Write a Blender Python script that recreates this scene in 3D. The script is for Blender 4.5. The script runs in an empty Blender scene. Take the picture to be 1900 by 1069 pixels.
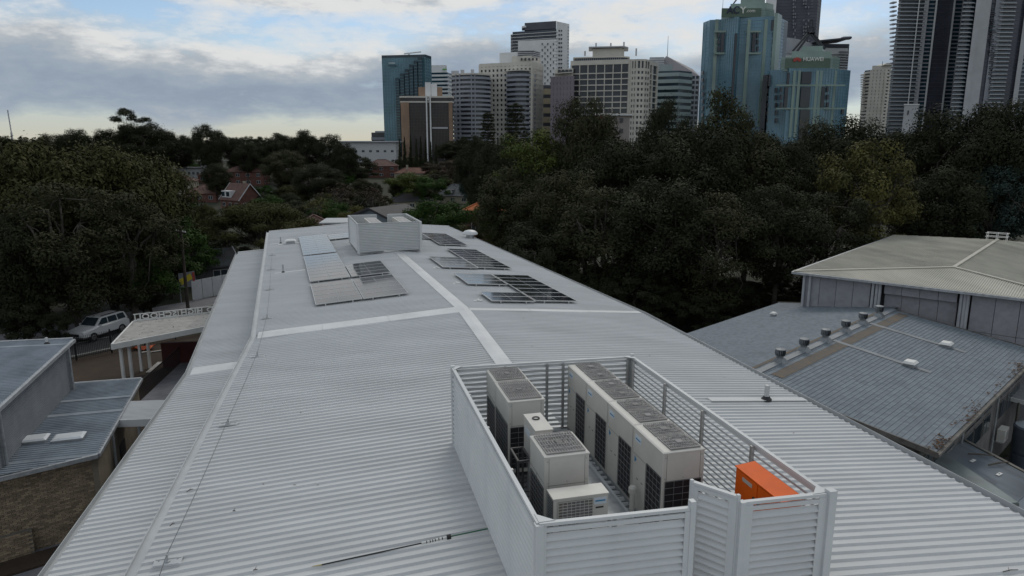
import bpy, bmesh, math, random
import numpy as np
from mathutils import Vector, Matrix

random.seed(7)
SC = bpy.context.scene
COL = SC.collection
R = math.radians

# ------------------------------------------------------------------ camera
CAM = Vector((0, 0, 15.5))
FPX, CX, CY, HZ = 1300.0, 950.0, 534.5, 268.0     # focal length, centre and horizon in photograph pixels
PITCH = math.atan((CY - HZ) / FPX)
cam_data = bpy.data.cameras.new('camera')
cam_data.sensor_width = 36.0
cam_data.lens = FPX / 1900.0 * 36.0
cam_data.clip_start = 0.1
cam_data.clip_end = 6000
cam = bpy.data.objects.new('camera', cam_data)
COL.objects.link(cam)
cam.location = CAM
cam.rotation_euler = (math.pi / 2 - PITCH, 0, 0)
SC.camera = cam

# ------------------------------------------------------------------ sky, sun, exposure
SUN_EL, SUN_AZ = R(46), R(14)                    # azimuth from the view axis (+Y), positive to the right
EXPOSURE = 0.0
CLOUD_OFF = (1.6, 4.4, 0.7)
world = bpy.data.worlds.new('World')
SC.world = world
world.use_nodes = True
nt = world.node_tree
nt.nodes.clear()
def wn(t, **k):
    n = nt.nodes.new(t)
    for a, b in k.items():
        setattr(n, a, b)
    return n
wl = nt.links.new
def wmath(op, a, b=None, c=None, clamp=False):
    n = wn('ShaderNodeMath', operation=op, use_clamp=clamp)
    for i, x in enumerate((a, b, c)):
        if x is None:
            continue
        if isinstance(x, (int, float)):
            n.inputs[i].default_value = x
        else:
            wl(x, n.inputs[i])
    return n.outputs[0]
sky = wn('ShaderNodeTexSky', sky_type='NISHITA', sun_disc=False)
sky.sun_elevation = SUN_EL
sky.sun_rotation = SUN_AZ
sky.altitude = 90
sky.air_density = 1.0
sky.dust_density = 0.5
sky.ozone_density = 2.5
tc = wn('ShaderNodeTexCoord')
nrm = wn('ShaderNodeVectorMath', operation='NORMALIZE')
wl(tc.outputs['Generated'], nrm.inputs[0])
sep = wn('ShaderNodeSeparateXYZ')
wl(nrm.outputs[0], sep.inputs[0])
dz = wmath('MAXIMUM', sep.outputs['Z'], 0.0)
den = wmath('ADD', dz, 0.10)
px = wmath('DIVIDE', sep.outputs['X'], den)
py = wmath('DIVIDE', sep.outputs['Y'], den)
comb = wn('ShaderNodeCombineXYZ')
wl(px, comb.inputs[0]); wl(py, comb.inputs[1])
def wnoise(scale, detail, rough, dist, off, sx=1.0, sy=1.0):
    mp = wn('ShaderNodeMapping')
    mp.inputs['Location'].default_value = off
    mp.inputs['Scale'].default_value = (sx, sy, 1)
    wl(comb.outputs[0], mp.inputs[0])
    n = wn('ShaderNodeTexNoise')
    n.inputs['Scale'].default_value = scale
    n.inputs['Detail'].default_value = detail
    n.inputs['Roughness'].default_value = rough
    n.inputs['Distortion'].default_value = dist
    wl(mp.outputs[0], n.inputs['Vector'])
    return n.outputs['Fac']
def wramp(fac, stops):
    r = wn('ShaderNodeValToRGB')
    el = r.color_ramp.elements
    while len(el) > 1:
        el.remove(el[-1])
    el[0].position, el[0].color = stops[0][0], stops[0][1]
    for p, c in stops[1:]:
        e = el.new(p); e.color = c
    wl(fac, r.inputs[0])
    return r.outputs['Color']
def g4(v): return (v, v, v, 1)
# clouds: noise on the view direction, flattened so that banks lie level; clear air low over the horizon
def dnoise(sx, sz, scale, detail, rough, dist, off):
    mp = wn('ShaderNodeMapping')
    mp.inputs['Location'].default_value = off
    mp.inputs['Scale'].default_value = (sx, sx, sz)
    wl(nrm.outputs[0], mp.inputs[0])
    n = wn('ShaderNodeTexNoise')
    n.inputs['Scale'].default_value = scale
    n.inputs['Detail'].default_value = detail
    n.inputs['Roughness'].default_value = rough
    n.inputs['Distortion'].default_value = dist
    wl(mp.outputs[0], n.inputs['Vector'])
    return n.outputs['Fac']
big = dnoise(1.0, 4.0, 1.6, 2.0, 0.5, 0.0, CLOUD_OFF)
fine = dnoise(1.0, 3.0, 13.0, 5.0, 0.65, 0.0, (4.2, 1.3, 0.6))
puff = dnoise(1.0, 3.2, 5.5, 4.0, 0.62, 0.0, (0.8, 2.9, 5.1))
shade = dnoise(1.0, 4.5, 2.4, 2.0, 0.55, 0.0, (1.7, 6.1, 2.2))
warp = dnoise(1.0, 2.0, 2.3, 2.0, 0.55, 0.0, (2.1, 7.3, 4.1))
# height above the horizon, warped so that the banks undulate
el = wmath('ADD', wmath('ADD', dz, wmath('MULTIPLY', sep.outputs['X'], -0.035)), wmath('MULTIPLY', wmath('SUBTRACT', warp, 0.5), 0.13), clamp=True)
cov = wmath('ADD', wmath('ADD', wmath('MULTIPLY', big, 0.34), wmath('MULTIPLY', puff, 0.38)), wmath('MULTIPLY', fine, 0.28))
bias = wramp(el, [(0.0, g4(0.28)), (0.03, g4(0.40)), (0.05, g4(0.56)), (0.08, g4(0.62)), (0.115, g4(0.58)), (0.145, g4(0.49)), (0.172, g4(0.455)), (0.19, g4(0.58)), (0.30, g4(0.60)), (1.0, g4(0.59))])
cv = wmath('ADD', cov, wmath('SUBTRACT', bias, 0.5))
mask = wramp(cv, [(0.0, g4(0)), (0.43, g4(0)), (0.49, g4(0.5)), (0.56, g4(1)), (1.0, g4(1))])
# ragged tops are white, flat bottoms and thick parts grey
lift = wramp(el, [(0.0, g4(0.52)), (0.045, g4(0.44)), (0.08, g4(0.38)), (0.11, g4(0.50)), (0.135, g4(0.62)), (0.26, g4(0.62)), (0.4, g4(0.55)), (1.0, g4(0.51))])
lum = wmath('ADD', wmath('ADD', wmath('ADD', wmath('MULTIPLY', shade, 0.30), wmath('MULTIPLY', fine, 0.32)), wmath('MULTIPLY', puff, 0.38)), wmath('SUBTRACT', lift, 0.5))
ccol = wramp(lum, [(0.0, (2.5, 3.1, 3.95, 1)), (0.38, (2.8, 3.4, 4.25, 1)), (0.48, (3.4, 4.0, 4.7, 1)), (0.55, (4.4, 4.8, 5.2, 1)), (0.62, (7.2, 7.3, 7.3, 1)), (1.0, (8.4, 8.3, 8.1, 1))])
# pale haze in the clear strip low down
hz = wramp(dz, [(0.0, g4(0.60)), (0.02, g4(0.70)), (0.07, g4(0.45)), (0.15, g4(0.0)), (1.0, g4(0.0))])
hmix = wn('ShaderNodeMix', data_type='RGBA')
wl(hz, hmix.inputs[0]); wl(sky.outputs[0], hmix.inputs[6]); hmix.inputs[7].default_value = (4.2, 5.2, 5.8, 1)
hz2 = wramp(dz, [(0.0, g4(0.75)), (0.015, g4(0.55)), (0.045, g4(0.12)), (0.07, g4(0.0)), (1.0, g4(0.0))])
h2 = wn('ShaderNodeMix', data_type='RGBA')
wl(hz2, h2.inputs[0]); wl(hmix.outputs[2], h2.inputs[6]); h2.inputs[7].default_value = (5.9, 5.5, 4.25, 1)
mixn = wn('ShaderNodeMix', data_type='RGBA')
wl(mask, mixn.inputs[0]); wl(h2.outputs[2], mixn.inputs[6]); wl(ccol, mixn.inputs[7])
bg = wn('ShaderNodeBackground')
bg.inputs['Strength'].default_value = 0.10
wl(mixn.outputs[2], bg.inputs['Color'])
wo = wn('ShaderNodeOutputWorld')
wl(bg.outputs[0], wo.inputs['Surface'])

sun_data = bpy.data.lights.new('sun', 'SUN')
sun_data.energy = 1.05
sun_data.angle = R(24)
sun_data.color = (1.0, 0.93, 0.82)
sun = bpy.data.objects.new('sun', sun_data)
COL.objects.link(sun)
sdir = Vector((math.sin(SUN_AZ) * math.cos(SUN_EL), math.cos(SUN_AZ) * math.cos(SUN_EL), math.sin(SUN_EL)))
sun.rotation_euler = sdir.to_track_quat('Z', 'Y').to_euler()
sun.location = (0, 0, 60)
SC.view_settings.view_transform = 'Standard'
SC.view_settings.look = 'None'
SC.view_settings.exposure = EXPOSURE
SC.view_settings.gamma = 1.0
SC.view_settings.use_curve_mapping = False
SC.cycles.max_bounces = 5
SC.cycles.diffuse_bounces = 3
SC.cycles.glossy_bounces = 3
world.cycles.sampling_method = 'MANUAL'
world.cycles.sample_map_resolution = 256
SC.cycles.transparent_max_bounces = 4

# ------------------------------------------------------------------ layout helpers: a direction from the camera met with a height or a depth
FW = Vector((0, math.cos(PITCH), -math.sin(PITCH)))
UP = Vector((0, math.sin(PITCH), math.cos(PITCH)))
RT = Vector((1, 0, 0))
def ray(u, v): return FW + RT * ((u - CX) / FPX) + UP * ((CY - v) / FPX)
def PZ(u, v, z):
    r = ray(u, v); return CAM + r * ((z - CAM.z) / r.z)
def PY(u, v, y):
    r = ray(u, v); return CAM + r * (y / r.y)
def terrain(x, y):
    def ss(a, b, t):
        t = max(0.0, min(1.0, (t - a) / (b - a))); return t * t * (3 - 2 * t)
    d = y - 0.25 * x
    h = -7.5 * ss(85, 190, d) + 13.5 * ss(210, 470, d)
    h += 5.0 * ss(60, 160, x) * ss(60, 200, y)
    return h
def PG(u, v):
    r = ray(u, v); t = 5.0
    while t < 3000:
        p = CAM + r * t
        if p.z <= terrain(p.x, p.y): return p
        t += 0.5
    return CAM + r * 600
def dirs(deg):
    a = R(deg)
    return Vector((math.sin(a), math.cos(a), 0)), Vector((math.cos(a), -math.sin(a), 0))
Z = Vector((0, 0, 1))

# ------------------------------------------------------------------ materials
MATS = {}
def mat(name, col, rough=0.6, metal=0.0, var=0.10, scale=1.5, spec=0.5, bump=0.0, bscale=30.0, col2=None, isl=0.0, stretch=(1, 1, 1), trans=0.0, obr=0.0):
    if name in MATS: return MATS[name]
    m = bpy.data.materials.new(name); m.use_nodes = True
    n = m.node_tree.nodes; l = m.node_tree.links
    b = n['Principled BSDF']
    b.inputs['Roughness'].default_value = rough
    b.inputs['Metallic'].default_value = metal
    b.inputs['Specular IOR Level'].default_value = spec
    geo = n.new('ShaderNodeNewGeometry')
    mp = n.new('ShaderNodeMapping'); mp.inputs['Scale'].default_value = stretch
    l.new(geo.outputs['Position'], mp.inputs[0])
    nz = n.new('ShaderNodeTexNoise'); nz.inputs['Scale'].default_value = scale; nz.inputs['Detail'].default_value = 6; nz.inputs['Roughness'].default_value = 0.62
    l.new(mp.outputs[0], nz.inputs['Vector'])
    c2 = col2 if col2 else tuple(c * (1 - 2.2 * var) for c in col)
    c1 = tuple(min(1, c * (1 + 0.8 * var)) for c in col) if not col2 else col
    rp = n.new('ShaderNodeValToRGB')
    rp.color_ramp.elements[0].position = 0.33; rp.color_ramp.elements[0].color = (*c2, 1)
    rp.color_ramp.elements[1].position = 0.66; rp.color_ramp.elements[1].color = (*c1, 1)
    l.new(nz.outputs['Fac'], rp.inputs[0])
    out = rp.outputs[0]
    if isl or obr:
        hs = n.new('ShaderNodeHueSaturation')
        mr = n.new('ShaderNodeMapRange')
        a = max(isl, obr)
        mr.inputs['To Min'].default_value = 1 - a; mr.inputs['To Max'].default_value = 1 + a
        if isl: l.new(geo.outputs['Random Per Island'], mr.inputs['Value'])
        else:
            oi = n.new('ShaderNodeObjectInfo'); l.new(oi.outputs['Random'], mr.inputs['Value'])
        l.new(mr.outputs[0], hs.inputs['Value'])
        l.new(out, hs.inputs['Color']); out = hs.outputs[0]
    l.new(out, b.inputs['Base Color'])
    if bump:
        nb = n.new('ShaderNodeTexNoise'); nb.inputs['Scale'].default_value = bscale; nb.inputs['Detail'].default_value = 4
        l.new(mp.outputs[0], nb.inputs['Vector'])
        bm = n.new('ShaderNodeBump'); bm.inputs['Strength'].default_value = bump; bm.inputs['Distance'].default_value = 0.02
        l.new(nb.outputs['Fac'], bm.inputs['Height']); l.new(bm.outputs[0], b.inputs['Normal'])
    MATS[name] = m
    return m

# ------------------------------------------------------------------ mesh building
WM = {}
class MB:
    def __init__(s): s.v = []; s.f = []
    def add(s, vs, fs):
        o = len(s.v); s.v += [tuple(x) for x in vs]; s.f += [tuple(i + o for i in f) for f in fs]; return s
    def box(s, c, size, ax=None):
        x, y, z = size[0] / 2, size[1] / 2, size[2] / 2
        ax = ax or (Vector((1, 0, 0)), Vector((0, 1, 0)), Vector((0, 0, 1)))
        c = Vector(c)
        vs = [c + ax[0] * (sx * x) + ax[1] * (sy * y) + ax[2] * (sz * z) for sz in (-1, 1) for sy in (-1, 1) for sx in (-1, 1)]
        return s.add(vs, [(0, 2, 3, 1), (4, 5, 7, 6), (0, 1, 5, 4), (2, 6, 7, 3), (0, 4, 6, 2), (1, 3, 7, 5)])
    def bb(s, x0, x1, y0, y1, z0, z1):
        return s.box(((x0 + x1) / 2, (y0 + y1) / 2, (z0 + z1) / 2), (abs(x1 - x0), abs(y1 - y0), abs(z1 - z0)))
    def bar(s, p, q, w, h, up=None):
        p, q = Vector(p), Vector(q); d = q - p; L = d.length
        if L < 1e-6: return s
        d = d / L; up = Vector(up) if up else (Z if abs(d.z) < 0.95 else Vector((1, 0, 0)))
        sd = d.cross(up).normalized(); u2 = sd.cross(d).normalized()
        return s.box((p + q) / 2, (w, L, h), (sd, d, u2))
    def prism(s, poly, z0, z1):
        n = len(poly)
        vs = [(p[0], p[1], z0) for p in poly] + [(p[0], p[1], z1) for p in poly]
        return s.add(vs, [tuple(reversed(range(n))), tuple(range(n, 2 * n))] + [(i, (i + 1) % n, (i + 1) % n + n, i + n) for i in range(n)])
    def slab(s, top, th):
        n = len(top)
        vs = [tuple(p) for p in top] + [(p[0], p[1], p[2] - th) for p in top]
        return s.add(vs, [tuple(range(n)), tuple(reversed(range(n, 2 * n)))] + [(i, i + n, (i + 1) % n + n, (i + 1) % n) for i in range(n)])
    def cyl(s, p, q, r0, r1=None, n=12, cap=True):
        r1 = r0 if r1 is None else r1
        p, q = Vector(p), Vector(q); d = (q - p).normalized()
        a = d.cross(Z if abs(d.z) < 0.9 else Vector((1, 0, 0))).normalized(); b = d.cross(a)
        vs = []
        for c, r in ((p, r0), (q, r1)):
            vs += [c + (a * math.cos(2 * math.pi * i / n) + b * math.sin(2 * math.pi * i / n)) * r for i in range(n)]
        fs = [(i, (i + 1) % n, (i + 1) % n + n, i + n) for i in range(n)]
        if cap: fs += [tuple(reversed(range(n))), tuple(range(n, 2 * n))]
        return s.add(vs, fs)
    def lathe(s, c, prof, n=20):
        c = Vector(c); vs = []
        for r, z in prof:
            vs += [c + Vector((r * math.cos(2 * math.pi * i / n), r * math.sin(2 * math.pi * i / n), z)) for i in range(n)]
        fs = []
        for k in range(len(prof) - 1):
            fs += [(k * n + i, k * n + (i + 1) % n, (k + 1) * n + (i + 1) % n, (k + 1) * n + i) for i in range(n)]
        fs.append(tuple(reversed(range(n)))); fs.append(tuple(range((len(prof) - 1) * n, len(prof) * n)))
        return s.add(vs, fs)
    def tube(s, pts, rad, n=8):
        for i in range(len(pts) - 1):
            r0 = rad[i] if isinstance(rad, (list, tuple)) else rad
            r1 = rad[i + 1] if isinstance(rad, (list, tuple)) else rad
            s.cyl(pts[i], pts[i + 1], r0, r1, n, cap=(i in (0, len(pts) - 2)))
        return s
    def sweep(s, pts, outs, prof):
        """prof: closed (offset outwards, dz) polygon carried along pts"""
        n = len(prof); vs = []
        for p, o in zip(pts, outs):
            vs += [Vector(p) + Vector(o) * a + Z * b for a, b in prof]
        fs = []
        for k in range(len(pts) - 1):
            fs += [(k * n + i, k * n + (i + 1) % n, (k + 1) * n + (i + 1) % n, (k + 1) * n + i) for i in range(n)]
        fs.append(tuple(reversed(range(n)))); fs.append(tuple(range((len(pts) - 1) * n, len(pts) * n)))
        return s.add(vs, fs)
    def mesh(s, name, m, smooth=False, inv=None):
        me = bpy.data.meshes.new(name)
        vs = s.v if inv is None else [tuple(inv @ Vector(v)) for v in s.v]
        me.from_pydata(vs, [], s.f); me.materials.append(m)
        bm = bmesh.new(); bm.from_mesh(me); bmesh.ops.recalc_face_normals(bm, faces=bm.faces); bm.to_mesh(me); bm.free()
        if smooth:
            me.shade_smooth(); me.set_sharp_from_angle(angle=R(35))
        me.update(); return me
    def build(s, name, m, parent=None, world=False, smooth=False):
        inv = WM[parent.name].inverted() if (world and parent is not None) else None
        o = bpy.data.objects.new(name, s.mesh(name, m, smooth, inv))
        COL.objects.link(o)
        if parent is not None: o.parent = parent
        return o
def tag(o, label, cat, group=None, kind=None):
    o['label'] = label; o['category'] = cat
    if group: o['group'] = group
    if kind: o['kind'] = kind
    return o
def thing(name, label, cat, loc=(0, 0, 0), rz=0.0, group=None):
    o = bpy.data.objects.new(name, None); COL.objects.link(o)
    o.empty_display_size = 0.3
    o.location = loc; o.rotation_euler = (0, 0, rz)
    WM[o.name] = Matrix.Translation(Vector(loc)) @ Matrix.Rotation(rz, 4, 'Z')
    return tag(o, label, cat, group)
def part(name, me, parent, loc=(0, 0, 0), rot=(0, 0, 0), scale=(1, 1, 1)):
    o = bpy.data.objects.new(name, me); COL.objects.link(o)
    o.parent = parent; o.location = loc; o.rotation_euler = rot; o.scale = scale
    return o
UB = {}
def ubox(name, m, parent, c, size, rz=0.0):
    if m.name not in UB: UB[m.name] = MB().box((0, 0, 0), (1, 1, 1)).mesh('unit_box', m)
    return part(name, UB[m.name], parent, c, (0, 0, rz), size)
def copy_tree(o, parent=None):
    c = o.copy(); COL.objects.link(c); c.parent = parent
    for ch in list(o.children): copy_tree(ch, c)
    return c
def structure(o): o['kind'] = 'structure'; return o
ORD = ['first', 'second', 'third', 'fourth', 'fifth', 'sixth', 'seventh', 'eighth', 'ninth', 'tenth', 'eleventh', 'twelfth', 'thirteenth', 'fourteenth', 'fifteenth', 'sixteenth']
_font = {}
def text_mesh(txt, size, depth, m, bold=0.0):
    cu = bpy.data.curves.new('lettering', 'FONT'); cu.body = txt; cu.size = size; cu.extrude = depth; cu.offset = bold
    ob = bpy.data.objects.new('lettering_source', cu); COL.objects.link(ob)
    dg = bpy.context.evaluated_depsgraph_get(); dg.update()
    me = bpy.data.meshes.new_from_object(ob.evaluated_get(dg))
    bpy.data.objects.remove(ob); bpy.data.curves.remove(cu)
    me.materials.clear(); me.materials.append(m)
    return me

m_roof = mat('roof_paint', (0.57, 0.582, 0.588), rough=0.42, var=0.05, scale=0.45, spec=0.4, stretch=(0.6, 2.2, 1))
m_flash = mat('flashing_paint', (0.62, 0.635, 0.645), rough=0.4, var=0.06, scale=0.8, spec=0.45)
m_gut = mat('gutter_paint', (0.46, 0.48, 0.495), rough=0.4, var=0.06, scale=1.2)
m_slat = mat('louvre_paint', (0.58, 0.60, 0.61), rough=0.4, var=0.03, scale=1.0, spec=0.4)
m_alu = mat('mill_aluminium', (0.46, 0.46, 0.46), rough=0.38, metal=0.7, var=0.08, scale=3)
m_wall = mat('render_wall', (0.36, 0.36, 0.37), rough=0.8, var=0.08)
m_galv = mat('galvanised_steel', (0.42, 0.44, 0.46), rough=0.45, metal=0.5, var=0.12, scale=4)
m_black = mat('black_plastic', (0.015, 0.016, 0.018), rough=0.5, var=0.1)
m_glass = mat('window_glass', (0.03, 0.045, 0.055), rough=0.08, var=0.2, scale=0.4, spec=0.6)
m_white = mat('white_paint', (0.72, 0.72, 0.70), rough=0.5, var=0.05)
# ================================================================== ground
m_grass = mat('ground_cover', (0.026, 0.034, 0.014), rough=0.95, var=0.3, scale=0.25, col2=(0.022, 0.020, 0.013), bump=0.6, bscale=3)
m_soil = mat('bare_soil', (0.055, 0.035, 0.022), rough=0.95, var=0.3, scale=0.8, col2=(0.03, 0.022, 0.015), bump=0.6, bscale=5)
m_pave = mat('concrete_paving', (0.17, 0.17, 0.185), rough=0.85, var=0.12, scale=1.2)
m_asph = mat('asphalt', (0.05, 0.05, 0.053), rough=0.85, var=0.15, scale=2)
m_kerb = mat('kerb_concrete', (0.24, 0.235, 0.22), rough=0.85, var=0.1)
m_line = mat('road_paint', (0.62, 0.62, 0.58), rough=0.7, var=0.15, scale=3)

mb = MB()
xs = [-3000, -1200, -600, -350] + list(np.linspace(-250, 300, 56)) + [450, 700, 1200, 3000]
ys = [-400, -120, -40] + list(np.linspace(0, 560, 71)) + [700, 1000, 1600, 4500]
nx = len(xs)
vs = [(x, y, terrain(x, y)) for y in ys for x in xs]
fs = [(j * nx + i, j * nx + i + 1, (j + 1) * nx + i + 1, (j + 1) * nx + i) for j in range(len(ys) - 1) for i in range(nx - 1)]
mb.add(vs, fs)
structure(mb.build('ground', m_grass, smooth=True))

# the street on the left, kerbs on both sides
rd = Vector((0.62, 0.785, 0)).normalized(); rn = Vector((rd.y, -rd.x, 0))
rc = Vector((-34.2, 53.5, 0))
def road_pt(t, o, z): p = rc + rd * t + rn * o; return (p.x, p.y, z)
structure(MB().add([road_pt(-70, -4.2, 0.02), road_pt(70, -4.2, 0.02), road_pt(70, 3.4, 0.02), road_pt(-70, 3.4, 0.02)], [(0, 1, 2, 3)]).build('road', m_asph))
mk = MB()
for t in range(-66, 66, 9):
    mk.add([road_pt(t, -0.45, 0.026), road_pt(t + 5.5, -0.45, 0.026), road_pt(t + 5.5, -0.33, 0.026), road_pt(t, -0.33, 0.026)], [(0, 1, 2, 3)])
structure(mk.build('road_markings', m_line))
for o in (-4.35, 3.55):
    structure(MB().box(rc + rn * o + Z * 0.07, (140, 0.3, 0.14), (rd, rn, Z)).build('kerb', m_kerb))
structure(MB().box(rc + rn * -6.2 + Z * 0.06, (140, 3.3, 0.12), (rd, rn, Z)).build('footpath', m_pave))
# soil yard behind the school fence, paving at the foot of the brick block, asphalt court on the right
structure(MB().add([(-38, 30, 0.006), (-14, 30, 0.006), (-14, 50, 0.006), (-24, 58, 0.006), (-38, 47.5, 0.006)], [(0, 1, 2, 3, 4)]).build('yard_soil', m_soil))
structure(MB().add([(-26, 8, 0.012), (-10, 8, 0.012), (-12.2, 26, 0.012), (-17.5, 26.4, 0.012), (-26, 20.0, 0.012)], [(0, 1, 2, 3, 4)]).build('paved_court', m_pave))
structure(MB().add([(14.5, 10, 0.008), (48, 10, 0.008), (48, 36, 0.008), (28, 36, 0.008), (14.5, 22.5, 0.008)], [(0, 1, 2, 3, 4)]).build('service_court', mat('court_asphalt', (0.055, 0.055, 0.04), rough=0.7, var=0.3, scale=0.5, col2=(0.03, 0.032, 0.026))))  # asphalt mottled in two dark tones

# ================================================================== main school building
ZR = 8.5
HP = Vector((-2.095, 29.452, ZR))           # ridge at the bend
A_N, A_F = -13.5, -18.3
a1, n1 = dirs(A_N); a2, n2 = dirs(A_F)
KL, KR = 0.065, 0.0838
HM = math.tan(R((A_N - A_F) / 2))
def st(p, a, n): d = Vector((p[0], p[1], 0)) - Vector((HP.x, HP.y, 0)); return d.dot(n), d.dot(a)
def edge(p, q, a, n):
    s0, t0 = st(p, a, n); s1, t1 = st(q, a, n)
    k = (s1 - s0) / (t1 - t0)
    return lambda t: s0 + k * (t - t0)
L_h, L_n, L_f = (-10.259, 27.111), (-6.71, 11.23), (-21.33, 61.22)
LL_h, LL_n, LL_f = (-12.716, 26.407), (-9.71, 13.13), (-22.79, 57.71)
E_h, E_n, E_f = (6.061, 31.791), (10.84, 13.56), (-5.79, 65.81)
eLn, eLf = edge(L_h, L_n, a1, n1), edge(L_h, L_f, a2, n2)
eLLn, eLLf = edge(LL_h, LL_n, a1, n1), edge(LL_h, LL_f, a2, n2)
eEn, eEf = edge(E_h, E_n, a1, n1), edge(E_h, E_f, a2, n2)
zl = lambda s: ZR + KL * s
zr_ = lambda s: ZR - KR * s
Z_LOW = 6.668
PITCHR = 0.2315
PROF = [(0.0, 0.0), (0.50, 0.0), (0.62, 0.044), (0.76, 0.044), (0.88, 0.0)]
school = thing('school_building', 'long white school building with ribbed metal roof bent in the middle', 'building', (HP.x, HP.y, 0))
def sheet(name, a, n, fa, fb, zf, t0, t1, near, cols=3):
    """ribbed sheeting; fa/fb give the two side edges as functions of t; clipped at the bend line"""
    mb = MB(); k0 = int(math.floor(t0 / PITCHR)); k1 = int(math.ceil(t1 / PITCHR))
    rows = []
    for k in range(k0, k1):
        for fr, h in PROF:
            t = (k + fr) * PITCHR
            if t < t0 or t > t1: continue
            sa, sb = fa(t), fb(t)
            # bend line: t = s*HM (near frame) or t = -s*HM (far frame)
            m = HM if near else -HM
            def ok(s): return (t <= s * m) if near else (t >= s * m)
            oa, ob_ = ok(sa), ok(sb)
            if not oa and not ob_: continue
            if not oa: sa = t / m
            if not ob_: sb = t / m
            rows.append([(sa + (sb - sa) * i / (cols - 1), t, h) for i in range(cols)])
    vs = []
    for r in rows:
        for s, t, h in r:
            p = HP + a * t + n * s; vs.append((p.x, p.y, zf(s) + h))
    fs = [(j * cols + i, j * cols + i + 1, (j + 1) * cols + i + 1, (j + 1) * cols + i) for j in range(len(rows) - 1) for i in range(cols - 1)]
    mb.add(vs, fs)
    return mb.build(name, m_roof, school, world=True)
TN, TFL, TFR, TFLL = -40.0, 36.2, 36.2, 33.0
sheet('roof_sheeting', a1, n1, eLn, lambda t: 0.0, zl, TN, 0.6, True)
sheet('roof_sheeting', a1, n1, lambda t: 0.0, eEn, zr_, TN, 0.6, True)
sheet('roof_sheeting', a2, n2, eLf, lambda t: 0.0, zl, -0.6, TFL, False)
sheet('roof_sheeting', a2, n2, lambda t: 0.0, eEf, zr_, -0.6, TFR, False)
zlown = lambda s: Z_LOW + KL * (s + 11.05)
sheet('lower_roof_sheeting', a1, n1, eLLn, lambda t: eLn(t) - 0.0, zlown, TN, 0.6, True)
sheet('lower_roof_sheeting', a2, n2, eLLf, lambda t: eLf(t) - 0.0, zlown, -0.9, TFLL, False)

def wp(a, n, s, t, z): p = HP + a * t + n * s; return Vector((p.x, p.y, z))
# ridge capping
def capping(a, n, t0, t1, w=0.27):
    mb = MB(); pts = [wp(a, n, 0, t, ZR) for t in (t0, t1)]
    for sgn, k in ((-1, KL), (1, KR)):
        vs = []
        for t in (t0, t1):
            for s, dz in ((0, 0.062), (w, 0.052), (w, 0.02), (0, 0.03)):
                vs.append(wp(a, n, sgn * s, t, ZR - k * s + dz))
        mb.add(vs, [(0, 1, 5, 4), (1, 2, 6, 5), (2, 3, 7, 6), (0, 3, 2, 1), (4, 5, 6, 7)])
    return mb
seg_n = [-40, -33, -26, -19.5, -13, -6.6, -0.1]
for i in range(len(seg_n) - 1):
    capping(a1, n1, seg_n[i], seg_n[i + 1] + (0.12 if i < 5 else 0.25), 0.27 + 0.003 * (i % 2)).build('ridge_capping', m_flash, school, world=True)
seg_f = [-0.1, 6.2, 12.4, 18.6, 24.8, 31, 36.2]
for i in range(len(seg_f) - 1):
    capping(a2, n2, seg_f[i], seg_f[i + 1] + (0.12 if i < 5 else 0), 0.27 + 0.003 * (i % 2)).build('ridge_capping', m_flash, school, world=True)
# flashing across the roof along the bend
ab, nb = dirs((A_N + A_F) / 2)
def bend_flash(s0, s1, zf, w, name='bend_flashing', t_off=0.0, m=None):
    mb = MB()
    vs = []
    for s in (s0, s1):
        for t, dz in ((-w / 2 - 0.03, 0.022), (-w / 2, 0.056), (0, 0.068), (w / 2, 0.056), (w / 2 + 0.03, 0.022)):
            p = HP + nb * s + ab * (t + t_off); vs.append((p.x, p.y, zf(s) + dz))
    mb.add(vs, [(i, i + 1, i + 6, i + 5) for i in range(4)])
    return mb.build(name, m or m_flash, school, world=True)
for s0, s1 in ((-8.42, -5.9), (-5.93, -3.2), (-3.23, -0.25)): bend_flash(s0, s1, zl, 0.95)
for s0, s1 in ((0.25, 3.0), (2.97, 5.8), (5.77, 8.35)): bend_flash(s0, s1, zr_, 0.42, m=m_roof)
bend_flash(-10.98, -8.5, zlown, 0.95)
# eave gutters, step flashing
def along(fn, ff, zz, t0, t1, sgn):
    pn, pf = [], []
    P0 = wp(a1, n1, fn(t0), t0, zz)
    sh = (fn(0)); Ph = HP + nb * sh; Ph = Vector((Ph.x, Ph.y, zz))
    P1 = wp(a2, n2, ff(t1), t1, zz)
    d0 = (Ph - P0).normalized(); d1 = (P1 - Ph).normalized(); dm = (d0 + d1).normalized()
    o = [Vector((d.y, -d.x, 0)) * sgn for d in (d0, dm, d1)]
    return [P0, Ph, P1], o
GUT = [(-0.06, -0.10), (0.17, -0.10), (0.17, 0.035), (0.185, 0.035), (0.185, -0.17), (-0.06, -0.17)]
p, o = along(eEn, eEf, ZR - KR * 8.45, TN, TFR, 1)
MB().sweep(p, o, GUT).build('gutter', m_gut, school, world=True)
gut_r = (p, o)
p, o = along(eLLn, eLLf, Z_LOW, TN, TFLL, -1)
MB().sweep(p, o, GUT).build('gutter', m_gut, school, world=True)
gut_l = (p, o)
STEP = [(-0.09, -0.022), (0.19, -0.022), (0.19, 0.045), (0.205, 0.045), (0.205, -0.22), (-0.09, -0.22)]
p, o = along(eLn, eLf, ZR + KL * -8.45, TN, TFL, -1)
MB().sweep(p, o, STEP).build('step_flashing', m_gut, school, world=True)
step_l = (p, o)
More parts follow.
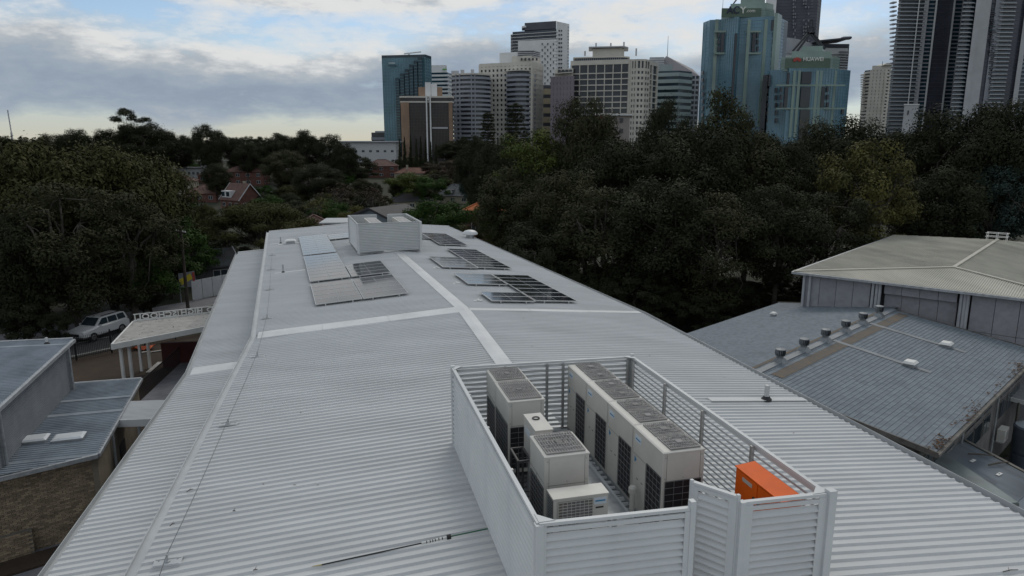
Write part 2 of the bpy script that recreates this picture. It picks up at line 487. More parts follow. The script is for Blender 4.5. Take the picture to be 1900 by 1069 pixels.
# rib ends seen as small upstands against step and gutters come with the sheeting; riser wall under the step
def wall_strip(pts, outs, off, ztop, zbot, th, name, m):
    mb = MB()
    mb.sweep([Vector((q.x, q.y, 0)) for q in pts], outs, [(off - th, zbot), (off, zbot), (off, ztop), (off - th, ztop)])
    return mb.build(name, m, school, world=True)
wall_strip(*step_l, 0.10, ZR + KL * 8.45 * -1 - 0.23, Z_LOW - 0.3, 0.15, 'riser_wall', m_wall)
wall_strip(*gut_l, -0.25, Z_LOW - 0.18, 0.0, 0.25, 'wall', m_wall)
wall_strip(*gut_r, -0.25, ZR - KR * 8.45 - 0.18, 0.0, 0.25, 'wall', m_wall)
# far end: barge boards, fascia and gable wall
for sgn, f, k in ((-1, eLf, KL), (1, eEf, KR)):
    s1 = f(36.2)
    A = wp(a2, n2, 0, 36.25, ZR + 0.06); B = wp(a2, n2, s1, 36.25, ZR - k * abs(s1) + 0.06)
    MB().bar(A, B, 0.2, 0.05).build('barge_capping', m_flash, school, world=True)
    MB().add([wp(a2, n2, 0, 36.1, 0), wp(a2, n2, s1 * 0.985, 36.1, 0), wp(a2, n2, s1 * 0.985, 36.1, ZR - k * abs(s1) - 0.05), wp(a2, n2, 0, 36.1, ZR - 0.06)], [(0, 1, 2, 3)]).build('end_wall', m_wall, school, world=True)
sA, sB = eLLf(TFLL), eLf(TFLL)
MB().bar(wp(a2, n2, sA, TFLL + 0.05, zlown(sA) + 0.06), wp(a2, n2, sB, TFLL + 0.05, zlown(sB) + 0.06), 0.2, 0.05).build('barge_capping', m_flash, school, world=True)
MB().add([wp(a2, n2, sA + 0.3, TFLL - 0.1, 0), wp(a2, n2, sB, TFLL - 0.1, 0), wp(a2, n2, sB, TFLL - 0.1, zlown(sB) - 0.03), wp(a2, n2, sA + 0.3, TFLL - 0.1, zlown(sA) - 0.03)], [(0, 1, 2, 3)]).build('end_wall', m_wall, school, world=True)

def zroof(P):
    """roof height under a plan point"""
    d = Vector((P[0] - HP.x, P[1] - HP.y, 0))
    s, t = d.dot(n1), d.dot(a1)
    if t > s * HM: s, t = d.dot(n2), d.dot(a2)
    return ZR + KL * s if s < 0 else ZR - KR * s

# specks of leaf litter and grit scattered over the sheeting
rl_ = random.Random(77); ltr = MB()
for k in range(110):
    t_ = rl_.uniform(-27, 20); s_ = rl_.uniform(-8.2, 7.5)
    P_ = wp(a1, n1, s_, t_, 0); P_.z = zroof(P_) + 0.012 + (0.044 if rl_.random() < 0.3 else 0)
    a_ = rl_.uniform(0, 6.28); l_ = rl_.uniform(0.015, 0.05)
    dx, dy = math.cos(a_) * l_, math.sin(a_) * l_
    ltr.add([(P_.x - dx, P_.y - dy, P_.z), (P_.x + dy * 0.35, P_.y - dx * 0.35, P_.z + 0.008), (P_.x + dx, P_.y + dy, P_.z), (P_.x - dy * 0.35, P_.y + dx * 0.35, P_.z + 0.008)], [(0, 1, 2, 3)])
lo_ = ltr.build('leaf_specks', mat('leaf_speck', (0.10, 0.085, 0.07), rough=0.9, var=0.3, scale=3), school, world=True); lo_['kind'] = 'stuff'

# ================================================================== plant enclosures
LOUV_Z = [(-0.032, 0.82), (-0.027, 0.82), (-0.024, 0.47), (0.036, -0.02), (0.036, -0.20), (0.031, -0.20), (0.031, -0.05), (-0.032, 0.42)]
LOUV = [(-0.030, 0.47), (-0.020, 0.50), (0.036, -0.08), (0.036, -0.24), (0.031, -0.24), (0.031, -0.11), (-0.026, 0.42)]   # z in blade pitches
def louvre_wall(parent, A, B, z0, z1, out, pitch=0.118, gap_top=0.14, posts=(), inner_posts=True, lower=0.03, wide=0.10, mslat=None, top_rail=True, endposts=(True, True), prof=None):
    """wall of blades from A to B (plan, local); out = outward unit vector"""
    A, B = Vector((A[0], A[1], 0)), Vector((B[0], B[1], 0)); d = (B - A); L = d.length; d.normalize(); out = Vector(out)
    mslat = mslat or m_slat
    n = int((z1 - gap_top - z0 - lower) / pitch)
    key = None
    vs = []
    me = MB()
    l2 = L - 2 * wide * 0.6
    prof = prof or LOUV
    np_ = len(prof)
    pts = [(x, y * pitch) for x, y in prof]
    me.add([Vector((-l2 / 2, o_, z_)) for o_, z_ in pts] + [Vector((l2 / 2, o_, z_)) for o_, z_ in pts],
           [(i, (i + 1) % np_, (i + 1) % np_ + np_, i + np_) for i in range(np_)] + [tuple(range(np_)), tuple(reversed(range(np_, 2 * np_)))])
    mesh = me.mesh('louvre_blade', mslat)
    ang = math.atan2(d.y, d.x)
    # local y of blade must point outwards
    ydir = Vector((-math.sin(ang), math.cos(ang), 0))
    if ydir.dot(out) < 0: ang += math.pi
    c = (A + B) / 2
    for k in range(n):
        z = z0 + lower + 0.06 + k * pitch
        part('louvre_blade', mesh, parent, (c.x, c.y, z), (0, 0, ang))
    # fascia strip above the blades
    zt = z0 + lower + n * pitch + 0.055
    MB().bar(A + d * wide * 0.6 + out * 0.02 + Z * (zt + 0.03), B - d * wide * 0.6 + out * 0.02 + Z * (zt + 0.03), 0.03, 0.07).build('fascia_strip', mslat, parent)
    if top_rail:
        MB().bar(A + Z * (z1 - 0.025), B + Z * (z1 - 0.025), 0.07, 0.05).build('top_rail', mslat, parent)
    for e, P in ((0, A + d * wide / 2), (1, B - d * wide / 2)):
        if endposts[e]:
            MB().bar(P + out * 0.03 + Z * (z0 - 0.02), P + out * 0.03 + Z * (z1 - 0.052), 0.02, wide, up=d).build('edge_trim', mslat, parent)
    for f in posts:
        P = A + d * (L * f) - out * 0.06
        MB().bar(P + Z * (z0 - 0.05), P + Z * (z1 - 0.055), 0.06, 0.06, up=d).build('post', m_alu, parent)

T_TOP = 15.5 - 5.2
Z_DECK = 15.5 - 7.02
FLc = PZ(1000, 970, T_TOP)
EW, EL = 4.50, 7.25
ENC_AZ = -14.3
enc = thing('louvre_enclosure', 'large white louvred plant screen with open gate around rooftop air conditioners', 'enclosure', (FLc.x, FLc.y, 0), R(-ENC_AZ))
ZB = Z_DECK - 0.18
louvre_wall(enc, (0, 0), (0, EL), ZB, T_TOP, (-1, 0, 0), posts=(0.02, 0.25, 0.5, 0.75, 0.98))
SK = -0.055                                   # the screen is not quite square
louvre_wall(enc, (0, EL), (EW, EL + SK * EW), ZB, T_TOP, (0, 1, 0), posts=(0.28, 0.51, 0.60, 0.97))
louvre_wall(enc, (EW, EL + SK * EW), (EW, SK * EW), ZB, T_TOP, (1, 0, 0), posts=(0.03, 0.27, 0.5, 0.74))
louvre_wall(enc, (0, 0), (2.28, SK * 2.28), ZB, T_TOP, (0, -1, 0), posts=(0.03, 0.5, 0.97))
louvre_wall(enc, (3.12, SK * 3.12), (EW, SK * EW), ZB, T_TOP, (0, -1, 0), posts=(0.08,), wide=0.14)
# tall corner posts standing a little above the rail
for (x, y, h, w) in ((0, 0, -0.02, 0.12), (0, EL, 0.03, 0.10), (EW, EL + SK * EW, 0.06, 0.07), (EW + 0.06, SK * EW - 0.02, 0.05, 0.13)):
    MB().bb(x - w / 2, x + w / 2, y - w / 2, y + w / 2, ZB - 0.02, T_TOP + h).build('corner_post', m_slat, enc)
for x in (2.30, 3.10):
    MB().bb(x - 0.04, x + 0.04, SK * x - 0.05, SK * x + 0.05, ZB, T_TOP + (0.10 if x < 3 else 0.0)).build('gate_jamb', m_slat, enc)
# corner gusset plates on the rail
for x, y, sx, sy in ((0, 0, 1, 1), (0, EL, 1, -1), (EW, EL + SK * EW, -1, -1), (EW, SK * EW, -1, 1)):
    MB().prism([(x, y), (x + sx * 0.24, y), (x, y + sy * 0.24)], T_TOP + 0.003, T_TOP + 0.009).build('gusset_plate', m_slat, enc)
# base frame and truss legs down to the roof
fr = MB()
for A, B in (((0, 0), (0, EL)), ((EW, SK * EW), (EW, EL + SK * EW)), ((0, 0), (EW, SK * EW)), ((0, EL), (EW, EL + SK * EW)), ((EW / 2, 0), (EW / 2, EL + SK * EW / 2))):
    fr.bar((A[0], A[1], ZB - 0.08), (B[0], B[1], ZB - 0.08), 0.07, 0.10)
fr.build('base_frame', m_galv, enc)
inv_enc = WM[enc.name]
for k in range(7):
    for x in (0, EW / 2, EW):
        y = 0.1 + k * (EL - 0.2) / 6
        w = inv_enc @ Vector((x, y, 0)); zr0 = zroof(w)
        if ZB - 0.13 - zr0 > 0.03:
            MB().bb(x - 0.03, x + 0.03, y - 0.03, y + 0.03, zr0 + 0.0, ZB - 0.13).build('leg', m_galv, enc)
# grating deck
dk = MB()
for i in range(36):
    y = 0.1 + i * (EL - 0.2) / 35
    if y > EL - 0.3: continue
    dk.bb(0.06, EW - 0.06, y - 0.075, y + 0.075, Z_DECK - 0.04, Z_DECK)
deck = dk.build('deck_grating', mat('deck_steel', (0.17, 0.175, 0.18), rough=0.55, metal=0.3, var=0.2, scale=3), enc); deck['kind'] = 'stuff'
# the gate leaf, swung inwards
GH = Vector((3.05, SK * 3.05 + 0.03, 0)); GE = inv_enc.inverted() @ PZ(1284, 892, T_TOP + 0.08); GE.z = 0
gd = (GE - GH).normalized(); gout = Vector((gd.y, -gd.x, 0))
if gout.y > 0: gout = -gout
gate = thing('louvre_gate', 'narrow white louvred gate standing ajar in the near screen wall', 'gate', (FLc.x, FLc.y, 0), R(-ENC_AZ))
louvre_wall(gate, GH, GE, ZB, T_TOP + 0.08, gout, wide=0.12)
for P in (GH, GE):
    MB().box((P.x, P.y, (ZB + T_TOP + 0.1) / 2), (0.05, 0.05, T_TOP + 0.1 - ZB)).build('stile', m_slat, gate)

# ---- air conditioners
m_ac = mat('ac_ivory', (0.585, 0.57, 0.53), rough=0.38, var=0.04, scale=1.5, spec=0.45)
m_coil = mat('coil_black', (0.012, 0.014, 0.018), rough=0.5, var=0.2, scale=6)
m_wire = mat('guard_wire', (0.26, 0.27, 0.28), rough=0.4, metal=0.3, var=0.05)
m_fan = mat('fan_grille', (0.36, 0.35, 0.345), rough=0.5, var=0.15, scale=8)
m_fand = mat('fan_well', (0.20, 0.195, 0.20), rough=0.6, var=0.2)
m_stick = mat('sticker_white', (0.62, 0.68, 0.74), rough=0.5, var=0.05)
m_seam = mat('panel_shadow_gap', (0.16, 0.155, 0.145), rough=0.7, var=0.05)
m_blue = mat('emblem_blue', (0.02, 0.22, 0.45), rough=0.4, var=0.05)
def guard(parent, P, U, V, w, h, nu, nv, outn, name='coil_guard'):
    """dark coil plate with a wire guard in front; P corner, U/V unit, outn outward"""
    P, U, V, outn = Vector(P), Vector(U), Vector(V), Vector(outn)
    c = P + U * w / 2 + V * h / 2
    plate = MB().box(c + outn * 0.003, (w, h, 0.006), (U, V, outn)).build('coil', m_coil, parent)
    g = MB()
    for i in range(nu + 1):
        q = P + U * (w * i / nu) + outn * 0.014; g.bar(q, q + V * h, 0.006, 0.006, up=outn)
    for j in range(nv + 1):
        q = P + V * (h * j / nv) + outn * 0.02; g.bar(q, q + U * w, 0.006, 0.006, up=outn)
    gw = g.build(name, m_wire, plate); gw['kind'] = 'stuff'
def fan_top(parent, x0, x1, y0, y1, z):
    f = MB().bb(x0, x1, y0, y1, z, z + 0.012).build('fan_well', m_fand, parent)
    g = MB(); cx, cy = (x0 + x1) / 2, (y0 + y1) / 2; rr = min(x1 - x0, y1 - y0) / 2
    for i in range(15):
        x = x0 + (x1 - x0) * i / 14; g.bb(x - 0.005, x + 0.005, y0, y1, z + 0.022, z + 0.030)
    for i in range(6):
        y = y0 + (y1 - y0) * i / 5; g.bb(x0, x1, y - 0.006, y + 0.006, z + 0.030, z + 0.038)
    for q in (0.35, 0.62, 0.9):
        pts = [(cx + rr * q * math.cos(t * math.pi / 10), cy + rr * q * math.sin(t * math.pi / 10), z + 0.04) for t in range(21)]
        g.tube(pts, 0.006, 4)
    w = g.build('fan_grille', m_fan, f); w['kind'] = 'stuff'
    MB().cyl((cx, cy, z + 0.012), (cx, cy, z + 0.04), 0.07, 0.07, 14).build('fan_hub', m_fand, f)
def ac_tower(label, x0, x1, y0, y1, zt, fans, left, front, zb=None, sticker=True, group='tall rooftop condensers'):
    zb = Z_DECK + 0.10 if zb is None else zb
    cx, cy = (x0 + x1) / 2, (y0 + y1) / 2
    wpos = inv_enc @ Vector((cx, cy, 0))
    t = thing('air_conditioner', label, 'air conditioner', (wpos.x, wpos.y, Z_DECK), R(-ENC_AZ), group)
    X0, X1, Y0, Y1, H0, H1 = x0 - cx, x1 - cx, y0 - cy, y1 - cy, zb - Z_DECK, zt - Z_DECK
    b = MB().bb(X0, X1, Y0, Y1, H0, H1 - 0.03)
    b.build('casing', m_ac, t)
    lid = MB()
    # lid as a rim with a chamfer
    e = 0.012
    lid.add([(X0 - e, Y0 - e, H1 - 0.03), (X1 + e, Y0 - e, H1 - 0.03), (X1 + e, Y1 + e, H1 - 0.03), (X0 - e, Y1 + e, H1 - 0.03),
             (X0 - e, Y0 - e, H1 - 0.008), (X1 + e, Y0 - e, H1 - 0.008), (X1 + e, Y1 + e, H1 - 0.008), (X0 - e, Y1 + e, H1 - 0.008),
             (X0 + 0.02, Y0 + 0.02, H1 + 0.006), (X1 - 0.02, Y0 + 0.02, H1 + 0.006), (X1 - 0.02, Y1 - 0.02, H1 + 0.006), (X0 + 0.02, Y1 - 0.02, H1 + 0.006)],
            [(3, 2, 1, 0), (0, 1, 5, 4), (1, 2, 6, 5), (2, 3, 7, 6), (3, 0, 4, 7), (4, 5, 9, 8), (5, 6, 10, 9), (6, 7, 11, 10), (7, 4, 8, 11), (8, 9, 10, 11)])
    lid.build('lid', m_ac, t)
    for k in range(fans):
        f0 = Y0 + 0.05 + k * (Y1 - Y0 - 0.06) / fans; f1 = Y0 + 0.05 + (k + 1) * (Y1 - Y0 - 0.06) / fans - 0.05
        fan_top(t, X0 + (0.17 if fans == 2 else 0.05), X1 - 0.05, f0, f1, H1 + 0.006)
    # corner trims
    for px_, py_ in ((X0, Y0), (X1, Y0), (X0, Y1)):
        MB().bb(px_ - 0.006, px_ + 0.03 * (1 if px_ < 0 else -1), py_ - 0.006, py_ + 0.03 * (1 if py_ < 0 else -1), H0, H1 - 0.035).build('corner_trim', m_ac, t)
    Hh = H1 - H0
    if left:
        ya, yb, za, zb_ = left
        guard(t, (X0, Y0 + (Y1 - Y0) * ya, H0 + Hh * za), (0, 1, 0), (0, 0, 1), (Y1 - Y0) * (yb - ya), Hh * (zb_ - za), 4 if yb - ya < 0.6 else 7, 9, (-1, 0, 0))
    if front:
        xa, xb, za, zb_ = front
        guard(t, (X0 + (X1 - X0) * xa, Y0, H0 + Hh * za), (1, 0, 0), (0, 0, 1), (X1 - X0) * (xb - xa), Hh * (zb_ - za), 4, 8, (0, -1, 0))
    # feet
    for sx in (X0 + 0.06, X1 - 0.06):
        MB().bb(sx - 0.05, sx + 0.05, Y0, Y1, 0.0, H0 - 0.004).build('foot_rail', m_galv, t)
    if sticker:
        s = MB().bb(X0 - 0.004, X0 - 0.0005, Y1 - 0.36, Y1 - 0.10, H1 - 0.25, H1 - 0.12).build('sticker', m_stick, t)
        MB().bb(X0 - 0.006, X0 - 0.004, Y1 - 0.335, Y1 - 0.125, H1 - 0.215, H1 - 0.185).build('print_band', m_blue, s)
        MB().add([(X0 - 0.004, Y1 - 0.20, H1 - 0.62), (X0 - 0.004, Y1 - 0.10, H1 - 0.56), (X0 - 0.004, Y1 - 0.10, H1 - 0.70)], [(0, 1, 2)]).build('emblem', m_blue, t)
    # shadow gaps between the casing panels
    sm = MB()
    sm.bb(X0 - 0.003, X0 + 0.002, Y0 + 0.04, Y1 - 0.02, H1 - 0.53, H1 - 0.523)
    sm.bb(X0 - 0.003, X0 + 0.002, Y0 + (Y1 - Y0) * 0.53, Y0 + (Y1 - Y0) * 0.53 + 0.007, H0 + 0.03, H1 - 0.53)
    sm.bb(X0 + 0.05, X1 - 0.05, Y0 - 0.003, Y0 + 0.002, H1 - 0.56, H1 - 0.553)
    for xx in (X0 + 0.075, X1 - 0.075): sm.bb(xx - 0.003, xx + 0.003, Y0 - 0.003, Y0 + 0.002, H0 + 0.03, H1 - 0.05)
    sm.build('panel_gap', m_seam, t)
    for yy in (0.62, 0.78): MB().bb(X0 - 0.004, X0 + 0.002, Y0 + (Y1 - Y0) * yy, Y0 + (Y1 - Y0) * yy + 0.07, H0 + 0.62, H0 + 0.64).build('hand_hold', m_seam, t)
    # screw dots on the near face
    sc_ = MB()
    for x_, z_ in ((X0 + 0.05, H1 - 0.1), (X1 - 0.05, H1 - 0.1), (0, H1 - 0.5), (X0 + 0.05, H1 - 0.5), (X1 - 0.05, H1 - 0.5)):
        sc_.cyl((x_, Y0 - 0.001, z_), (x_, Y0 - 0.006, z_), 0.012, 0.012, 6)
    sc_.build('screw_heads', m_galv, t)
    return t
ZT = 15.5 - 5.3
y0 = 1.84
WHICH = ['nearest, beside the open gate', 'second from the open gate', 'third from the open gate', 'farthest, against the back screen']
for k in range(4):
    ac_tower('double fan ivory condenser in the right row, ' + WHICH[k], 2.82, 3.62, y0 + k * 1.30, y0 + k * 1.30 + 1.27, ZT, 2, (0.03, 0.50, 0.04, 0.70), (0.06, 0.94, 0.04, 0.66) if k == 0 else None)
ac_tower('ivory condenser in the far left corner of the plant screen', 0.80, 1.58, 6.22, 7.14, ZT, 1, (0.06, 0.9, 0.08, 0.62), None, sticker=False)
ac_tower('tall ivory condenser with ringed top grille behind the slim unit', 0.79, 1.58, 4.93, 6.17, ZT, 1, (0.06, 0.94, 0.08, 0.66), (0.05, 0.95, 0.06, 0.64), sticker=False)
ac_tower('ivory single fan condenser directly behind the small split unit', 0.76, 1.57, 2.2, 3.14, ZT, 1, (0.06, 0.94, 0.08, 0.62), (0.05, 0.55, 0.06, 0.62), sticker=False)
def split_unit(label, x0, x1, y0, y1, z0, z1, fan_face):
    cx, cy = (x0 + x1) / 2, (y0 + y1) / 2
    wpos = inv_enc @ Vector((cx, cy, 0))
    t = thing('split_air_conditioner', label, 'air conditioner', (wpos.x, wpos.y, Z_DECK), R(-ENC_AZ), 'small split condensers')
    X, Y = (x1 - x0) / 2, (y1 - y0) / 2; h0, h1 = z0 - Z_DECK, z1 - Z_DECK
    MB().bb(-X, X, -Y, Y, h0, h1 - 0.02).build('casing', m_ac, t)
    MB().bb(-X - 0.012, X + 0.012, -Y - 0.012, Y + 0.012, h1 - 0.02, h1).build('lid', m_ac, t)
    if fan_face == 'front':
        guard(t, (-X, -Y + 0.03, h0 + 0.06), (0, 1, 0), (0, 0, 1), 2 * Y - 0.06, h1 - h0 - 0.12, 5, 12, (-1, 0, 0), 'side_grille')
        g = MB(); x_a, x_b, za, zb_ = -X + 0.08, X - 0.28, h0 + 0.08, h1 - 0.07
        pl = MB().bb(x_a, x_b, -Y - 0.012, -Y - 0.002, za, zb_).build('fan_panel', mat('fan_shadow', (0.20, 0.19, 0.165), rough=0.7, var=0.1), t)
        cxf, czf = (x_a + x_b) / 2 + 0.02, (za + zb_) / 2; rr = (zb_ - za) / 2 * 0.98
        MB().cyl((cxf, -Y - 0.012, czf), (cxf, -Y - 0.016, czf), rr, rr, 28).build('fan_disc', m_fand, pl)
        for i in range(12):
            z = za + (zb_ - za) * i / 11; g.bb(x_a, x_b, -Y - 0.034, -Y - 0.028, z - 0.004, z + 0.004)
        for i in range(9):
            x = x_a + (x_b - x_a) * i / 8; g.bb(x - 0.004, x + 0.004, -Y - 0.028, -Y - 0.022, za, zb_)
        w = g.build('fan_grille', m_ac, pl); w['kind'] = 'stuff'
        s = MB().bb(X - 0.25, X - 0.03, -Y - 0.006, -Y - 0.001, h1 - 0.19, h1 - 0.07).build('sticker', m_stick, t)
        MB().bb(X - 0.23, X - 0.05, -Y - 0.008, -Y - 0.006, h1 - 0.14, h1 - 0.115).build('print_band', m_blue, s)
        MB().bb(X - 0.22, X - 0.08, -Y - 0.005, -Y - 0.001, h1 - 0.262, h1 - 0.235).build('print_band', m_black, t)
    else:
        MB().bb(-X - 0.005, -X - 0.001, -0.05, Y - 0.08, h1 - 0.35, h1 - 0.2).build('sticker', m_stick, t)
        pts = [(0.0 + 0.07 * math.cos(q * math.pi / 8), Y - 0.28 + 0.07 * math.sin(q * math.pi / 8), h1 + 0.014) for q in range(17)]
        MB().tube(pts, 0.012, 5).build('cable_loop', m_black, t)
    for sx in (-X + 0.1, X - 0.1):
        for sy in (-Y + 0.04, Y - 0.04):
            MB().bb(sx - 0.025, sx + 0.025, sy - 0.025, sy + 0.025, 0, h0 - 0.003).build('leg', m_galv, t)
    return t
split_unit('small ivory split unit with round fan grille just inside the near screen', 0.70, 1.66, 1.50, 1.84, 15.5 - 6.45, 15.5 - 5.72, 'front')
split_unit('slim upright ivory unit with a black cable loop on its top', 0.99, 1.33, 3.56, 4.42, 15.5 - 6.15, 15.5 - 5.4, 'side')
# pipe frame beside the slim unit
pf = thing('pipe_stand', 'dark steel pipe stand beside the slim upright unit', 'pipe stand', tuple((inv_enc @ Vector((0.75, 3.9, Z_DECK)))), R(-ENC_AZ))
fm = MB()
for x in (-0.12, 0.13):
    for y in (-0.4, 0.2):
        fm.bar((x, y, 0), (x, y, 1.05), 0.035, 0.035)
for y in (-0.4, 0.2): fm.bar((-0.12, y, 1.05), (0.13, y, 1.05), 0.035, 0.035)
for x in (-0.12, 0.13): fm.bar((x, -0.4, 1.05), (x, 0.2, 1.05), 0.035, 0.035)
fm.build('frame_tube', mat('dark_steel', (0.06, 0.06, 0.065), rough=0.5, var=0.1), pf)
pp = MB()
pp.tube([(0.02, -0.35, 0.1), (0.02, 0.2, 0.1), (0.02, 0.25, 0.9)], 0.03, 8)
pp.build('insulated_pipe', m_black, pf)
# orange cabinet
m_or = mat('cabinet_orange', (0.74, 0.115, 0.006), rough=0.55, var=0.06, scale=2, spec=0.2)
oc = thing('electrical_cabinet', 'bright orange steel electrical cabinet in the right near corner of the screen', 'cabinet', tuple(inv_enc @ Vector((4.10, 0.64, Z_DECK))), R(-ENC_AZ))
HC = 15.5 - 5.38 - Z_DECK
MB().bb(-0.17, 0.17, -0.64, 0.64, 0.06, HC - 0.05).build('body', m_or, oc)
MB().add([(-0.20, -0.66, HC - 0.05), (0.18, -0.66, HC - 0.05), (0.18, 0.66, HC - 0.05), (-0.20, 0.66, HC - 0.05), (-0.20, -0.66, HC - 0.03), (0.18, -0.66, HC + 0.01), (0.18, 0.66, HC + 0.01), (-0.20, 0.66, HC - 0.03)],
         [(3, 2, 1, 0), (4, 5, 6, 7), (0, 1, 5, 4), (1, 2, 6, 5), (2, 3, 7, 6), (3, 0, 4, 7)]).build('sloped_top', m_or, oc)
for y_a, y_b in ((-0.63, -0.01), (0.01, 0.63)):
    d_ = MB().bb(-0.19, -0.171, y_a, y_b, 0.1, HC - 0.07).build('door', m_or, oc)
    yy = -0.07 if y_b < 0.1 else 0.07
    MB().bb(-0.215, -0.19, yy - 0.018, yy + 0.018, HC - 0.42, HC - 0.32).build('handle', m_black, d_)
MB().bb(-0.194, -0.19, 0.15, 0.43, HC - 0.20, HC - 0.13).build('name_plate', mat('plate_grey', (0.45, 0.42, 0.38), rough=0.4, var=0.05), oc)
MB().bb(-0.17, 0.17, -0.64, 0.64, 0, 0.056).build('plinth', m_galv, oc)
# refrigerant pipes and duct on the deck
ppb = thing('pipe_run', 'silver lagged pipe run along the deck between the two rows', 'pipes', tuple(inv_enc @ Vector((2.3, 3.5, Z_DECK))), R(-ENC_AZ))
MB().bb(-0.15, 0.25, -2.4, 3.2, 0.05, 0.17).build('cable_tray', m_galv, ppb)
MB().tube([(-0.25, -2.2, 0.12), (-0.25, 3.2, 0.12)], 0.05, 10).build('lagged_pipe', mat('pipe_lagging', (0.34, 0.36, 0.38), rough=0.3, metal=0.6, var=0.1), ppb)
MB().tube([(-0.37, -2.0, 0.10), (-0.37, 3.2, 0.10)], 0.04, 10).build('lagged_pipe', MATS['pipe_lagging'], ppb)
MB().lathe((0.38, -0.75, 0.0), [(0.05, 0), (0.05, 0.5), (0.08, 0.52), (0.08, 0.62), (0.05, 0.66)], 12).build('valve', m_ac, ppb)

# ---- the far enclosure
T2 = 15.5 - 5.0
c_fl = PZ(662.7, 415, T2)
ENC2_AZ = -18.3
f2 = thing('louvre_enclosure', 'small white louvred plant screen straddling the far ridge', 'enclosure', (c_fl.x, c_fl.y, 0), R(-ENC2_AZ))
W2, L2 = 4.12, 5.6
ZB2 = 15.5 - 6.92
louvre_wall(f2, (0, 0), (W2, 0), ZB2, T2, (0, -1, 0), pitch=0.105, gap_top=0.10, prof=LOUV_Z)
louvre_wall(f2, (0, 0), (0, L2), ZB2, T2, (-1, 0, 0), pitch=0.105, gap_top=0.10, prof=LOUV_Z)
louvre_wall(f2, (W2, 0), (W2, L2), ZB2, T2, (1, 0, 0), pitch=0.105, gap_top=0.10, prof=LOUV_Z)
louvre_wall(f2, (0, L2), (2.0, L2), ZB2, T2, (0, 1, 0), pitch=0.105, gap_top=0.10, prof=LOUV_Z)
louvre_wall(f2, (2.75, L2), (W2, L2), ZB2, T2, (0, 1, 0), pitch=0.105, gap_top=0.10, prof=LOUV_Z)
for x, y in ((0, 0), (W2, 0), (0, L2), (W2, L2)):
    MB().bb(x - 0.07, x + 0.07, y - 0.07, y + 0.07, ZB2 - 0.04, T2 + 0.01).build('corner_post', m_slat, f2)
MB().bb(0.05, W2 - 0.05, 0.05, L2 - 0.05, ZB2 - 0.06, ZB2 - 0.02).build('deck', m_galv, f2)
i2 = WM[f2.name]
for i in range(6):
    x = 0.05 + i * (W2 - 0.1) / 5
    for y in (0.05, L2 - 0.05):
        zz = zroof(i2 @ Vector((x, y, 0)))
        MB().bb(x - 0.03, x + 0.03, y - 0.03, y + 0.03, zz, ZB2 - 0.065).build('leg', m_slat, f2)
        if i < 5:
            x2 = 0.05 + (i + 1) * (W2 - 0.1) / 5; z2 = zroof(i2 @ Vector((x2, y, 0)))
            up_ = i % 2
            MB().bar((x, y, zz + 0.03 if up_ else ZB2 - 0.09), (x2, y, ZB2 - 0.09 if up_ else z2 + 0.03), 0.03, 0.03).build('brace', m_slat, f2)
def ac_far(label, x0, x1, y0_, y1_):
    cx, cy = (x0 + x1) / 2, (y0_ + y1_) / 2; w = i2 @ Vector((cx, cy, 0))
    t = thing('air_conditioner', label, 'air conditioner', (w.x, w.y, ZB2 - 0.02), R(-ENC2_AZ), 'condensers in the far screen')
    X, Y, H = (x1 - x0) / 2, (y1_ - y0_) / 2, T2 - 0.12 - ZB2 + 0.02
    MB().bb(-X, X, -Y, Y, 0, H).build('casing', m_ac, t)
    n = 3
    for k in range(n):
        a_, b_ = -Y + 0.05 + k * (2 * Y - 0.05) / n, -Y + (k + 1) * (2 * Y - 0.05) / n
        MB().bb(-X + 0.1, X - 0.05, a_, b_, H, H + 0.02).build('fan_grille', m_fan, t)
    MB().bb(-X - 0.01, X + 0.01, -Y - 0.008, -Y - 0.002, 0.1, H * 0.6).build('coil', m_coil, t)
ac_far('row of condensers on the left inside the far screen', 0.95, 1.75, 0.5, 4.6)
ac_far('row of condensers on the right inside the far screen', 2.95, 3.75, 0.5, 4.6)
# ================================================================== solar panels
m_pv = mat('solar_glass', (0.012, 0.016, 0.026), rough=0.07, var=0.15, scale=2, spec=0.7)
m_pvline = mat('cell_line', (0.16, 0.17, 0.18), rough=0.3, var=0.05)
m_frame = mat('panel_frame', (0.52, 0.53, 0.54), rough=0.35, metal=0.6, var=0.05)
PW, PD = 2.14, 1.0
def panel_proto():
    g = MB().bb(-PW / 2 + 0.022, PW / 2 - 0.022, -PD / 2 + 0.018, PD / 2 - 0.018, -0.012, 0.0).mesh('glass', m_pv)
    fr = MB()
    fr.bb(-PW / 2, PW / 2, -PD / 2, -PD / 2 + 0.028, -0.035, 0.006); fr.bb(-PW / 2, PW / 2, PD / 2 - 0.028, PD / 2, -0.035, 0.006)
    fr.bb(-PW / 2, -PW / 2 + 0.028, -PD / 2 + 0.0285, PD / 2 - 0.0285, -0.035, 0.006); fr.bb(PW / 2 - 0.028, PW / 2, -PD / 2 + 0.0285, PD / 2 - 0.0285, -0.035, 0.006)
    f = fr.mesh('frame', m_frame)
    c = MB().bb(-0.012, 0.012, -PD / 2 + 0.03, PD / 2 - 0.03, 0.0, 0.0015)
    cl = c.mesh('centre_line', m_pvline)
    rail = MB().bb(-0.02, 0.02, -PD / 2, PD / 2, -0.085, -0.036).mesh('rail', m_frame)
    foot = MB().bb(-0.03, 0.03, -0.04, 0.04, -0.19, -0.036).mesh('foot', m_frame)
    return g, f, cl, rail, foot
PG_, PF_, PC_, PR_, PT_ = panel_proto()
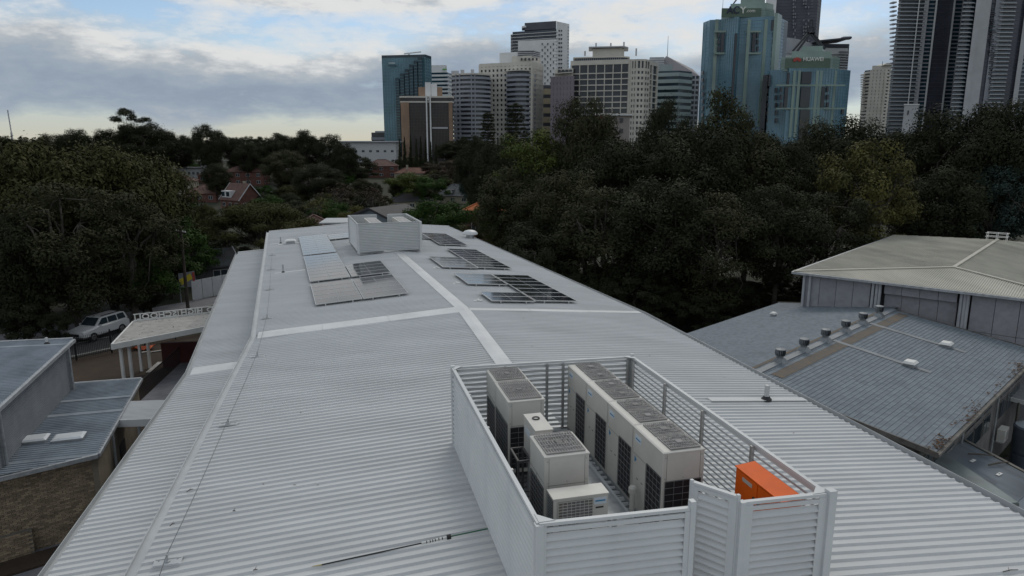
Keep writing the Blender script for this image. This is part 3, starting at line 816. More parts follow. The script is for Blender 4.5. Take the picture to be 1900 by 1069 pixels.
def panel_block(desc, s0, t0, n, left):
    sc = s0 + PW / 2
    k = KL if left else -KR
    tilt = math.atan(k)
    for i in range(n):
        t = t0 + PD / 2 + 0.01 + i * 1.012
        h = 0.175
        c = wp(a2, n2, sc, t, ZR + k * sc + h)
        where = 'nearest panel' if i == 0 else ('farthest panel' if i == n - 1 else ORD[i] + ' panel from the near end')
        o = thing('solar_panel', f'{where} of the {desc}', 'solar panel', c, R(-A_F), 'solar panels on the far roof')
        o.rotation_euler = Matrix.Rotation(R(-A_F), 4, 'Z').to_euler()
        o.rotation_euler = (Matrix.Rotation(R(-A_F), 4, 'Z') @ Matrix.Rotation(-tilt, 4, 'Y')).to_euler()
        part('glass', PG_, o); part('frame', PF_, o); part('centre_line', PC_, o)
        for x in (-0.62, 0.62):
            part('rail', PR_, o, (x, 0, 0))
            if i % 2 == 0 or i == n - 1:
                part('foot', PT_, o, (x, -PD / 2 + (0.06 if i == 0 else 0.3), 0.0))
panel_block('front outer block left of the ridge', -5.98, 4.05, 5, True)
panel_block('front inner block left of the ridge', -3.81, 4.0, 5, True)
panel_block('middle outer block left of the ridge', -5.97, 9.85, 9, True)
panel_block('short dark block left of the ridge', -3.77, 9.85, 4, True)
panel_block('far outer block left of the ridge', -5.97, 19.45, 10, True)
panel_block('small block left of the far screen', -3.80, 26.0, 3, True)
panel_block('short front pair right of the ridge', 1.63, 1.2, 2, False)
panel_block('long front block near the right eave', 3.82, 1.35, 7, False)
panel_block('three panel block behind the front pair', 1.63, 5.4, 3, False)
panel_block('middle inner block right of the ridge', 1.50, 10.65, 4, False)
panel_block('middle outer block near the right eave', 3.66, 10.85, 8, False)
panel_block('far block right of the far screen', 3.66, 21.3, 7, False)
panel_block('row directly right of the far screen', 1.49, 24.6, 4, False)

# ================================================================== small roof fittings
def on_far(s, t): 
    z = ZR + KL * s if s < 0 else ZR - KR * s
    return wp(a2, n2, s, t, z)
m_pipe = mat('vent_pipe', (0.55, 0.56, 0.57), rough=0.4, var=0.08)
m_rub = mat('rubber_boot', (0.03, 0.03, 0.032), rough=0.7, var=0.1)
def vent_pipe(label, P, h=0.42, r=0.045):
    t = thing('vent_pipe', label, 'vent pipe', P, 0, 'vent pipes through the roof')
    MB().lathe((0, 0, 0), [(r * 2.2, 0.0), (r * 2.1, 0.05), (r * 1.35, 0.10), (r * 1.3, 0.13)], 14).build('boot', m_rub, t, smooth=True)
    MB().lathe((0, 0, 0), [(r, 0.05), (r, h), (r * 1.12, h), (r * 1.12, h + 0.03), (r * 0.9, h + 0.04)], 14).build('pipe', m_pipe, t, smooth=True)
Pv = PZ(1422, 740, 7.95); Pv.z = zroof(Pv) + 0.02
vent_pipe('short pale vent pipe with black boot on the near right roof', Pv, 0.45, 0.075)
# flat flashing strip that runs to that pipe
tray = thing('flashing_tray', 'flat pale flashing tray running from the vent pipe to the right eave', 'flashing', Pv)
mbt = MB()
for s0_, s1_ in ((-1.9, 1.35),):
    q = [Pv + n1 * s0_ + a1 * 0.13, Pv + n1 * s1_ + a1 * 0.13, Pv + n1 * s1_ - a1 * 0.13, Pv + n1 * s0_ - a1 * 0.13]
    mbt.slab([Vector((p.x, p.y, zroof(p) + 0.055)) for p in q], 0.012)
mbt.build('sheet', m_roof, tray, world=True)
for lab, s, t, ln in (('thin dark vent pipe left of the middle solar block', -7.3, 14.4, (0.0, 1.25)), ('thin dark vent pipe near the far left roof corner', -7.35, 27.6, (-0.3, 1.2))):
    P = on_far(s, t)
    tv = thing('vent_pipe', lab, 'vent pipe', P, 0, 'vent pipes through the roof')
    MB().lathe((0, 0, 0), [(0.10, 0.03), (0.09, 0.09), (0.055, 0.12)], 12).build('boot', m_rub, tv)
    MB().lathe((0, 0, 0), [(0.045, 0.05), (0.045, 0.52), (0.05, 0.53)], 12).build('pipe', m_galv, tv)
    q = [on_far(s + a, t + b) + Z * 0.055 for a, b in ((ln[0] - 0.5, -0.1), (ln[1], -0.1), (ln[1], 0.1), (ln[0] - 0.5, 0.1))]
    MB().slab(q, 0.01).build('flashing_strip', m_flash, tv, world=True)
# skylight hatch
P = on_far(-6.65, 26.9)
h_ = thing('exhaust_cowl', 'square pale exhaust cowl left of the far solar block', 'roof vent', P, R(-A_F))
MB().bb(-0.32, 0.32, -0.32, 0.32, 0.02, 0.2).build('curb', m_galv, h_)
MB().add([(-0.42, -0.42, 0.26), (0.42, -0.42, 0.26), (0.42, 0.42, 0.26), (-0.42, 0.42, 0.26), (-0.25, -0.25, 0.36), (0.25, -0.25, 0.36), (0.25, 0.25, 0.36), (-0.25, 0.25, 0.36)],
         [(3, 2, 1, 0), (0, 1, 5, 4), (1, 2, 6, 5), (2, 3, 7, 6), (3, 0, 4, 7), (4, 5, 6, 7)]).build('cap', m_flash, h_)
for x in (-0.3, 0.3):
    for y in (-0.3, 0.3): MB().bb(x - 0.02, x + 0.02, y - 0.02, y + 0.02, 0.2, 0.26).build('stand_off', m_galv, h_)
MB().slab([on_far(-6.65 + a, 26.9 + b) + Z * 0.055 for a, b in ((-0.9, -0.2), (0.9, -0.2), (0.9, 0.2), (-0.9, 0.2))], 0.01).build('flashing_strip', m_flash, h_, world=True)
# domed exhaust fan on the right
P = on_far(7.55, 27.2)
dv = thing('domed_vent', 'white domed exhaust fan at the far right eave', 'roof vent', P, R(-A_F))
MB().lathe((0, 0, 0), [(0.34, 0.0), (0.32, 0.30)], 20).build('curb', m_galv, dv, smooth=True)
MB().lathe((0, 0, 0), [(0.62, 0.34), (0.64, 0.40), (0.60, 0.50), (0.48, 0.62), (0.25, 0.70), (0.05, 0.72)], 24).build('dome', m_flash, dv, smooth=True)
MB().lathe((0, 0, 0), [(0.36, 0.30), (0.36, 0.345)], 20).build('throat', m_black, dv)

# static line along the left of the roof: plates and cable
m_cable = mat('steel_cable', (0.20, 0.205, 0.21), rough=0.4, metal=0.6, var=0.1)
anch_px = [(311, 1043), (424, 787), (478, 661), (496, 590), (501, 537), (503, 500), (505, 474)]
anchors = []
for i, (u, v) in enumerate(anch_px):
    P = PZ(u, v, 8.0)
    for _ in range(4): P = PZ(u, v, zroof(P) + 0.05)
    anchors.append(P)
    where = ['in the near left foreground', 'second from the foreground', 'just before the roof bend', 'first beyond the roof bend', 'second beyond the roof bend', 'third beyond the roof bend', 'last before the far end'][i]
    t = thing('roof_anchor', f'flat steel safety line anchor plate {where}', 'roof anchor', P, R(-(A_N if i < 3 else A_F)), 'safety line anchors')
    MB().bb(-0.24, 0.24, -0.13, 0.13, -0.004, 0.006).build('plate', m_gut, t)
    for y in (-0.10, 0.10): MB().bb(-0.22, 0.22, y - 0.012, y + 0.012, 0.006, 0.018).build('plate_rib', m_gut, t)
    MB().lathe((0, 0, 0), [(0.05, 0.006), (0.045, 0.03), (0.018, 0.035), (0.016, 0.13), (0.03, 0.135), (0.03, 0.155)], 12).build('anchor_post', m_galv, t)
    for x in (-0.16, 0.16): MB().cyl((x, 0.06, 0.006), (x, 0.06, 0.02), 0.014, 0.014, 6).build('bolt', m_galv, t)
cab = thing('safety_cable', 'thin grey safety cable strung along the left of the main roof', 'cable', anchors[0])
pts = [wp(a1, n1, -7.8, -30, 8.0 + 0.2)] + [p + Z * 0.15 for p in anchors]
full = []
for i in range(len(pts) - 1):
    for q in range(6):
        f = q / 6; p = pts[i].lerp(pts[i + 1], f); full.append(p - Z * (0.05 * 4 * f * (1 - f)))
full.append(pts[-1])
MB().tube(full, 0.0075, 5).build('wire', m_cable, cab, world=True)
# conduit plates right of the ridge
for i, (u, v) in enumerate(((887, 558), (847, 526), (810, 497))):
    P = PZ(u, v, 8.4)
    for _ in range(4): P = PZ(u, v, zroof(P) + 0.04)
    t = thing('junction_box', ['small white junction plate beside the short front solar pair', 'small white junction plate beside the three panel block', 'small white junction plate beside the middle inner block'][i], 'junction box', P, R(-A_F))
    MB().bb(-0.2, 0.2, -0.09, 0.09, 0.0, 0.02).build('base', m_flash, t)
    MB().lathe((0, 0, 0), [(0.07, 0.02), (0.065, 0.07), (0.02, 0.08)], 12).build('cap', m_white, t)
# telescopic pole left lying on the roof
def onroof(u, v, dz):
    P = PZ(u, v, 8.0)
    for _ in range(5): P = PZ(u, v, zroof(P) + dz)
    return P
pole = thing('telescopic_pole', 'telescopic pole in green, white and black lying on the near roof', 'pole', onroof(700, 1025, 0.05))
q0, q1, q2, q3 = onroof(597, 1048, 0.06), onroof(782, 1008, 0.06), onroof(829, 997, 0.06), onroof(905, 981, 0.07)
MB().tube([q0, q1], 0.013, 8).build('black_section', m_black, pole, world=True)
MB().tube([q1, q2], 0.024, 10).build('white_grip', m_white, pole, world=True)
mm = MB()
for f in (0.18, 0.32, 0.42, 0.52, 0.66, 0.8):
    a_ = q1.lerp(q2, f); mm.tube([a_, a_ + (q2 - q1).normalized() * 0.018], 0.0255, 8)
mm.build('print_marks', m_black, pole, world=True)
MB().tube([q2, q2 + (q3 - q2) * 0.10], 0.045, 8).build('clamp', m_black, pole, world=True)
MB().tube([q2 + (q3 - q2) * 0.10, q3], 0.013, 8).build('green_section', mat('pole_green', (0.02, 0.13, 0.06), rough=0.4, var=0.05), pole, world=True)
MB().tube([onroof(578, 1051, 0.06), q0], [0.004, 0.012], 6).build('tip', mat('tip_yellow', (0.45, 0.36, 0.12), rough=0.5, var=0.1), pole, world=True)
# twigs and leaf litter lying on the roof
m_twig = mat('dry_twig', (0.11, 0.095, 0.08), rough=0.9, var=0.2)
for i, (u, v, u2, v2, lab) in enumerate(((346, 913, 358, 907, 'small dry twig lying against the step flashing'), (470, 1058, 478, 1057, 'tiny dry twig near the bottom edge left of the pole'), (432, 948, 437, 948, 'tiny dry leaf on the roof above the safety anchor'), (1861, 1061, 1889, 1057, 'dry leaf strip on the roof at the lower right corner'), (315, 976, 324, 971, 'short dry twig near the foreground anchor plate'))):
    p, q = onroof(u, v, 0.05), onroof(u2, v2, 0.05)
    tw = MB().tube([p, p.lerp(q, 0.5) + Z * 0.015, q], [0.009, 0.010, 0.005], 5)
    tw.cyl(p.lerp(q, 0.4), p.lerp(q, 0.6) + a1 * 0.08 + Z * 0.02, 0.006, 0.003, 5)
    tag(tw.build('twig', m_twig), lab, 'twig')

# ================================================================== right: grey tiled block with turbine vents
m_tile = mat('grey_roof_tile', (0.195, 0.222, 0.25), rough=0.85, var=0.12, scale=0.6, col2=(0.175, 0.20, 0.226), isl=0.12, spec=0.2)
m_fasc = mat('weathered_fascia', (0.17, 0.16, 0.145), rough=0.8, var=0.2, scale=2)
m_lich = mat('tile_lichen', (0.165, 0.128, 0.09), rough=0.95, var=0.3, scale=3.2, col2=(0.115, 0.115, 0.115))
m_clad = mat('wall_boards', (0.16, 0.155, 0.15), rough=0.75, var=0.15)
ZG, ZE = 6.0, 5.0
G0 = PZ(1387, 700, ZG); G1 = PZ(1658, 575, ZG)
gd_ = (G1 - G0).normalized(); gp = Vector((gd_.y, -gd_.x, 0))      # gp points to the right eave
GLEN = (G1 - G0).length; HALF = 7.1
blk = thing('tiled_classroom_block', 'grey tiled classroom block with a row of turbine vents on its ridge', 'building', (G0.x, G0.y, 0), math.atan2(gd_.y, gd_.x))
# local frame: x along ridge, y to the left (so right eave is -y)
def courses(parent, x0, x1, y_ridge, y_eave, z_ridge, z_eave, name, course=0.19, tile_w=0.21):
    mb = MB(); L = math.hypot(y_eave - y_ridge, z_eave - z_ridge); n = int(L / course)
    for i in range(n):
        f0, f1 = i / n, (i + 1) / n
        ya, yb = y_ridge + (y_eave - y_ridge) * f0, y_ridge + (y_eave - y_ridge) * f1
        za, zb = z_ridge + (z_eave - z_ridge) * f0, z_ridge + (z_eave - z_ridge) * f1
        off = (i % 2) * 0.5
        xs_ = x0
        k = 0
        while xs_ < x1 - 0.01:
            xe = min(x1, x0 + (k + 1 - off) * tile_w)
            if xe > xs_ + 0.02:
                g_ = 0.0015
                mb.add([(xs_ + g_, ya, za - 0.004), (xe - g_, ya, za - 0.004), (xe - g_, yb, zb + 0.014), (xs_ + g_, yb, zb + 0.014), (xs_ + g_, yb, zb - 0.02), (xe - g_, yb, zb - 0.02)], [(0, 1, 2, 3), (3, 2, 5, 4)])
            xs_ = xe; k += 1
    o = mb.build(name, m_tile, parent); o['kind'] = 'stuff'
    # sheathing below
    MB().add([(x0, y_ridge, z_ridge - 0.05), (x1, y_ridge, z_ridge - 0.05), (x1, y_eave, z_eave - 0.05), (x0, y_eave, z_eave - 0.05)], [(0, 1, 2, 3)]).build('roof_underlay', m_fasc, parent)
courses(blk, 0, GLEN, -0.05, -HALF, ZG, ZE, 'roof_tiles')
courses(blk, 0, GLEN + 1.5, 0.05, 7.6, ZG, ZE - 0.05, 'roof_tiles')
MB().box((GLEN / 2, 0, ZG + 0.02), (GLEN, 0.32, 0.05)).build('ridge_capping', mat('lead_flashing', (0.215, 0.235, 0.255), rough=0.6, var=0.1), blk)
# stained strips flanking the ridge
for y_a, y_b, nm in ((-0.95, -0.45, 'lichen_patch'), (0.38, 0.6, 'lichen_patch')):
    f = lambda y: ZG - abs(y) / HALF * (ZG - ZE) + 0.032
    MB().add([(1.2, y_a, f(y_a)), (GLEN - 0.4, y_a, f(y_a)), (GLEN - 0.4, y_b, f(y_b)), (1.2, y_b, f(y_b))], [(0, 1, 2, 3)]).build(nm, m_lich, blk)
fz = lambda y: ZG - abs(y) / HALF * (ZG - ZE)
_rx = lambda u: (WM[blk.name].inverted() @ PZ(u, 575 + 0.4634 * (1658 - u), ZG)).x
for xx, ln in ((_rx(1538) + 0.1, 4.6), (_rx(1606) + 0.1, 4.8)):
    MB().add([(xx - 0.16, -0.2, fz(0.2) + 0.035), (xx + 0.16, -0.2, fz(0.2) + 0.035), (xx + 0.16, -ln, fz(ln) + 0.035), (xx - 0.16, -ln, fz(ln) + 0.035)], [(0, 1, 2, 3)]).build('cross_flashing', mat('lead_flashing', (0.215, 0.235, 0.255), rough=0.6, var=0.1), blk)
# eaves gutter, barge, walls
MB().bb(-0.1, GLEN + 0.05, -HALF - 0.14, -HALF + 0.0, ZE - 0.14, ZE - 0.03).build('gutter', m_fasc, blk)
for sgn, he, ze in ((-1, HALF, ZE), (1, 7.6, ZE - 0.05)):
    for x, l_ in ((-0.06, 0), (GLEN + 0.03, 0)):
        if sgn > 0 and x > 1: x += 1.5
        MB().bar((x, 0, ZG - 0.05), (x, sgn * (he + 0.1), ze - 0.06), 0.06, 0.2).build('barge_board', m_fasc, blk)
MB().bb(0.35, GLEN - 0.2, -HALF + 0.55, -HALF + 0.75, 0, ZE - 0.05).build('wall', m_clad, blk)
MB().bb(0.35, GLEN + 1.2, 6.9, 7.05, 0, ZE - 0.1).build('wall', m_clad, blk)
for x in (0.35, GLEN - 0.3):
    MB().add([(x, -HALF + 0.6, 0), (x, 7, 0), (x, 7, ZE - 0.05), (x, 0, ZG - 0.1), (x, -HALF + 0.6, ZE - 0.0)], [(0, 1, 2, 3, 4)]).build('gable_wall', m_clad, blk)
for k in range(11):
    x = 1.2 + k * (GLEN - 2.4) / 10
    if k % 4 != 3:
        for zz, hh in ((2.9, 0.9), (4.0, 0.85)):
            fwn = MB().bb(x - 0.62, x + 0.62, -HALF + 0.51, -HALF + 0.549, zz - hh / 2, zz + hh / 2).build('window', m_clad, blk)
            for dx in (-0.31, 0.31):
                MB().bb(x + dx - 0.27, x + dx + 0.27, -HALF + 0.495, -HALF + 0.51, zz - hh / 2 + 0.05, zz + hh / 2 - 0.05).build('pane', m_glass, fwn)
    else:
        MB().cyl((x, -HALF + 0.45, 0), (x, -HALF + 0.45, ZE - 0.14), 0.05, 0.05, 10).build('downpipe', m_galv, blk)
# leaf litter in the right gutter
rnd = random.Random(3)
lt = MB()
for k in range(260):
    x = rnd.choice((rnd.gauss(0.8, 0.5), rnd.gauss(5.0, 0.9), rnd.gauss(13.5, 1.0), rnd.uniform(0, GLEN))); y = -HALF + abs(rnd.gauss(0, 0.22)) - 0.06
    a_ = rnd.uniform(0, 6.28); r_ = rnd.uniform(0.03, 0.09)
    zz = fz(min(abs(y), HALF)) + rnd.uniform(0.02, 0.10)
    lt.add([(x + r_ * math.cos(a_), y + r_ * math.sin(a_), zz), (x + r_ * math.cos(a_ + 2.1), y + r_ * math.sin(a_ + 2.1), zz + rnd.uniform(-.02, .05)), (x + r_ * math.cos(a_ + 4.2), y + r_ * math.sin(a_ + 4.2), zz + rnd.uniform(-.02, .03))], [(0, 1, 2)])
lo = lt.build('gutter_litter', mat('dry_leaves', (0.10, 0.055, 0.03), rough=0.95, var=0.3, scale=6), blk); lo['kind'] = 'stuff'
# turbine ventilators
m_turb = mat('turbine_steel', (0.20, 0.22, 0.24), rough=0.55, metal=0.15, var=0.15, scale=8)
m_tbase = mat('turbine_base', (0.24, 0.26, 0.275), rough=0.45, metal=0.4, var=0.12, scale=6)
Mb = WM[blk.name]
ridge_x = lambda u: (Mb.inverted() @ PZ(u, 575 + 0.4634 * (1658 - u), ZG)).x
tv_pos = [ridge_x(u) for u in (1448, 1492, 1532, 1569, 1601, 1631)]
tp_proto = None
for i, x in enumerate(tv_pos):
    P = Mb @ Vector((x, 0.02, ZG + 0.04))
    lab = f'{ORD[i]} turbine ventilator from the near end of the grey tiled ridge' if i < 5 else 'farthest turbine ventilator on the grey tiled ridge, by the hall'
    if tp_proto is None:
        t = thing('turbine_ventilator', lab, 'roof vent', P, math.atan2(gd_.y, gd_.x), 'turbine vents on the tiled ridge')
        MB().add([(-0.36, -0.36, -0.08), (0.36, -0.36, -0.08), (0.36, 0.36, -0.08), (-0.36, 0.36, -0.08), (-0.2, -0.2, 0.22), (0.2, -0.2, 0.22), (0.2, 0.2, 0.22), (-0.2, 0.2, 0.22)],
                 [(3, 2, 1, 0), (0, 1, 5, 4), (1, 2, 6, 5), (2, 3, 7, 6), (3, 0, 4, 7), (4, 5, 6, 7)]).build('base', m_tbase, t)
        MB().lathe((0, 0, 0), [(0.2, 0.2), (0.2, 0.34), (0.26, 0.36)], 18).build('throat', m_tbase, t, smooth=True)
        MB().lathe((0, 0, 0), [(0.21, 0.36), (0.21, 0.71)], 18).build('core', m_black, t)
        for k in range(18):
            a_ = k * math.pi / 9
            c_, s_ = math.cos(a_), math.sin(a_); c2_, s2_ = math.cos(a_ + 0.22), math.sin(a_ + 0.22)
            MB().add([(0.27 * c_, 0.27 * s_, 0.36), (0.315 * c_, 0.315 * s_, 0.54), (0.28 * c_, 0.28 * s_, 0.71), (0.24 * c2_, 0.24 * s2_, 0.71), (0.26 * c2_, 0.26 * s2_, 0.54), (0.23 * c2_, 0.23 * s2_, 0.36)], [(0, 1, 4, 5), (1, 2, 3, 4)]).build('vane', m_turb, t)
        MB().lathe((0, 0, 0), [(0.30, 0.71), (0.29, 0.75), (0.15, 0.79), (0.03, 0.795)], 20).build('cap', m_turb, t, smooth=True)
        t.scale = (0.76, 0.76, 0.76)
        tp_proto = t
    else:
        t = copy_tree(tp_proto); t.location = P; t['label'] = lab
# low exhaust cowls on the tiled slopes
for i, (x, y, lab) in enumerate(((ridge_x(1606) + 0.1, -3.9, 'white exhaust cowl low on the tiled slope nearest the hall'), (ridge_x(1538) + 0.1, -3.7, 'white exhaust cowl halfway down the right tiled slope'), (GLEN * 0.80, 5.6, 'small white cowl on the left tiled slope'))):
    P = Mb @ Vector((x, y, fz(y)))
    t = thing('exhaust_cowl', lab, 'roof vent', P, math.atan2(gd_.y, gd_.x))
    s_ = 1.0 if i < 2 else 0.6
    MB().bb(-0.22 * s_, 0.22 * s_, -0.22 * s_, 0.22 * s_, -0.04, 0.14).build('curb', m_galv, t)
    MB().add([(-0.32 * s_, -0.28 * s_, 0.16), (0.32 * s_, -0.28 * s_, 0.16), (0.32 * s_, 0.28 * s_, 0.16), (-0.32 * s_, 0.28 * s_, 0.16), (-0.24 * s_, -0.2 * s_, 0.26), (0.24 * s_, -0.2 * s_, 0.26), (0.24 * s_, 0.2 * s_, 0.26), (-0.24 * s_, 0.2 * s_, 0.26)],
             [(3, 2, 1, 0), (0, 1, 5, 4), (1, 2, 6, 5), (2, 3, 7, 6), (3, 0, 4, 7), (4, 5, 6, 7)]).build('cap', m_white, t)
    MB().bb(-0.18 * s_, 0.18 * s_, -0.18 * s_, 0.18 * s_, 0.14, 0.16).build('throat', m_black, t)

# ================================================================== right: hall
m_conc = mat('precast_concrete', (0.305, 0.305, 0.33), rough=0.85, var=0.07, scale=2.5, bump=0.3, bscale=18, obr=0.05)
m_hroof = mat('hall_roof_sheet', (0.47, 0.455, 0.395), rough=0.6, var=0.12, scale=0.5, stretch=(1, 0.3, 1))
m_hcol = mat('hall_column', (0.42, 0.43, 0.46), rough=0.7, var=0.08)
ZH = 7.5
Hc = PZ(1487, 504, ZH); Hr = PZ(1900, 552, ZH)
hd = (Hr - Hc).normalized(); hin = Vector((-hd.y, hd.x, 0))
if hin.y < 0: hin = -hin
hall = thing('school_hall', 'concrete panelled hall with low hipped cream metal roof', 'building', (Hc.x, Hc.y, 0), math.atan2(hd.y, hd.x))
iH = WM[hall.name].inverted()
def hl(u, v, z): return iH @ PZ(u, v, z)
HW = 30.0; HDp = 22.0
HR = 0.5
apex = hl(1770, 497, ZH + HR); apex2 = hl(1864, 446, ZH + HR)
# depth of the hall from the far left corner of its roof
fl = hl(1715, 441, ZH)
HDp = max(18.0, fl.y)
AX, AY = apex.x, apex.y
HW = 2 * AX
def roofplane(pts, nrm_axis, name):
    """ribbed plane: pts polygon (local); ribs as thin battens following the fall"""
    MB().add(pts, [tuple(range(len(pts)))]).build(name, m_hroof, hall)
O = 0.35
c0, c1, c2, c3 = Vector((-O, -O, ZH)), Vector((HW + O, -O, ZH)), Vector((HW + O, HDp + O, ZH)), Vector((-O, HDp + O, ZH))
ap1, ap2 = Vector((AX, AY, ZH + HR)), Vector((AX, apex2.y, ZH + HR))
roofplane([c0, c1, ap1], 'y', 'roof_plane'); roofplane([c1, c2, ap2, ap1], 'x', 'roof_plane')
roofplane([c2, c3, ap2], 'y', 'roof_plane'); roofplane([c3, c0, ap1, ap2], 'x', 'roof_plane')
# ribs on the near hip
rb = MB()
nrib = 130
for i in range(1, nrib):
    x = -O + (HW + 2 * O) * i / nrib
    f = (x + O) / (AX + O) if x < AX else (HW + O - x) / (HW + O - AX)
    y1_ = -O + f * (AY + O); z1_ = ZH + f * HR
    rb.bar((x, -O, ZH + 0.02), (x, y1_, z1_ + 0.02), 0.05, 0.04)
o_ = rb.build('roof_ribs', m_hroof, hall); o_['kind'] = 'stuff'
rb = MB()
for side in (0, 1):
    nn = 90
    for i in range(1, nn):
        y = -O + (HDp + 2 * O) * i / nn
        f = min(1.0, (y + O) / (AY + O), (HDp + O - y) / (HDp + O - ap2.y))
        if side == 0: rb.bar((-O, y, ZH + 0.015), (-O + f * (AX + O), y, ZH + f * HR + 0.015), 0.05, 0.03)
        else: rb.bar((HW + O, y, ZH + 0.015), (HW + O - f * (AX + O), y, ZH + f * HR + 0.015), 0.05, 0.03)
o_ = rb.build('roof_ribs', m_hroof, hall); o_['kind'] = 'stuff'
for p, q in ((c0, ap1), (c1, ap1), (ap1, ap2)):
    MB().bar(p + Z * 0.06, q + Z * 0.06, 0.22, 0.05).build('hip_capping', mat('hall_capping', (0.47, 0.455, 0.395), rough=0.6, var=0.08), hall)
MB().bb(-O - 0.1, HW + O, -O - 0.14, -O + 0.0, ZH - 0.13, ZH + 0.01).build('gutter', m_galv, hall)
MB().bb(-O - 0.14, -O, -O + 0.003, HDp + O, ZH - 0.13, ZH + 0.01).build('gutter', m_galv, hall)
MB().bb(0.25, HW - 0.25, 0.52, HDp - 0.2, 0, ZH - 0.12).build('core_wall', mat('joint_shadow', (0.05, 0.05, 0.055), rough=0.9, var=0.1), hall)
pw_ = 1.02
def hall_panels(x_a, x_b, y_f, z_list):
    n = max(1, round((x_b - x_a) / pw_)); w = (x_b - x_a) / n
    for i in range(n):
        for z_a, z_b in z_list:
            ubox('panel', m_conc, hall, (x_a + (i + 0.5) * w, y_f, (z_a + z_b) / 2), (w - 0.025, 0.16, z_b - z_a - 0.025))
zs = [(0.0, 1.75), (1.75, 3.5), (3.5, 5.25), (5.25, ZH - 0.14)]
u_to_x = lambda u: hl(u, 504 + (u - 1487) * 0.1162, ZH).x
cols_u = [(1494, 1505), (1622, 1629, 1635), (1786, 1793, 1799)]
xcol = [[u_to_x(u) for u in c] for c in cols_u]
hall_panels(0.2, xcol[1][0] - 0.15, 0.12, zs)
hall_panels(xcol[1][2] + 0.2, xcol[2][0] - 0.2, 0.40, [(0, 1.75), (1.75, 3.5), (3.5, 5.25), (5.25, ZH - 0.8)])
hall_panels(xcol[1][2] + 0.2, xcol[2][0] - 0.2, 0.12, [(ZH - 0.76, ZH - 0.14)])
hall_panels(xcol[2][2] + 0.15, HW - 0.2, 0.12, zs)
for c in xcol:
    for x in c: MB().cyl((x, -0.06, 0), (x, -0.06, ZH - 0.14), 0.085, 0.085, 12).build('column', m_hcol, hall, smooth=True)
# left side wall of the hall
for i in range(int(HDp / 2)):
    for z_a, z_b in zs:
        ubox('panel', m_conc, hall, (0.12, 1.25 + i * 2.0, (z_a + z_b) / 2), (0.16, 1.96, z_b - z_a - 0.025))
# roof access frame on the hall
rp = hl(1862, 446, ZH + 1.15)
ra = thing('roof_access_frame', 'small white tubular guard frame on the hall roof ridge', 'guard rail', tuple(WM[hall.name] @ Vector((AX, ap2.y - 0.6, ZH + HR))), math.atan2(hd.y, hd.x))
g = MB()
for x in (-0.65, 0.0, 0.65):
    for y in (-0.4, 0.4): g.bar((x, y, 0), (x, y, 0.6), 0.04, 0.04)
for z in (0.32, 0.6):
    for y in (-0.4, 0.4): g.bar((-0.75, y, z), (0.75, y, z), 0.04, 0.04)
    for x in (-0.65, 0.65): g.bar((x, -0.4, z), (x, 0.4, z), 0.04, 0.04)
g.build('tube_frame', m_white, ra)

# ================================================================== right: low roofs by the eave, court, tank
m_lowroof = mat('low_green_roof', (0.20, 0.235, 0.235), rough=0.6, var=0.12, scale=1)
lowp = [PZ(u, v, 3.4) for u, v in ((1600, 745), (1778, 812), (1930, 893), (1930, 990), (1880, 938), (1700, 850))]
lb = thing('low_link_roof', 'low grey tiled link roof below the corner of the tiled block', 'roof', (lowp[1].x, lowp[1].y, 0))
MB().slab([p for p in lowp], 0.06).build('roof_deck', m_tile, lb, world=True)
# courses across it
cm = MB()
pa, pb, pc, pd = lowp[1], lowp[2], lowp[4], lowp[5]
for i in range(22):
    f = i / 22
    p, q = pa.lerp(pd, f), pb.lerp(pc, f)
    cm.bar(p + Z * 0.012, q + Z * 0.012, 0.16, 0.02)
o_ = cm.build('tile_courses', m_tile, lb, world=True); o_['kind'] = 'stuff'
MB().bar(pa + Z * 0.02, pb + Z * 0.02, 0.14, 0.1).build('eave_edge', m_fasc, lb, world=True)
MB().bar(Vector((lowp[2].x, lowp[2].y, 1.7)) - Z * 0.0, Vector((lowp[1].x, lowp[1].y, 1.7)), 0.15, 3.25).build('wall', m_clad, lb, world=True)
gs = [PZ(u, v, 3.75) for u, v in ((1650, 800), (1750, 838), (1890, 932), (1872, 934), (1690, 845))]
ls = thing('lean_to_roof', 'pale green sheet lean-to roof tucked beside the main eave', 'roof', (gs[0].x, gs[0].y, 0))
MB().slab(gs, 0.09).build('roof_sheet', m_lowroof, ls, world=True)
MB().bar(gs[2] - Z * 0.12, gs[1] - Z * 0.12, 0.06, 0.16).build('fascia', m_fasc, ls, world=True)
for f in (0.1, 0.5, 0.9):
    q = gs[1].lerp(gs[2], f); MB().bb(q.x - 0.35, q.x - 0.25, q.y - 0.05, q.y + 0.05, 0, 3.6).build('post', m_fasc, ls, world=True)
# fittings on the link roof
for i, (u, v, lab) in enumerate(((1760, 834, 'pale anchor plate on the link roof nearest the tiled corner'), (1805, 855, 'pale anchor plate in the middle of the link roof'), (1854, 880, 'pale anchor plate on the link roof nearest the picture edge'))):
    P = PZ(u, v, 3.45)
    t = thing('roof_anchor', lab, 'roof anchor', P, 0.6)
    MB().bb(-0.16, 0.16, -0.06, 0.06, 0, 0.012).build('plate', m_white, t); MB().lathe((0, 0, 0), [(0.03, 0.012), (0.03, 0.06), (0.015, 0.065)], 8).build('stud', m_white, t)
for i, (u, v, u2, v2, lab) in enumerate(((1796, 842, 1846, 846, 'dark fallen stick across the upper edge of the link roof'), (1834, 863, 1872, 857, 'dark fallen stick lying farther along the link roof'))):
    tag(MB().tube([PZ(u, v, 3.5), PZ((u + u2) / 2, (v + v2) / 2 - 1, 3.55), PZ(u2, v2, 3.5)], [0.03, 0.035, 0.02], 6).build('stick', m_twig), lab, 'stick')
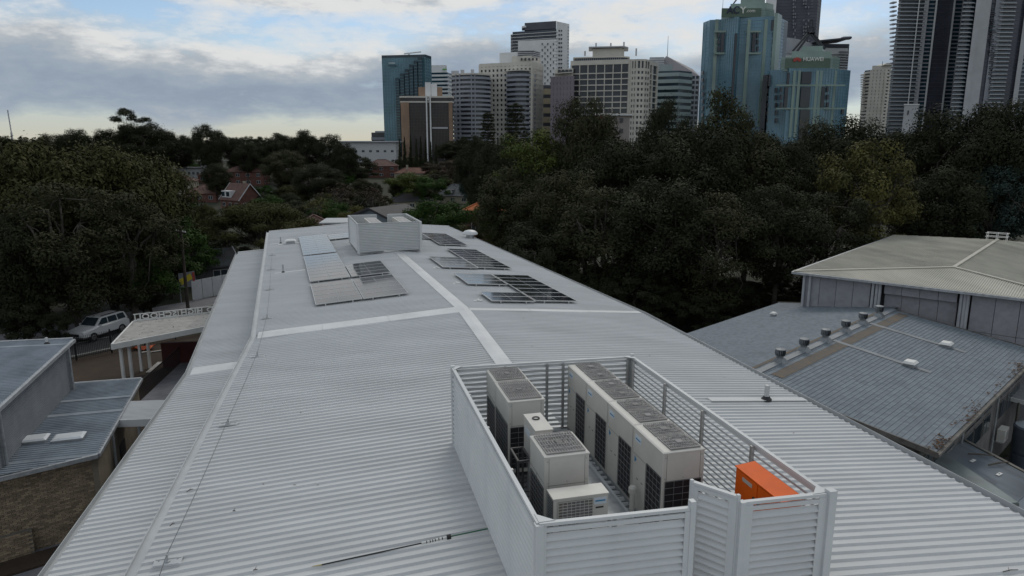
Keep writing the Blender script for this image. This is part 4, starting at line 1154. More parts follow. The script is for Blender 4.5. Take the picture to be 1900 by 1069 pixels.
# tank
tk = PZ(1905, 872, 0)
t = thing('water_tank', 'grey blue cylindrical water tank standing in the dark court', 'tank', (tk.x, tk.y, 0))
MB().lathe((0, 0, 0), [(0.75, 0), (0.75, 0.8), (0.72, 0.82), (0.72, 0.95), (0.78, 0.97), (0.78, 2.1), (0.80, 2.12), (0.80, 2.2), (0.7, 2.26)], 24).build('shell', mat('tank_blue', (0.09, 0.11, 0.14), rough=0.45, var=0.1), t, smooth=True)
MB().lathe((0, 0, 2.261), [(0.72, 0), (0.5, 0.05), (0.05, 0.07)], 24).build('lid', mat('tank_lid', (0.33, 0.37, 0.40), rough=0.5, var=0.1), t)
# awning beyond the court
aw = [PZ(u, v, 3.0) for u, v in ((1856, 702), (1960, 728), (1960, 762), (1850, 731))]
t = thing('court_awning', 'grey covered way with pale fascia across the dark court', 'awning', (aw[0].x, aw[0].y, 0))
MB().slab(aw, 0.12).build('roof_sheet', m_galv, t, world=True)
for f in (0.05, 0.4, 0.8):
    q = aw[3].lerp(aw[2], f); MB().bar(Vector((q.x, q.y, 0)), Vector((q.x, q.y, 2.88)), 0.12, 0.12).build('post', m_fasc, t, world=True)
MB().bar(aw[3] - Z * 0.06, aw[2] - Z * 0.06, 0.08, 0.2).build('fascia', m_white, t, world=True)
wu = Mb @ Vector((12.4, -HALF + 0.2, 1.6))
t = thing('wall_air_conditioner', 'small grey condenser hung on the wall under the tiled eave', 'air conditioner', wu, math.atan2(gd_.y, gd_.x))
MB().bb(-0.4, 0.4, -0.16, 0.16, 0, 0.6).build('casing', m_ac, t); MB().cyl((0.05, -0.161, 0.3), (0.05, -0.175, 0.3), 0.24, 0.24, 20).build('fan_grille', m_fan, t); MB().bb(-0.4, 0.4, -0.1, 0.3, -0.06, -0.003).build('bracket', m_galv, t)

# ================================================================== left: brick block, metal clad block, canopy
m_mroof = mat('aged_metal_roof', (0.24, 0.275, 0.315), rough=0.5, metal=0.1, var=0.14, scale=0.9)
m_mclad = mat('metal_cladding', (0.20, 0.218, 0.24), rough=0.5, var=0.08)
m_brick = mat('cream_brown_brick', (0.30, 0.235, 0.155), rough=0.85, var=0.15, scale=3, col2=(0.20, 0.15, 0.105), isl=0.35)
m_mort = mat('mortar', (0.17, 0.155, 0.13), rough=0.95, var=0.1)
def ribbed(parent, P0, U, V, ulen, vlen, pitch, h, m, name):
    """sheet spanned by U (rib direction) and V; ribs repeat along V"""
    mb = MB(); U, V = Vector(U), Vector(V); N = U.cross(V).normalized()
    if N.z < 0: N = -N
    rows = []
    n = int(vlen / pitch)
    for k in range(n):
        for fr, hh in ((0, 0), (0.55, 0), (0.68, h), (0.86, h)):
            rows.append(((k + fr) * pitch, hh))
    rows.append((vlen, 0))
    vs = []
    for v, hh in rows:
        vs += [P0 + V * v + N * hh, P0 + U * ulen + V * v + N * hh]
    mb.add(vs, [(2 * i, 2 * i + 1, 2 * i + 3, 2 * i + 2) for i in range(len(rows) - 1)])
    return mb.build(name, m, parent, world=True)
# brick block, corner b at its near right roof corner
qa, qb, qc, qd = PZ(0, 885, 3.5), PZ(182, 842, 3.5), PZ(262, 702, 3.5), PZ(150, 697, 3.5)
dl = (qa - qb).normalized()                 # along the brick front, to the left
dk_ = (qc - qb).normalized()                # along the right side, away
bb_ = thing('brick_block', 'low brick block with grey metal roof and two skylights', 'building', (qb.x, qb.y, 0))
far_l = qb + dl * 14
rise = 0.02
def zq(p): return 3.5 + max(0, (Vector((p.x, p.y, 0)) - Vector((qb.x, qb.y, 0))).dot(Vector((-dk_.y, dk_.x, 0)))) * rise
side_n = Vector((-dk_.y, dk_.x, 0))          # points left, away from the main building
ribbed(bb_, Vector((qb.x, qb.y, 3.5)) + dl * 0.0, (side_n + Z * rise).normalized(), dk_, 9.5, (qc - qb).length, 0.21, 0.042, m_mroof, 'roof_sheeting')
# triangular piece toward the front eave
tri = MB(); rows = 14
p_ = [qb, qb + side_n * 9.5, qb + dl * 14]
for i in range(rows):
    f0, f1 = i / rows, (i + 1) / rows
    A0, B0 = p_[0].lerp(p_[2], f0), (p_[1]).lerp(p_[2], f0)
    A1, B1 = p_[0].lerp(p_[2], f1), (p_[1]).lerp(p_[2], f1)
    for P in (A0, B0, A1, B1): P.z = zq(P) - 0.004
    N_ = len(tri.v); tri.v += [tuple(A0), tuple(B0), tuple(B1), tuple(A1)]; tri.f.append((N_, N_ + 1, N_ + 2, N_ + 3))
tri.build('roof_sheeting', m_mroof, bb_, world=True)
tr = MB()
for i in range(1, 34):
    s_ = i * 0.19
    # ribs parallel to side_n, starting on the front eave
    start = qb - dk_ * s_
    # intersection of line start + side_n*k with front eave line qb + dl*m
    M_ = Matrix(((side_n.x, -dl.x), (side_n.y, -dl.y)))
    rhs = Vector((qb.x - start.x, qb.y - start.y)); sol = M_.inverted() @ rhs
    if sol[0] > 9.3: break
    pA = start + side_n * sol[0]; pB = start + side_n * 9.5
    tr.bar(Vector((pA.x, pA.y, zq(pA) + 0.012)), Vector((pB.x, pB.y, zq(pB) + 0.012)), 0.05, 0.03)
o_ = tr.build('roof_ribs', m_mroof, bb_, world=True); o_['kind'] = 'stuff'
MB().bar(qb + dl * 0 - Z * 0.06 - dk_ * 0.06, far_l - Z * 0.06 - dk_ * 0.06, 0.14, 0.16).build('gutter', m_galv, bb_, world=True)
MB().bar(qb - Z * 0.06, qc - Z * 0.06, 0.16, 0.14).build('gutter', m_galv, bb_, world=True)
MB().bar(qc - Z * 0.02, qc + side_n * 9.5 + Z * 0.17, 0.14, 0.12).build('barge_capping', m_galv, bb_, world=True)
for f in (0.50, 0.70):
    q = qb + dk_ * ((qc - qb).length * f) ; MB().bar(q + Z * 0.035, q + side_n * 9 + Z * (0.035 + 9 * rise), 0.28, 0.02).build('cross_flashing', m_mroof, bb_, world=True)
# brick walls: front and right side
def brick_wall(A, B, z0, z1, name):
    d = (B - A).normalized(); L = (Vector((B.x, B.y, 0)) - Vector((A.x, A.y, 0))).length
    out = Vector((d.y, -d.x, 0))
    if out.dot(Vector((0, 0, 0)) - A) < 0: out = -out
    MB().box(((A.x + B.x) / 2 - out.x * 0.15, (A.y + B.y) / 2 - out.y * 0.15, (z0 + z1) / 2), (L, 0.2, z1 - z0), (d, out, Z)).build('mortar_wall', m_mort, bb_, world=True)
    mb = MB(); nrow = int((z1 - z0) / 0.086)
    for r in range(nrow):
        x = -0.12 if r % 2 else 0.0
        while x < L:
            x0_, x1_ = max(0, x), min(L, x + 0.23)
            if x1_ - x0_ > 0.03:
                c = A + d * ((x0_ + x1_) / 2) - out * (0.048 + random.uniform(0, 0.004)); 
                mb.box((c.x, c.y, z0 + r * 0.086 + 0.043), (x1_ - x0_ - 0.01, 0.03, 0.076), (d, out, Z))
            x += 0.24
    o = mb.build(name, m_brick, bb_, world=True); o['kind'] = 'stuff'
wa, wb2, wc = qb + dl * 14 + dk_ * 0.35, qb + dk_ * 0.35 + side_n * 0.25, qc + side_n * 0.25 - dk_ * 0.2
brick_wall(wb2, qb + dl * 9.5 + dk_ * 0.35, 0.0, 3.3, 'bricks')
MB().bar(Vector((wb2.x, wb2.y, 1.65)), Vector((wc.x, wc.y, 1.65)), 0.22, 3.3).build('side_wall', mat('rendered_side', (0.20, 0.17, 0.13), rough=0.85, var=0.15), bb_, world=True)
dp = wb2 + dk_ * 2.4 - side_n * 0.2
MB().cyl(Vector((dp.x, dp.y, 0)), Vector((dp.x, dp.y, 3.35)), 0.06, 0.06, 10).build('downpipe', m_galv, bb_, world=True)
dr = MB(); q = wb2 + dk_ * 4.2 - side_n * 0.13
dr.box((q.x, q.y, 1.05), (0.06, 1.0, 2.1), (side_n, dk_, Z)); dr.build('door', mat('dark_door', (0.03, 0.032, 0.036), rough=0.5, var=0.1), bb_, world=True)
# skylights
for i, (u, v, lab) in enumerate(((60, 817, 'left of the two flat white skylights on the brick block roof'), (128, 812, 'right of the two flat white skylights on the brick block roof'))):
    P = PZ(u, v, 3.62); P.z = zq(P)
    t = thing('skylight', lab, 'skylight', P, math.atan2(side_n.y, side_n.x))
    MB().bb(-0.55, 0.55, -0.33, 0.33, 0.0, 0.14).build('curb', m_galv, t)
    MB().add([(-0.58, -0.36, 0.14), (0.58, -0.36, 0.14), (0.58, 0.36, 0.14), (-0.58, 0.36, 0.14), (-0.48, -0.28, 0.20), (0.48, -0.28, 0.20), (0.48, 0.28, 0.20), (-0.48, 0.28, 0.20)],
             [(3, 2, 1, 0), (0, 1, 5, 4), (1, 2, 6, 5), (2, 3, 7, 6), (3, 0, 4, 7), (4, 5, 6, 7)]).build('dome', mat('skylight_acrylic', (0.62, 0.65, 0.68), rough=0.3, var=0.05), t)
# metal clad block behind it
ZP = 6.0
p1_, p0_ = PZ(135, 630, ZP), PZ(0, 752, ZP)
pd_ = (p1_ - p0_).normalized(); pl_ = Vector((-pd_.y, pd_.x, 0))
pb_ = thing('metal_clad_block', 'grey metal clad block with ribbed roof at the left edge', 'building', (p1_.x, p1_.y, 0))
near_e = p1_ - pd_ * 9.9
ribbed(pb_, near_e, (pl_ + Z * 0.03).normalized(), pd_, 13, 9.9, 0.21, 0.042, m_mroof, 'roof_sheeting')
MB().bar(near_e - Z * 0.05 - pl_ * 0.05, p1_ - Z * 0.05 - pl_ * 0.05, 0.16, 0.15).build('gutter', m_galv, pb_, world=True)
MB().bar(p1_ + Z * 0.02, p1_ + pl_ * 13 + Z * 0.41, 0.14, 0.14).build('barge_capping', m_galv, pb_, world=True)
MB().bar(p1_ - pd_ * 1.0 + Z * 0.04, p1_ - pd_ * 1.0 + pl_ * 13 + Z * 0.43, 0.22, 0.02).build('cross_flashing', m_mroof, pb_, world=True)
wl_ = MB().bar(Vector((near_e.x, near_e.y, 4.65)) + pl_ * 0.3, Vector((p1_.x, p1_.y, 4.65)) + pl_ * 0.3 - pd_ * 0.3, 0.2, 2.3); wl_.build('wall', m_mclad, pb_, world=True)
MB().bar(Vector((p1_.x, p1_.y, 2.9)) + pl_ * 0.3 - pd_ * 0.3, Vector((p1_.x, p1_.y, 2.9)) + pl_ * 12 - pd_ * 0.3, 0.2, 5.8).build('wall', m_mclad, pb_, world=True)
cb = MB()
for k in range(26):
    z = 3.55 + k * 0.095
    cb.bar(Vector((near_e.x, near_e.y, z)) + pl_ * 0.19, Vector((p1_.x, p1_.y, z)) + pl_ * 0.19 - pd_ * 0.25, 0.02, 0.045)
o_ = cb.build('cladding_ribs', m_mclad, pb_, world=True); o_['kind'] = 'stuff'
for f in (0.5, 9.3):
    q = p1_ - pd_ * f + pl_ * 0.1; MB().cyl(Vector((q.x, q.y, 3.5)), Vector((q.x, q.y, 5.85)), 0.06, 0.06, 10).build('downpipe', m_galv, pb_, world=True)
P = p1_ - pd_ * 0.75 + pl_ * 0.9 + Z * 0.03
vent_pipe('short white vent pipe at the corner of the metal clad roof', P, 0.3, 0.06)
# planting bed at the foot of the brick front with dark ground cover
bed = MB(); 
A_, B_ = qb + dk_ * 0.1, qb + dl * 9 + dk_ * 0.1
ff = -Vector((dl.y, -dl.x, 0)); ff = ff if ff.y < 0 else -ff
bed.prism([(A_.x, A_.y), (B_.x, B_.y), (B_.x + ff.x * 1.1, B_.y + ff.y * 1.1), (A_.x + ff.x * 1.1, A_.y + ff.y * 1.1)], 0.0, 0.10)
structure(bed.build('garden_bed', m_soil))
# short brick pier
pq = PZ(12, 1040, 0)
t = thing('brick_pier', 'low brick pier at the bottom left corner of the picture', 'pier', (pq.x, pq.y, 0), math.atan2(dl.y, dl.x))
MB().bb(-0.9, 0.55, -0.2, 0.2, 0, 1.0).build('core', m_mort, t)
mbp = MB()
for r in range(12):
    x = -0.9 + (0.12 if r % 2 else 0)
    while x < 0.5:
        for yy in (-0.21, 0.21): mbp.bb(x + 0.005, min(x + 0.235, 0.55), yy - 0.012, yy + 0.012, r * 0.086 + 0.005, r * 0.086 + 0.08)
        x += 0.24
    mbp.bb(0.55, 0.565, -0.19, 0.19, r * 0.086 + 0.005, r * 0.086 + 0.08)
o_ = mbp.build('bricks', m_brick, t); o_['kind'] = 'stuff'
# link roof from brick block to the main building
lk = [PZ(u, v, 3.45) for u, v in ((237, 745), (325, 742), (300, 778), (217, 780))]
t = thing('link_roof', 'short pale ribbed link roof bridging brick block and main building', 'roof', (lk[0].x, lk[0].y, 0))
lu = (lk[1] - lk[0]); lu.z = 0; lu.normalize(); lv = (lk[0] - lk[3]); lv.z = 0; lvl = lv.length; lv.normalize()
ribbed(t, lk[3], lu, lv, 4.2, lvl, 0.16, 0.03, m_roof, 'roof_sheeting')
MB().bar(lk[3] - Z * 0.15, lk[3] + lu * 4.2 - Z * 0.15, 0.06, 0.34).build('fascia', m_flash, t, world=True)
MB().bar(lk[0] - Z * 0.1, lk[0] + lu * 4.2 - Z * 0.1, 0.06, 0.2).build('fascia', m_flash, t, world=True)
for q in (lk[3] + lu * 0.9, lk[0] + lu * 0.9): MB().bar(Vector((q.x, q.y, 0)), Vector((q.x, q.y, 3.1)), 0.09, 0.09).build('post', m_galv, t, world=True)

# entrance canopy with the school name standing on its far edge, read from the street
m_can = mat('canopy_sheet', (0.42, 0.41, 0.39), rough=0.65, var=0.12, scale=2)
ZC = 3.3
cn = [PZ(207, 640, ZC), PZ(420, 599, ZC), PZ(430, 577, ZC), PZ(247, 597, ZC)]
can = thing('entrance_canopy', 'pale flat entrance canopy on paired posts beside the street', 'canopy', (cn[0].x, cn[0].y, 0))
MB().slab(cn, 0.06).build('roof_deck', m_can, can, world=True)
cr = MB()
for i in range(56):
    f = (i + 0.5) / 56
    p, q = cn[0].lerp(cn[1], f), cn[3].lerp(cn[2], f); cr.bar(p + Z * 0.012, q + Z * 0.012, 0.09, 0.03)
o_ = cr.build('roof_ribs', m_can, can, world=True); o_['kind'] = 'stuff'
for p, q in ((cn[0], cn[1]), (cn[0], cn[3]), (cn[3], cn[2])):
    MB().bar(p - Z * 0.13, q - Z * 0.13, 0.1, 0.36).build('fascia', m_white, can, world=True)
cdir = (cn[1] - cn[0]).normalized(); cin = (cn[3] - cn[0]).normalized()
for a_, b_ in ((0.35, 0.5), (0.85, 0.5), (0.55, 4.6), (1.05, 4.9), (6.3, 0.6), (6.3, 4.6)):
    q = cn[0] + cdir * a_ + cin * b_
    MB().bar(Vector((q.x, q.y, 0)), Vector((q.x, q.y, ZC - 0.07)), 0.16, 0.16).build('post', m_white, can, world=True)
lit = MB(); rnd = random.Random(5)
for k in range(70):
    f, g_ = rnd.random() ** 1.6, rnd.random(); p = cn[0].lerp(cn[1], f).lerp(cn[3].lerp(cn[2], f), 1 - g_ ** 1.5 * 0.98)
    a_ = rnd.uniform(0, 6.3); l_ = rnd.uniform(0.04, 0.14); dx, dy = math.cos(a_) * l_, math.sin(a_) * l_
    lit.add([(p.x - dx, p.y - dy, ZC + 0.034), (p.x + dy * 0.3, p.y - dx * 0.3, ZC + 0.04), (p.x + dx, p.y + dy, ZC + 0.034), (p.x - dy * 0.3, p.y + dx * 0.3, ZC + 0.04)], [(0, 1, 2, 3)])
o_ = lit.build('leaf_litter', m_twig, can, world=True); o_['kind'] = 'stuff'
# sign: frame + letters
s_l, s_r = cn[3] + cdir * 0.15, cn[2]
sdv = (Vector((s_r.x, s_r.y, 0)) - Vector((s_l.x, s_l.y, 0))).normalized()
sg = thing('school_sign', 'white standing letters of the school name seen from behind', 'sign', (s_l.x, s_l.y, ZC))
SL = 5.6; zb_s, zt_s = ZC + 0.08, ZC + 0.50
for z in (zb_s, zt_s): MB().bar(Vector((s_l.x, s_l.y, z)) - sdv * 0.1, Vector((s_l.x, s_l.y, z)) + sdv * SL, 0.05, 0.05).build('rail', m_white, sg, world=True)
for k in range(5):
    q = s_l + sdv * (0.0 + k * 1.38); MB().bar(Vector((q.x, q.y, ZC)), Vector((q.x, q.y, zt_s)), 0.05, 0.05).build('stay', m_white, sg, world=True)
txt = 'LOOHCS HGIH DOO'
ang = math.atan2(sdv.y, sdv.x)
x = 0.10
for ch in txt:
    if ch == ' ': x += 0.24; continue
    me = text_mesh(ch, 0.50, 0.03, m_white, 0.010)
    for vv in me.vertices: vv.co.x *= 1.22
    xsv = [v.co.x for v in me.vertices]; w = max(xsv) - min(xsv); mx = (max(xsv) + min(xsv)) / 2
    q = s_l + sdv * (x + w / 2)
    o = part('letter', me, sg)
    # letters face the street, so from the school side they are mirrored
    M_ = Matrix.Translation(Vector((q.x, q.y, zb_s + 0.03)) - Vector(WM[sg.name].translation)) @ Matrix.Rotation(ang + math.pi, 4, 'Z') @ Matrix.Rotation(math.pi / 2, 4, 'X') @ Matrix.Translation((-mx, 0, 0))
    o.matrix_local = M_
    x += w + 0.06

# picket fence along the footpath on the school side
m_fence = mat('black_fence', (0.012, 0.012, 0.014), rough=0.5, var=0.1)
fo = 4.6
fn = thing('picket_fence', 'black steel picket fence along the street', 'fence', tuple(rc + rn * fo))
for z in (0.25, 1.55): MB().box(rc + rn * fo + Z * z + rd * -2, (44, 0.035, 0.04), (rd, rn, Z)).build('rail', m_fence, fn, world=True)
pk = MB()
for k in range(360):
    q = rc + rn * fo + rd * (-24 + k * 0.122); pk.box((q.x, q.y, 0.92), (0.022, 0.022, 1.72), (rd, rn, Z))
o_ = pk.build('pickets', m_fence, fn, world=True); o_['kind'] = 'stuff'
for k in range(18):
    q = rc + rn * fo + rd * (-24 + k * 2.44 + 0.06); MB().box((q.x, q.y, 0.95), (0.065, 0.065, 1.9), (rd, rn, Z)).build('post', m_fence, fn, world=True)
# building rubble in the yard
for i, (u, v, u2, v2, w, lab, m_) in enumerate(((275, 691, 297, 672, 0.32, 'pale plank leaning flat on the soil under the canopy', m_can), (259, 655, 275, 652, 0.2, 'short pale board beside the orange barrier mesh', m_can), (276, 654, 301, 650, 0.15, 'thin pale batten on the soil behind the canopy posts', m_can))):
    p, q = PZ(u, v, 0.06), PZ(u2, v2, 0.06); tag(MB().bar(p, q, w, 0.05).build('plank', m_), lab, 'plank')
ob_ = MB(); p = PZ(266, 649, 0.0)
rnd = random.Random(9)
grid = [[(p.x - 0.8 + i * 0.32 + rnd.uniform(-.08, .08), p.y - 0.35 + j * 0.25, 0.04 + rnd.uniform(0, 0.32)) for i in range(6)] for j in range(4)]
ob_.add([q for r_ in grid for q in r_], [(j * 6 + i, j * 6 + i + 1, (j + 1) * 6 + i + 1, (j + 1) * 6 + i) for j in range(3) for i in range(5)])
tag(ob_.build('barrier_mesh', mat('barrier_orange', (0.45, 0.09, 0.03), rough=0.8, var=0.2)), 'crumpled orange barrier mesh on the soil yard', 'barrier mesh')
# ramp with dark balustrade between canopy and main building
rp0, rp1 = PZ(300, 735, 0.3), PZ(345, 690, 0.3)
t = thing('entry_ramp', 'dark balustraded entry ramp in the shade below the main eave', 'ramp', (rp0.x, rp0.y, 0))
rdv = (rp1 - rp0).normalized(); rnv = Vector((rdv.y, -rdv.x, 0))
MB().box((rp0 + rp1) / 2 - Z * 0.15, (9, 2.0, 0.3), (rdv, rnv, Z)).build('slab', m_pave, t, world=True)
bl = MB()
for k in range(60):
    q = (rp0 + rp1) / 2 + rdv * (-4.4 + k * 0.15) - rnv * 1.0; bl.box((q.x, q.y, 0.85), (0.02, 0.02, 1.1), (rdv, rnv, Z))
o_ = bl.build('balusters', m_fence, t, world=True); o_['kind'] = 'stuff'
MB().box((rp0 + rp1) / 2 - rnv * 1.0 + Z * 1.12, (9, 0.05, 0.05), (rdv, rnv, Z)).build('handrail', m_fence, t, world=True)
rw = PZ(338, 665, 0.6)
tag(MB().box((rw.x, rw.y, 0.9), (2.6, 0.25, 1.8), (rnv, rdv, Z)).build('red_wall', mat('red_paint', (0.07, 0.010, 0.010), rough=0.6, var=0.1)), 'dark red low wall beside the shaded entry', 'wall')
# ================================================================== city towers
def tq(u, y, v=170): p = PY(u, v, y); return (p.x, p.y)
def ztop(u, v, y): return PY(u, v, y).z
def offset_poly(poly, d):
    n = len(poly); out = []
    ar = sum(poly[i][0] * poly[(i + 1) % n][1] - poly[(i + 1) % n][0] * poly[i][1] for i in range(n))
    sg_ = 1 if ar > 0 else -1
    for i in range(n):
        p0, p1, p2 = Vector(poly[i - 1]), Vector(poly[i]), Vector(poly[(i + 1) % n])
        e0, e1 = (p1 - p0).normalized(), (p2 - p1).normalized()
        n0, n1_ = Vector((e0.y, -e0.x)) * sg_, Vector((e1.y, -e1.x)) * sg_
        m = (n0 + n1_); m = m / max(0.25, m.length_squared) * 2 if m.length > 1e-6 else n0
        out.append((p1.x + m.x * d, p1.y + m.y * d))
    return out
def G_at(x, y): return terrain(x, y)
class Tower:
    def __init__(s, name, label, poly, group='city towers on the skyline', cat='tower'):
        cx = sum(p[0] for p in poly) / len(poly); cy = sum(p[1] for p in poly) / len(poly)
        s.base = G_at(cx, cy) - 1.0
        s.o = thing(name, label, cat, (cx, cy, s.base), 0, group)
        s.poly = [(p[0] - cx, p[1] - cy) for p in poly]; s.c = (cx, cy)
    def lp(s, u, y, v=170): p = tq(u, y, v); return (p[0] - s.c[0], p[1] - s.c[1])
    def loc(s, poly): return [(p[0] - s.c[0], p[1] - s.c[1]) for p in poly]
    def h(s, z): return z - s.base
    def body(s, z1, m, poly=None, z0=None, name='body'):
        return MB().prism(poly or s.poly, 0 if z0 is None else s.h(z0), s.h(z1)).build(name, m, s.o)
    def bands(s, z0, z1, n, frac, off, m, poly=None, name='floor_band'):
        poly = poly or s.poly; hh = (z1 - z0) / n
        me = MB().prism(offset_poly(poly, off), 0, hh * frac).mesh(name, m)
        for k in range(n): part(name, me, s.o, (0, 0, s.h(z0) + k * hh))
    def piers(s, z0, z1, e, n, w, off, m, poly=None, name='pier', ends=True, rng=None):
        poly = poly or s.poly; A, B = Vector(poly[e]), Vector(poly[(e + 1) % len(poly)]); d = B - A; L = d.length; d.normalize()
        rz = math.atan2(d.y, d.x)
        ks = range(n + 1) if rng is None else rng
        for k in ks:
            if not ends and k in (0, n): continue
            p = A + d * (L * k / n)
            ubox(name, m, s.o, (p.x, p.y, (s.h(z0) + s.h(z1)) / 2), (w, 2 * off, z1 - z0), rz)
    def panel(s, u0, u1, v0, v1, y, m, name, th=0.4):
        """upright panel facing the viewer on a wall near depth y"""
        a, b = PY(u0, v1, y), PY(u1, v0, y)
        x0_, x1_ = PY(u0, (v0 + v1) / 2, y).x, PY(u1, (v0 + v1) / 2, y).x
        return ubox(name, m, s.o, ((x0_ + x1_) / 2 - s.c[0], y - s.c[1], s.h((a.z + b.z) / 2)), (x1_ - x0_, th, abs(b.z - a.z)))

m_teal = mat('teal_curtain_glass', (0.11, 0.225, 0.29), rough=0.12, var=0.2, scale=0.05, spec=0.6)
m_teald = mat('dark_teal_glass', (0.015, 0.045, 0.065), rough=0.12, var=0.25, scale=0.06, spec=0.6)
m_mull = mat('teal_mullion', (0.13, 0.26, 0.31), rough=0.5, var=0.05)
m_sage = mat('sage_glass', (0.24, 0.33, 0.295), rough=0.3, var=0.1, scale=0.06)
m_blueg = mat('blue_glass', (0.15, 0.28, 0.37), rough=0.16, var=0.18, scale=0.04, spec=0.6)
m_dkg = mat('dark_tower_glass', (0.04, 0.045, 0.056), rough=0.15, var=0.2, scale=0.06, spec=0.55)  # dark glass lightened in its colour to stand in for distance haze
m_brownb = mat('tan_brick_tower', (0.30, 0.205, 0.145), rough=0.85, var=0.1, scale=0.15)
m_wht = mat('tower_white', (0.72, 0.73, 0.74), rough=0.7, var=0.05, scale=0.1)
m_crm = mat('tower_cream', (0.60, 0.575, 0.52), rough=0.75, var=0.06, scale=0.1)
m_gry = mat('tower_grey', (0.29, 0.305, 0.35), rough=0.7, var=0.06, scale=0.1)
m_lgry = mat('tower_light_grey', (0.44, 0.45, 0.48), rough=0.7, var=0.06, scale=0.1)
m_dgry = mat('tower_dark_grey', (0.085, 0.09, 0.115), rough=0.6, var=0.08, scale=0.1)
m_mauve = mat('tower_mauve', (0.22, 0.19, 0.22), rough=0.75, var=0.06, scale=0.1)
m_bronze = mat('bronze_glass', (0.05, 0.042, 0.042), rough=0.2, var=0.3, scale=0.08)
m_metal_d = mat('dark_steelwork', (0.03, 0.034, 0.045), rough=0.5, var=0.1)

# --- stepped teal office tower
y = 560
P = [tq(711, y), tq(790, y - 6), tq(801, y + 6), tq(801, y + 45), tq(711, y + 45)]
T = Tower('glass_tower', 'teal glass office tower with stepped bays and a roof crane', P)
zt = ztop(711, 106, y); z0 = T.base
T.body(zt, m_teal)
T.bands(10, zt - 1, 30, 0.13, 0.12, m_mull)
T.piers(10, zt, 0, 16, 0.28, 0.22, m_mull); T.piers(10, zt, 1, 3, 0.28, 0.22, m_mull)
T.body(zt + 1.2, m_teald, offset_poly(T.poly, 0.3), zt - 0.6, 'parapet')
for i, (u0, u1, v) in enumerate(((734, 741, 146), (743, 750, 138), (752, 759, 130), (760.5, 767, 122), (769, 775, 115), (777, 784, 108))):
    pl = T.loc([tq(u0, y - 6 - i * 0.6), tq(u1, y - 6.3 - i * 0.6), tq(u1, y + 1), tq(u0, y + 1)])
    T.body(ztop(u0, v, y), m_teald, pl, None, 'stepped_bay')
    T.bands(10, ztop(u0, v, y) - 0.5, 27 + i // 2, 0.12, 0.1, m_mull, pl, 'bay_band')
cr = MB(); zc = T.h(zt)
pa, pb = T.lp(752, y + 15), T.lp(783, y + 15)
cr.bar((pa[0], pa[1], zc + 4.2), (pb[0], pb[1], zc + 5.6), 1.0, 0.8); cr.bar((T.lp(759, y + 15)[0], pa[1], zc), (T.lp(761, y + 15)[0], pa[1], zc + 4.5), 1.2, 1.2)
cr.build('roof_crane', m_wht, T.o)
T.panel(721, 733, 116.5, 117.8, y - 4.2, m_wht, 'fascia_lettering')
T.panel(720, 736, 121.0, 122.6, y - 4.2, m_dkg, 'fascia_lettering')

# --- white and teal block behind it
y = 640
T = Tower('office_block', 'pale banded office block peeking out behind the teal tower', [tq(800, y), tq(831, y - 3), tq(838, y + 8), tq(838, y + 40), tq(800, y + 40)])
zt = ztop(815, 120, y); T.body(ztop(815, 135, y), m_teald)
T.bands(10, ztop(815, 135, y), 20, 0.5, 0.4, m_wht)
T.body(zt, m_wht, T.loc([tq(800, y + 4), tq(826, y + 3), tq(830, y + 8), tq(830, y + 30), tq(800, y + 30)]), ztop(815, 138, y), 'plant_room')
T.panel(821, 829, 127.5, 130, y + 1.5, mat('sign_green', (0.10, 0.36, 0.06), rough=0.5, var=0.05), 'green_sign')

# --- tan brick and bronze glass block
y = 430
T = Tower('brick_office_block', 'tan brick office block with bronze glazing and white central spine', [tq(743, y), tq(837, y), tq(840, y + 6), tq(840, y + 30), tq(743, y + 30)])
zt = ztop(790, 180, y); T.body(zt, m_bronze)
for u0, u1 in ((742.5, 758), (832, 839)):
    pl = T.loc([tq(u0, y - 0.8), tq(u1, y - 0.8), tq(u1, y + 29), tq(u0, y + 29)])
    T.body(ztop(790, 190, y), m_brownb, pl, None, 'brick_pier')
for u0, u1 in ((789.5, 792), (796.5, 799)):
    pl = T.loc([tq(u0, y - 1.6), tq(u1, y - 1.6), tq(u1, y + 1), tq(u0, y + 1)]); T.body(ztop(790, 176, y), m_wht, pl, None, 'white_spine')
T.bands(ztop(790, 262, y), ztop(790, 191, y), 13, 0.10, 0.15, mat('bronze_spandrel', (0.05, 0.042, 0.04), rough=0.5, var=0.1))
T.piers(10, ztop(790, 189, y), 0, 34, 0.3, 0.2, MATS['bronze_spandrel'])
T.body(ztop(790, 188.0, y), m_crm, offset_poly(T.poly, 0.5), ztop(790, 190.5, y), 'string_course')
T.body(ztop(790, 178.5, y), m_crm, offset_poly(T.poly, 0.7), ztop(790, 181.5, y), 'cornice')
oc_ = [T.lp(798.5 + 24 * math.cos(a_), y + 14 + 8 * math.sin(a_)) for a_ in [k * math.pi / 4 + math.pi / 8 for k in range(8)]]
T.body(ztop(790, 161, y + 6), m_brownb, oc_, zt, 'drum')
for u0, u1, v in ((789, 799.5, 153), (800, 811, 156)):
    T.body(ztop(790, v, y + 5), m_wht, T.loc([tq(u0, y + 4.5), tq(u1, y + 4.5), tq(u1, y + 16), tq(u0, y + 16)]), zt, 'lift_head')
ub = T.panel(793.2, 795.8, 182.5, 186.5, y - 0.9, m_wht, 'emblem')
T.panel(802, 831, 236, 239, y - 0.55, m_lgry, 'pale_blinds', 0.3)  # plain light grey strip for blinds

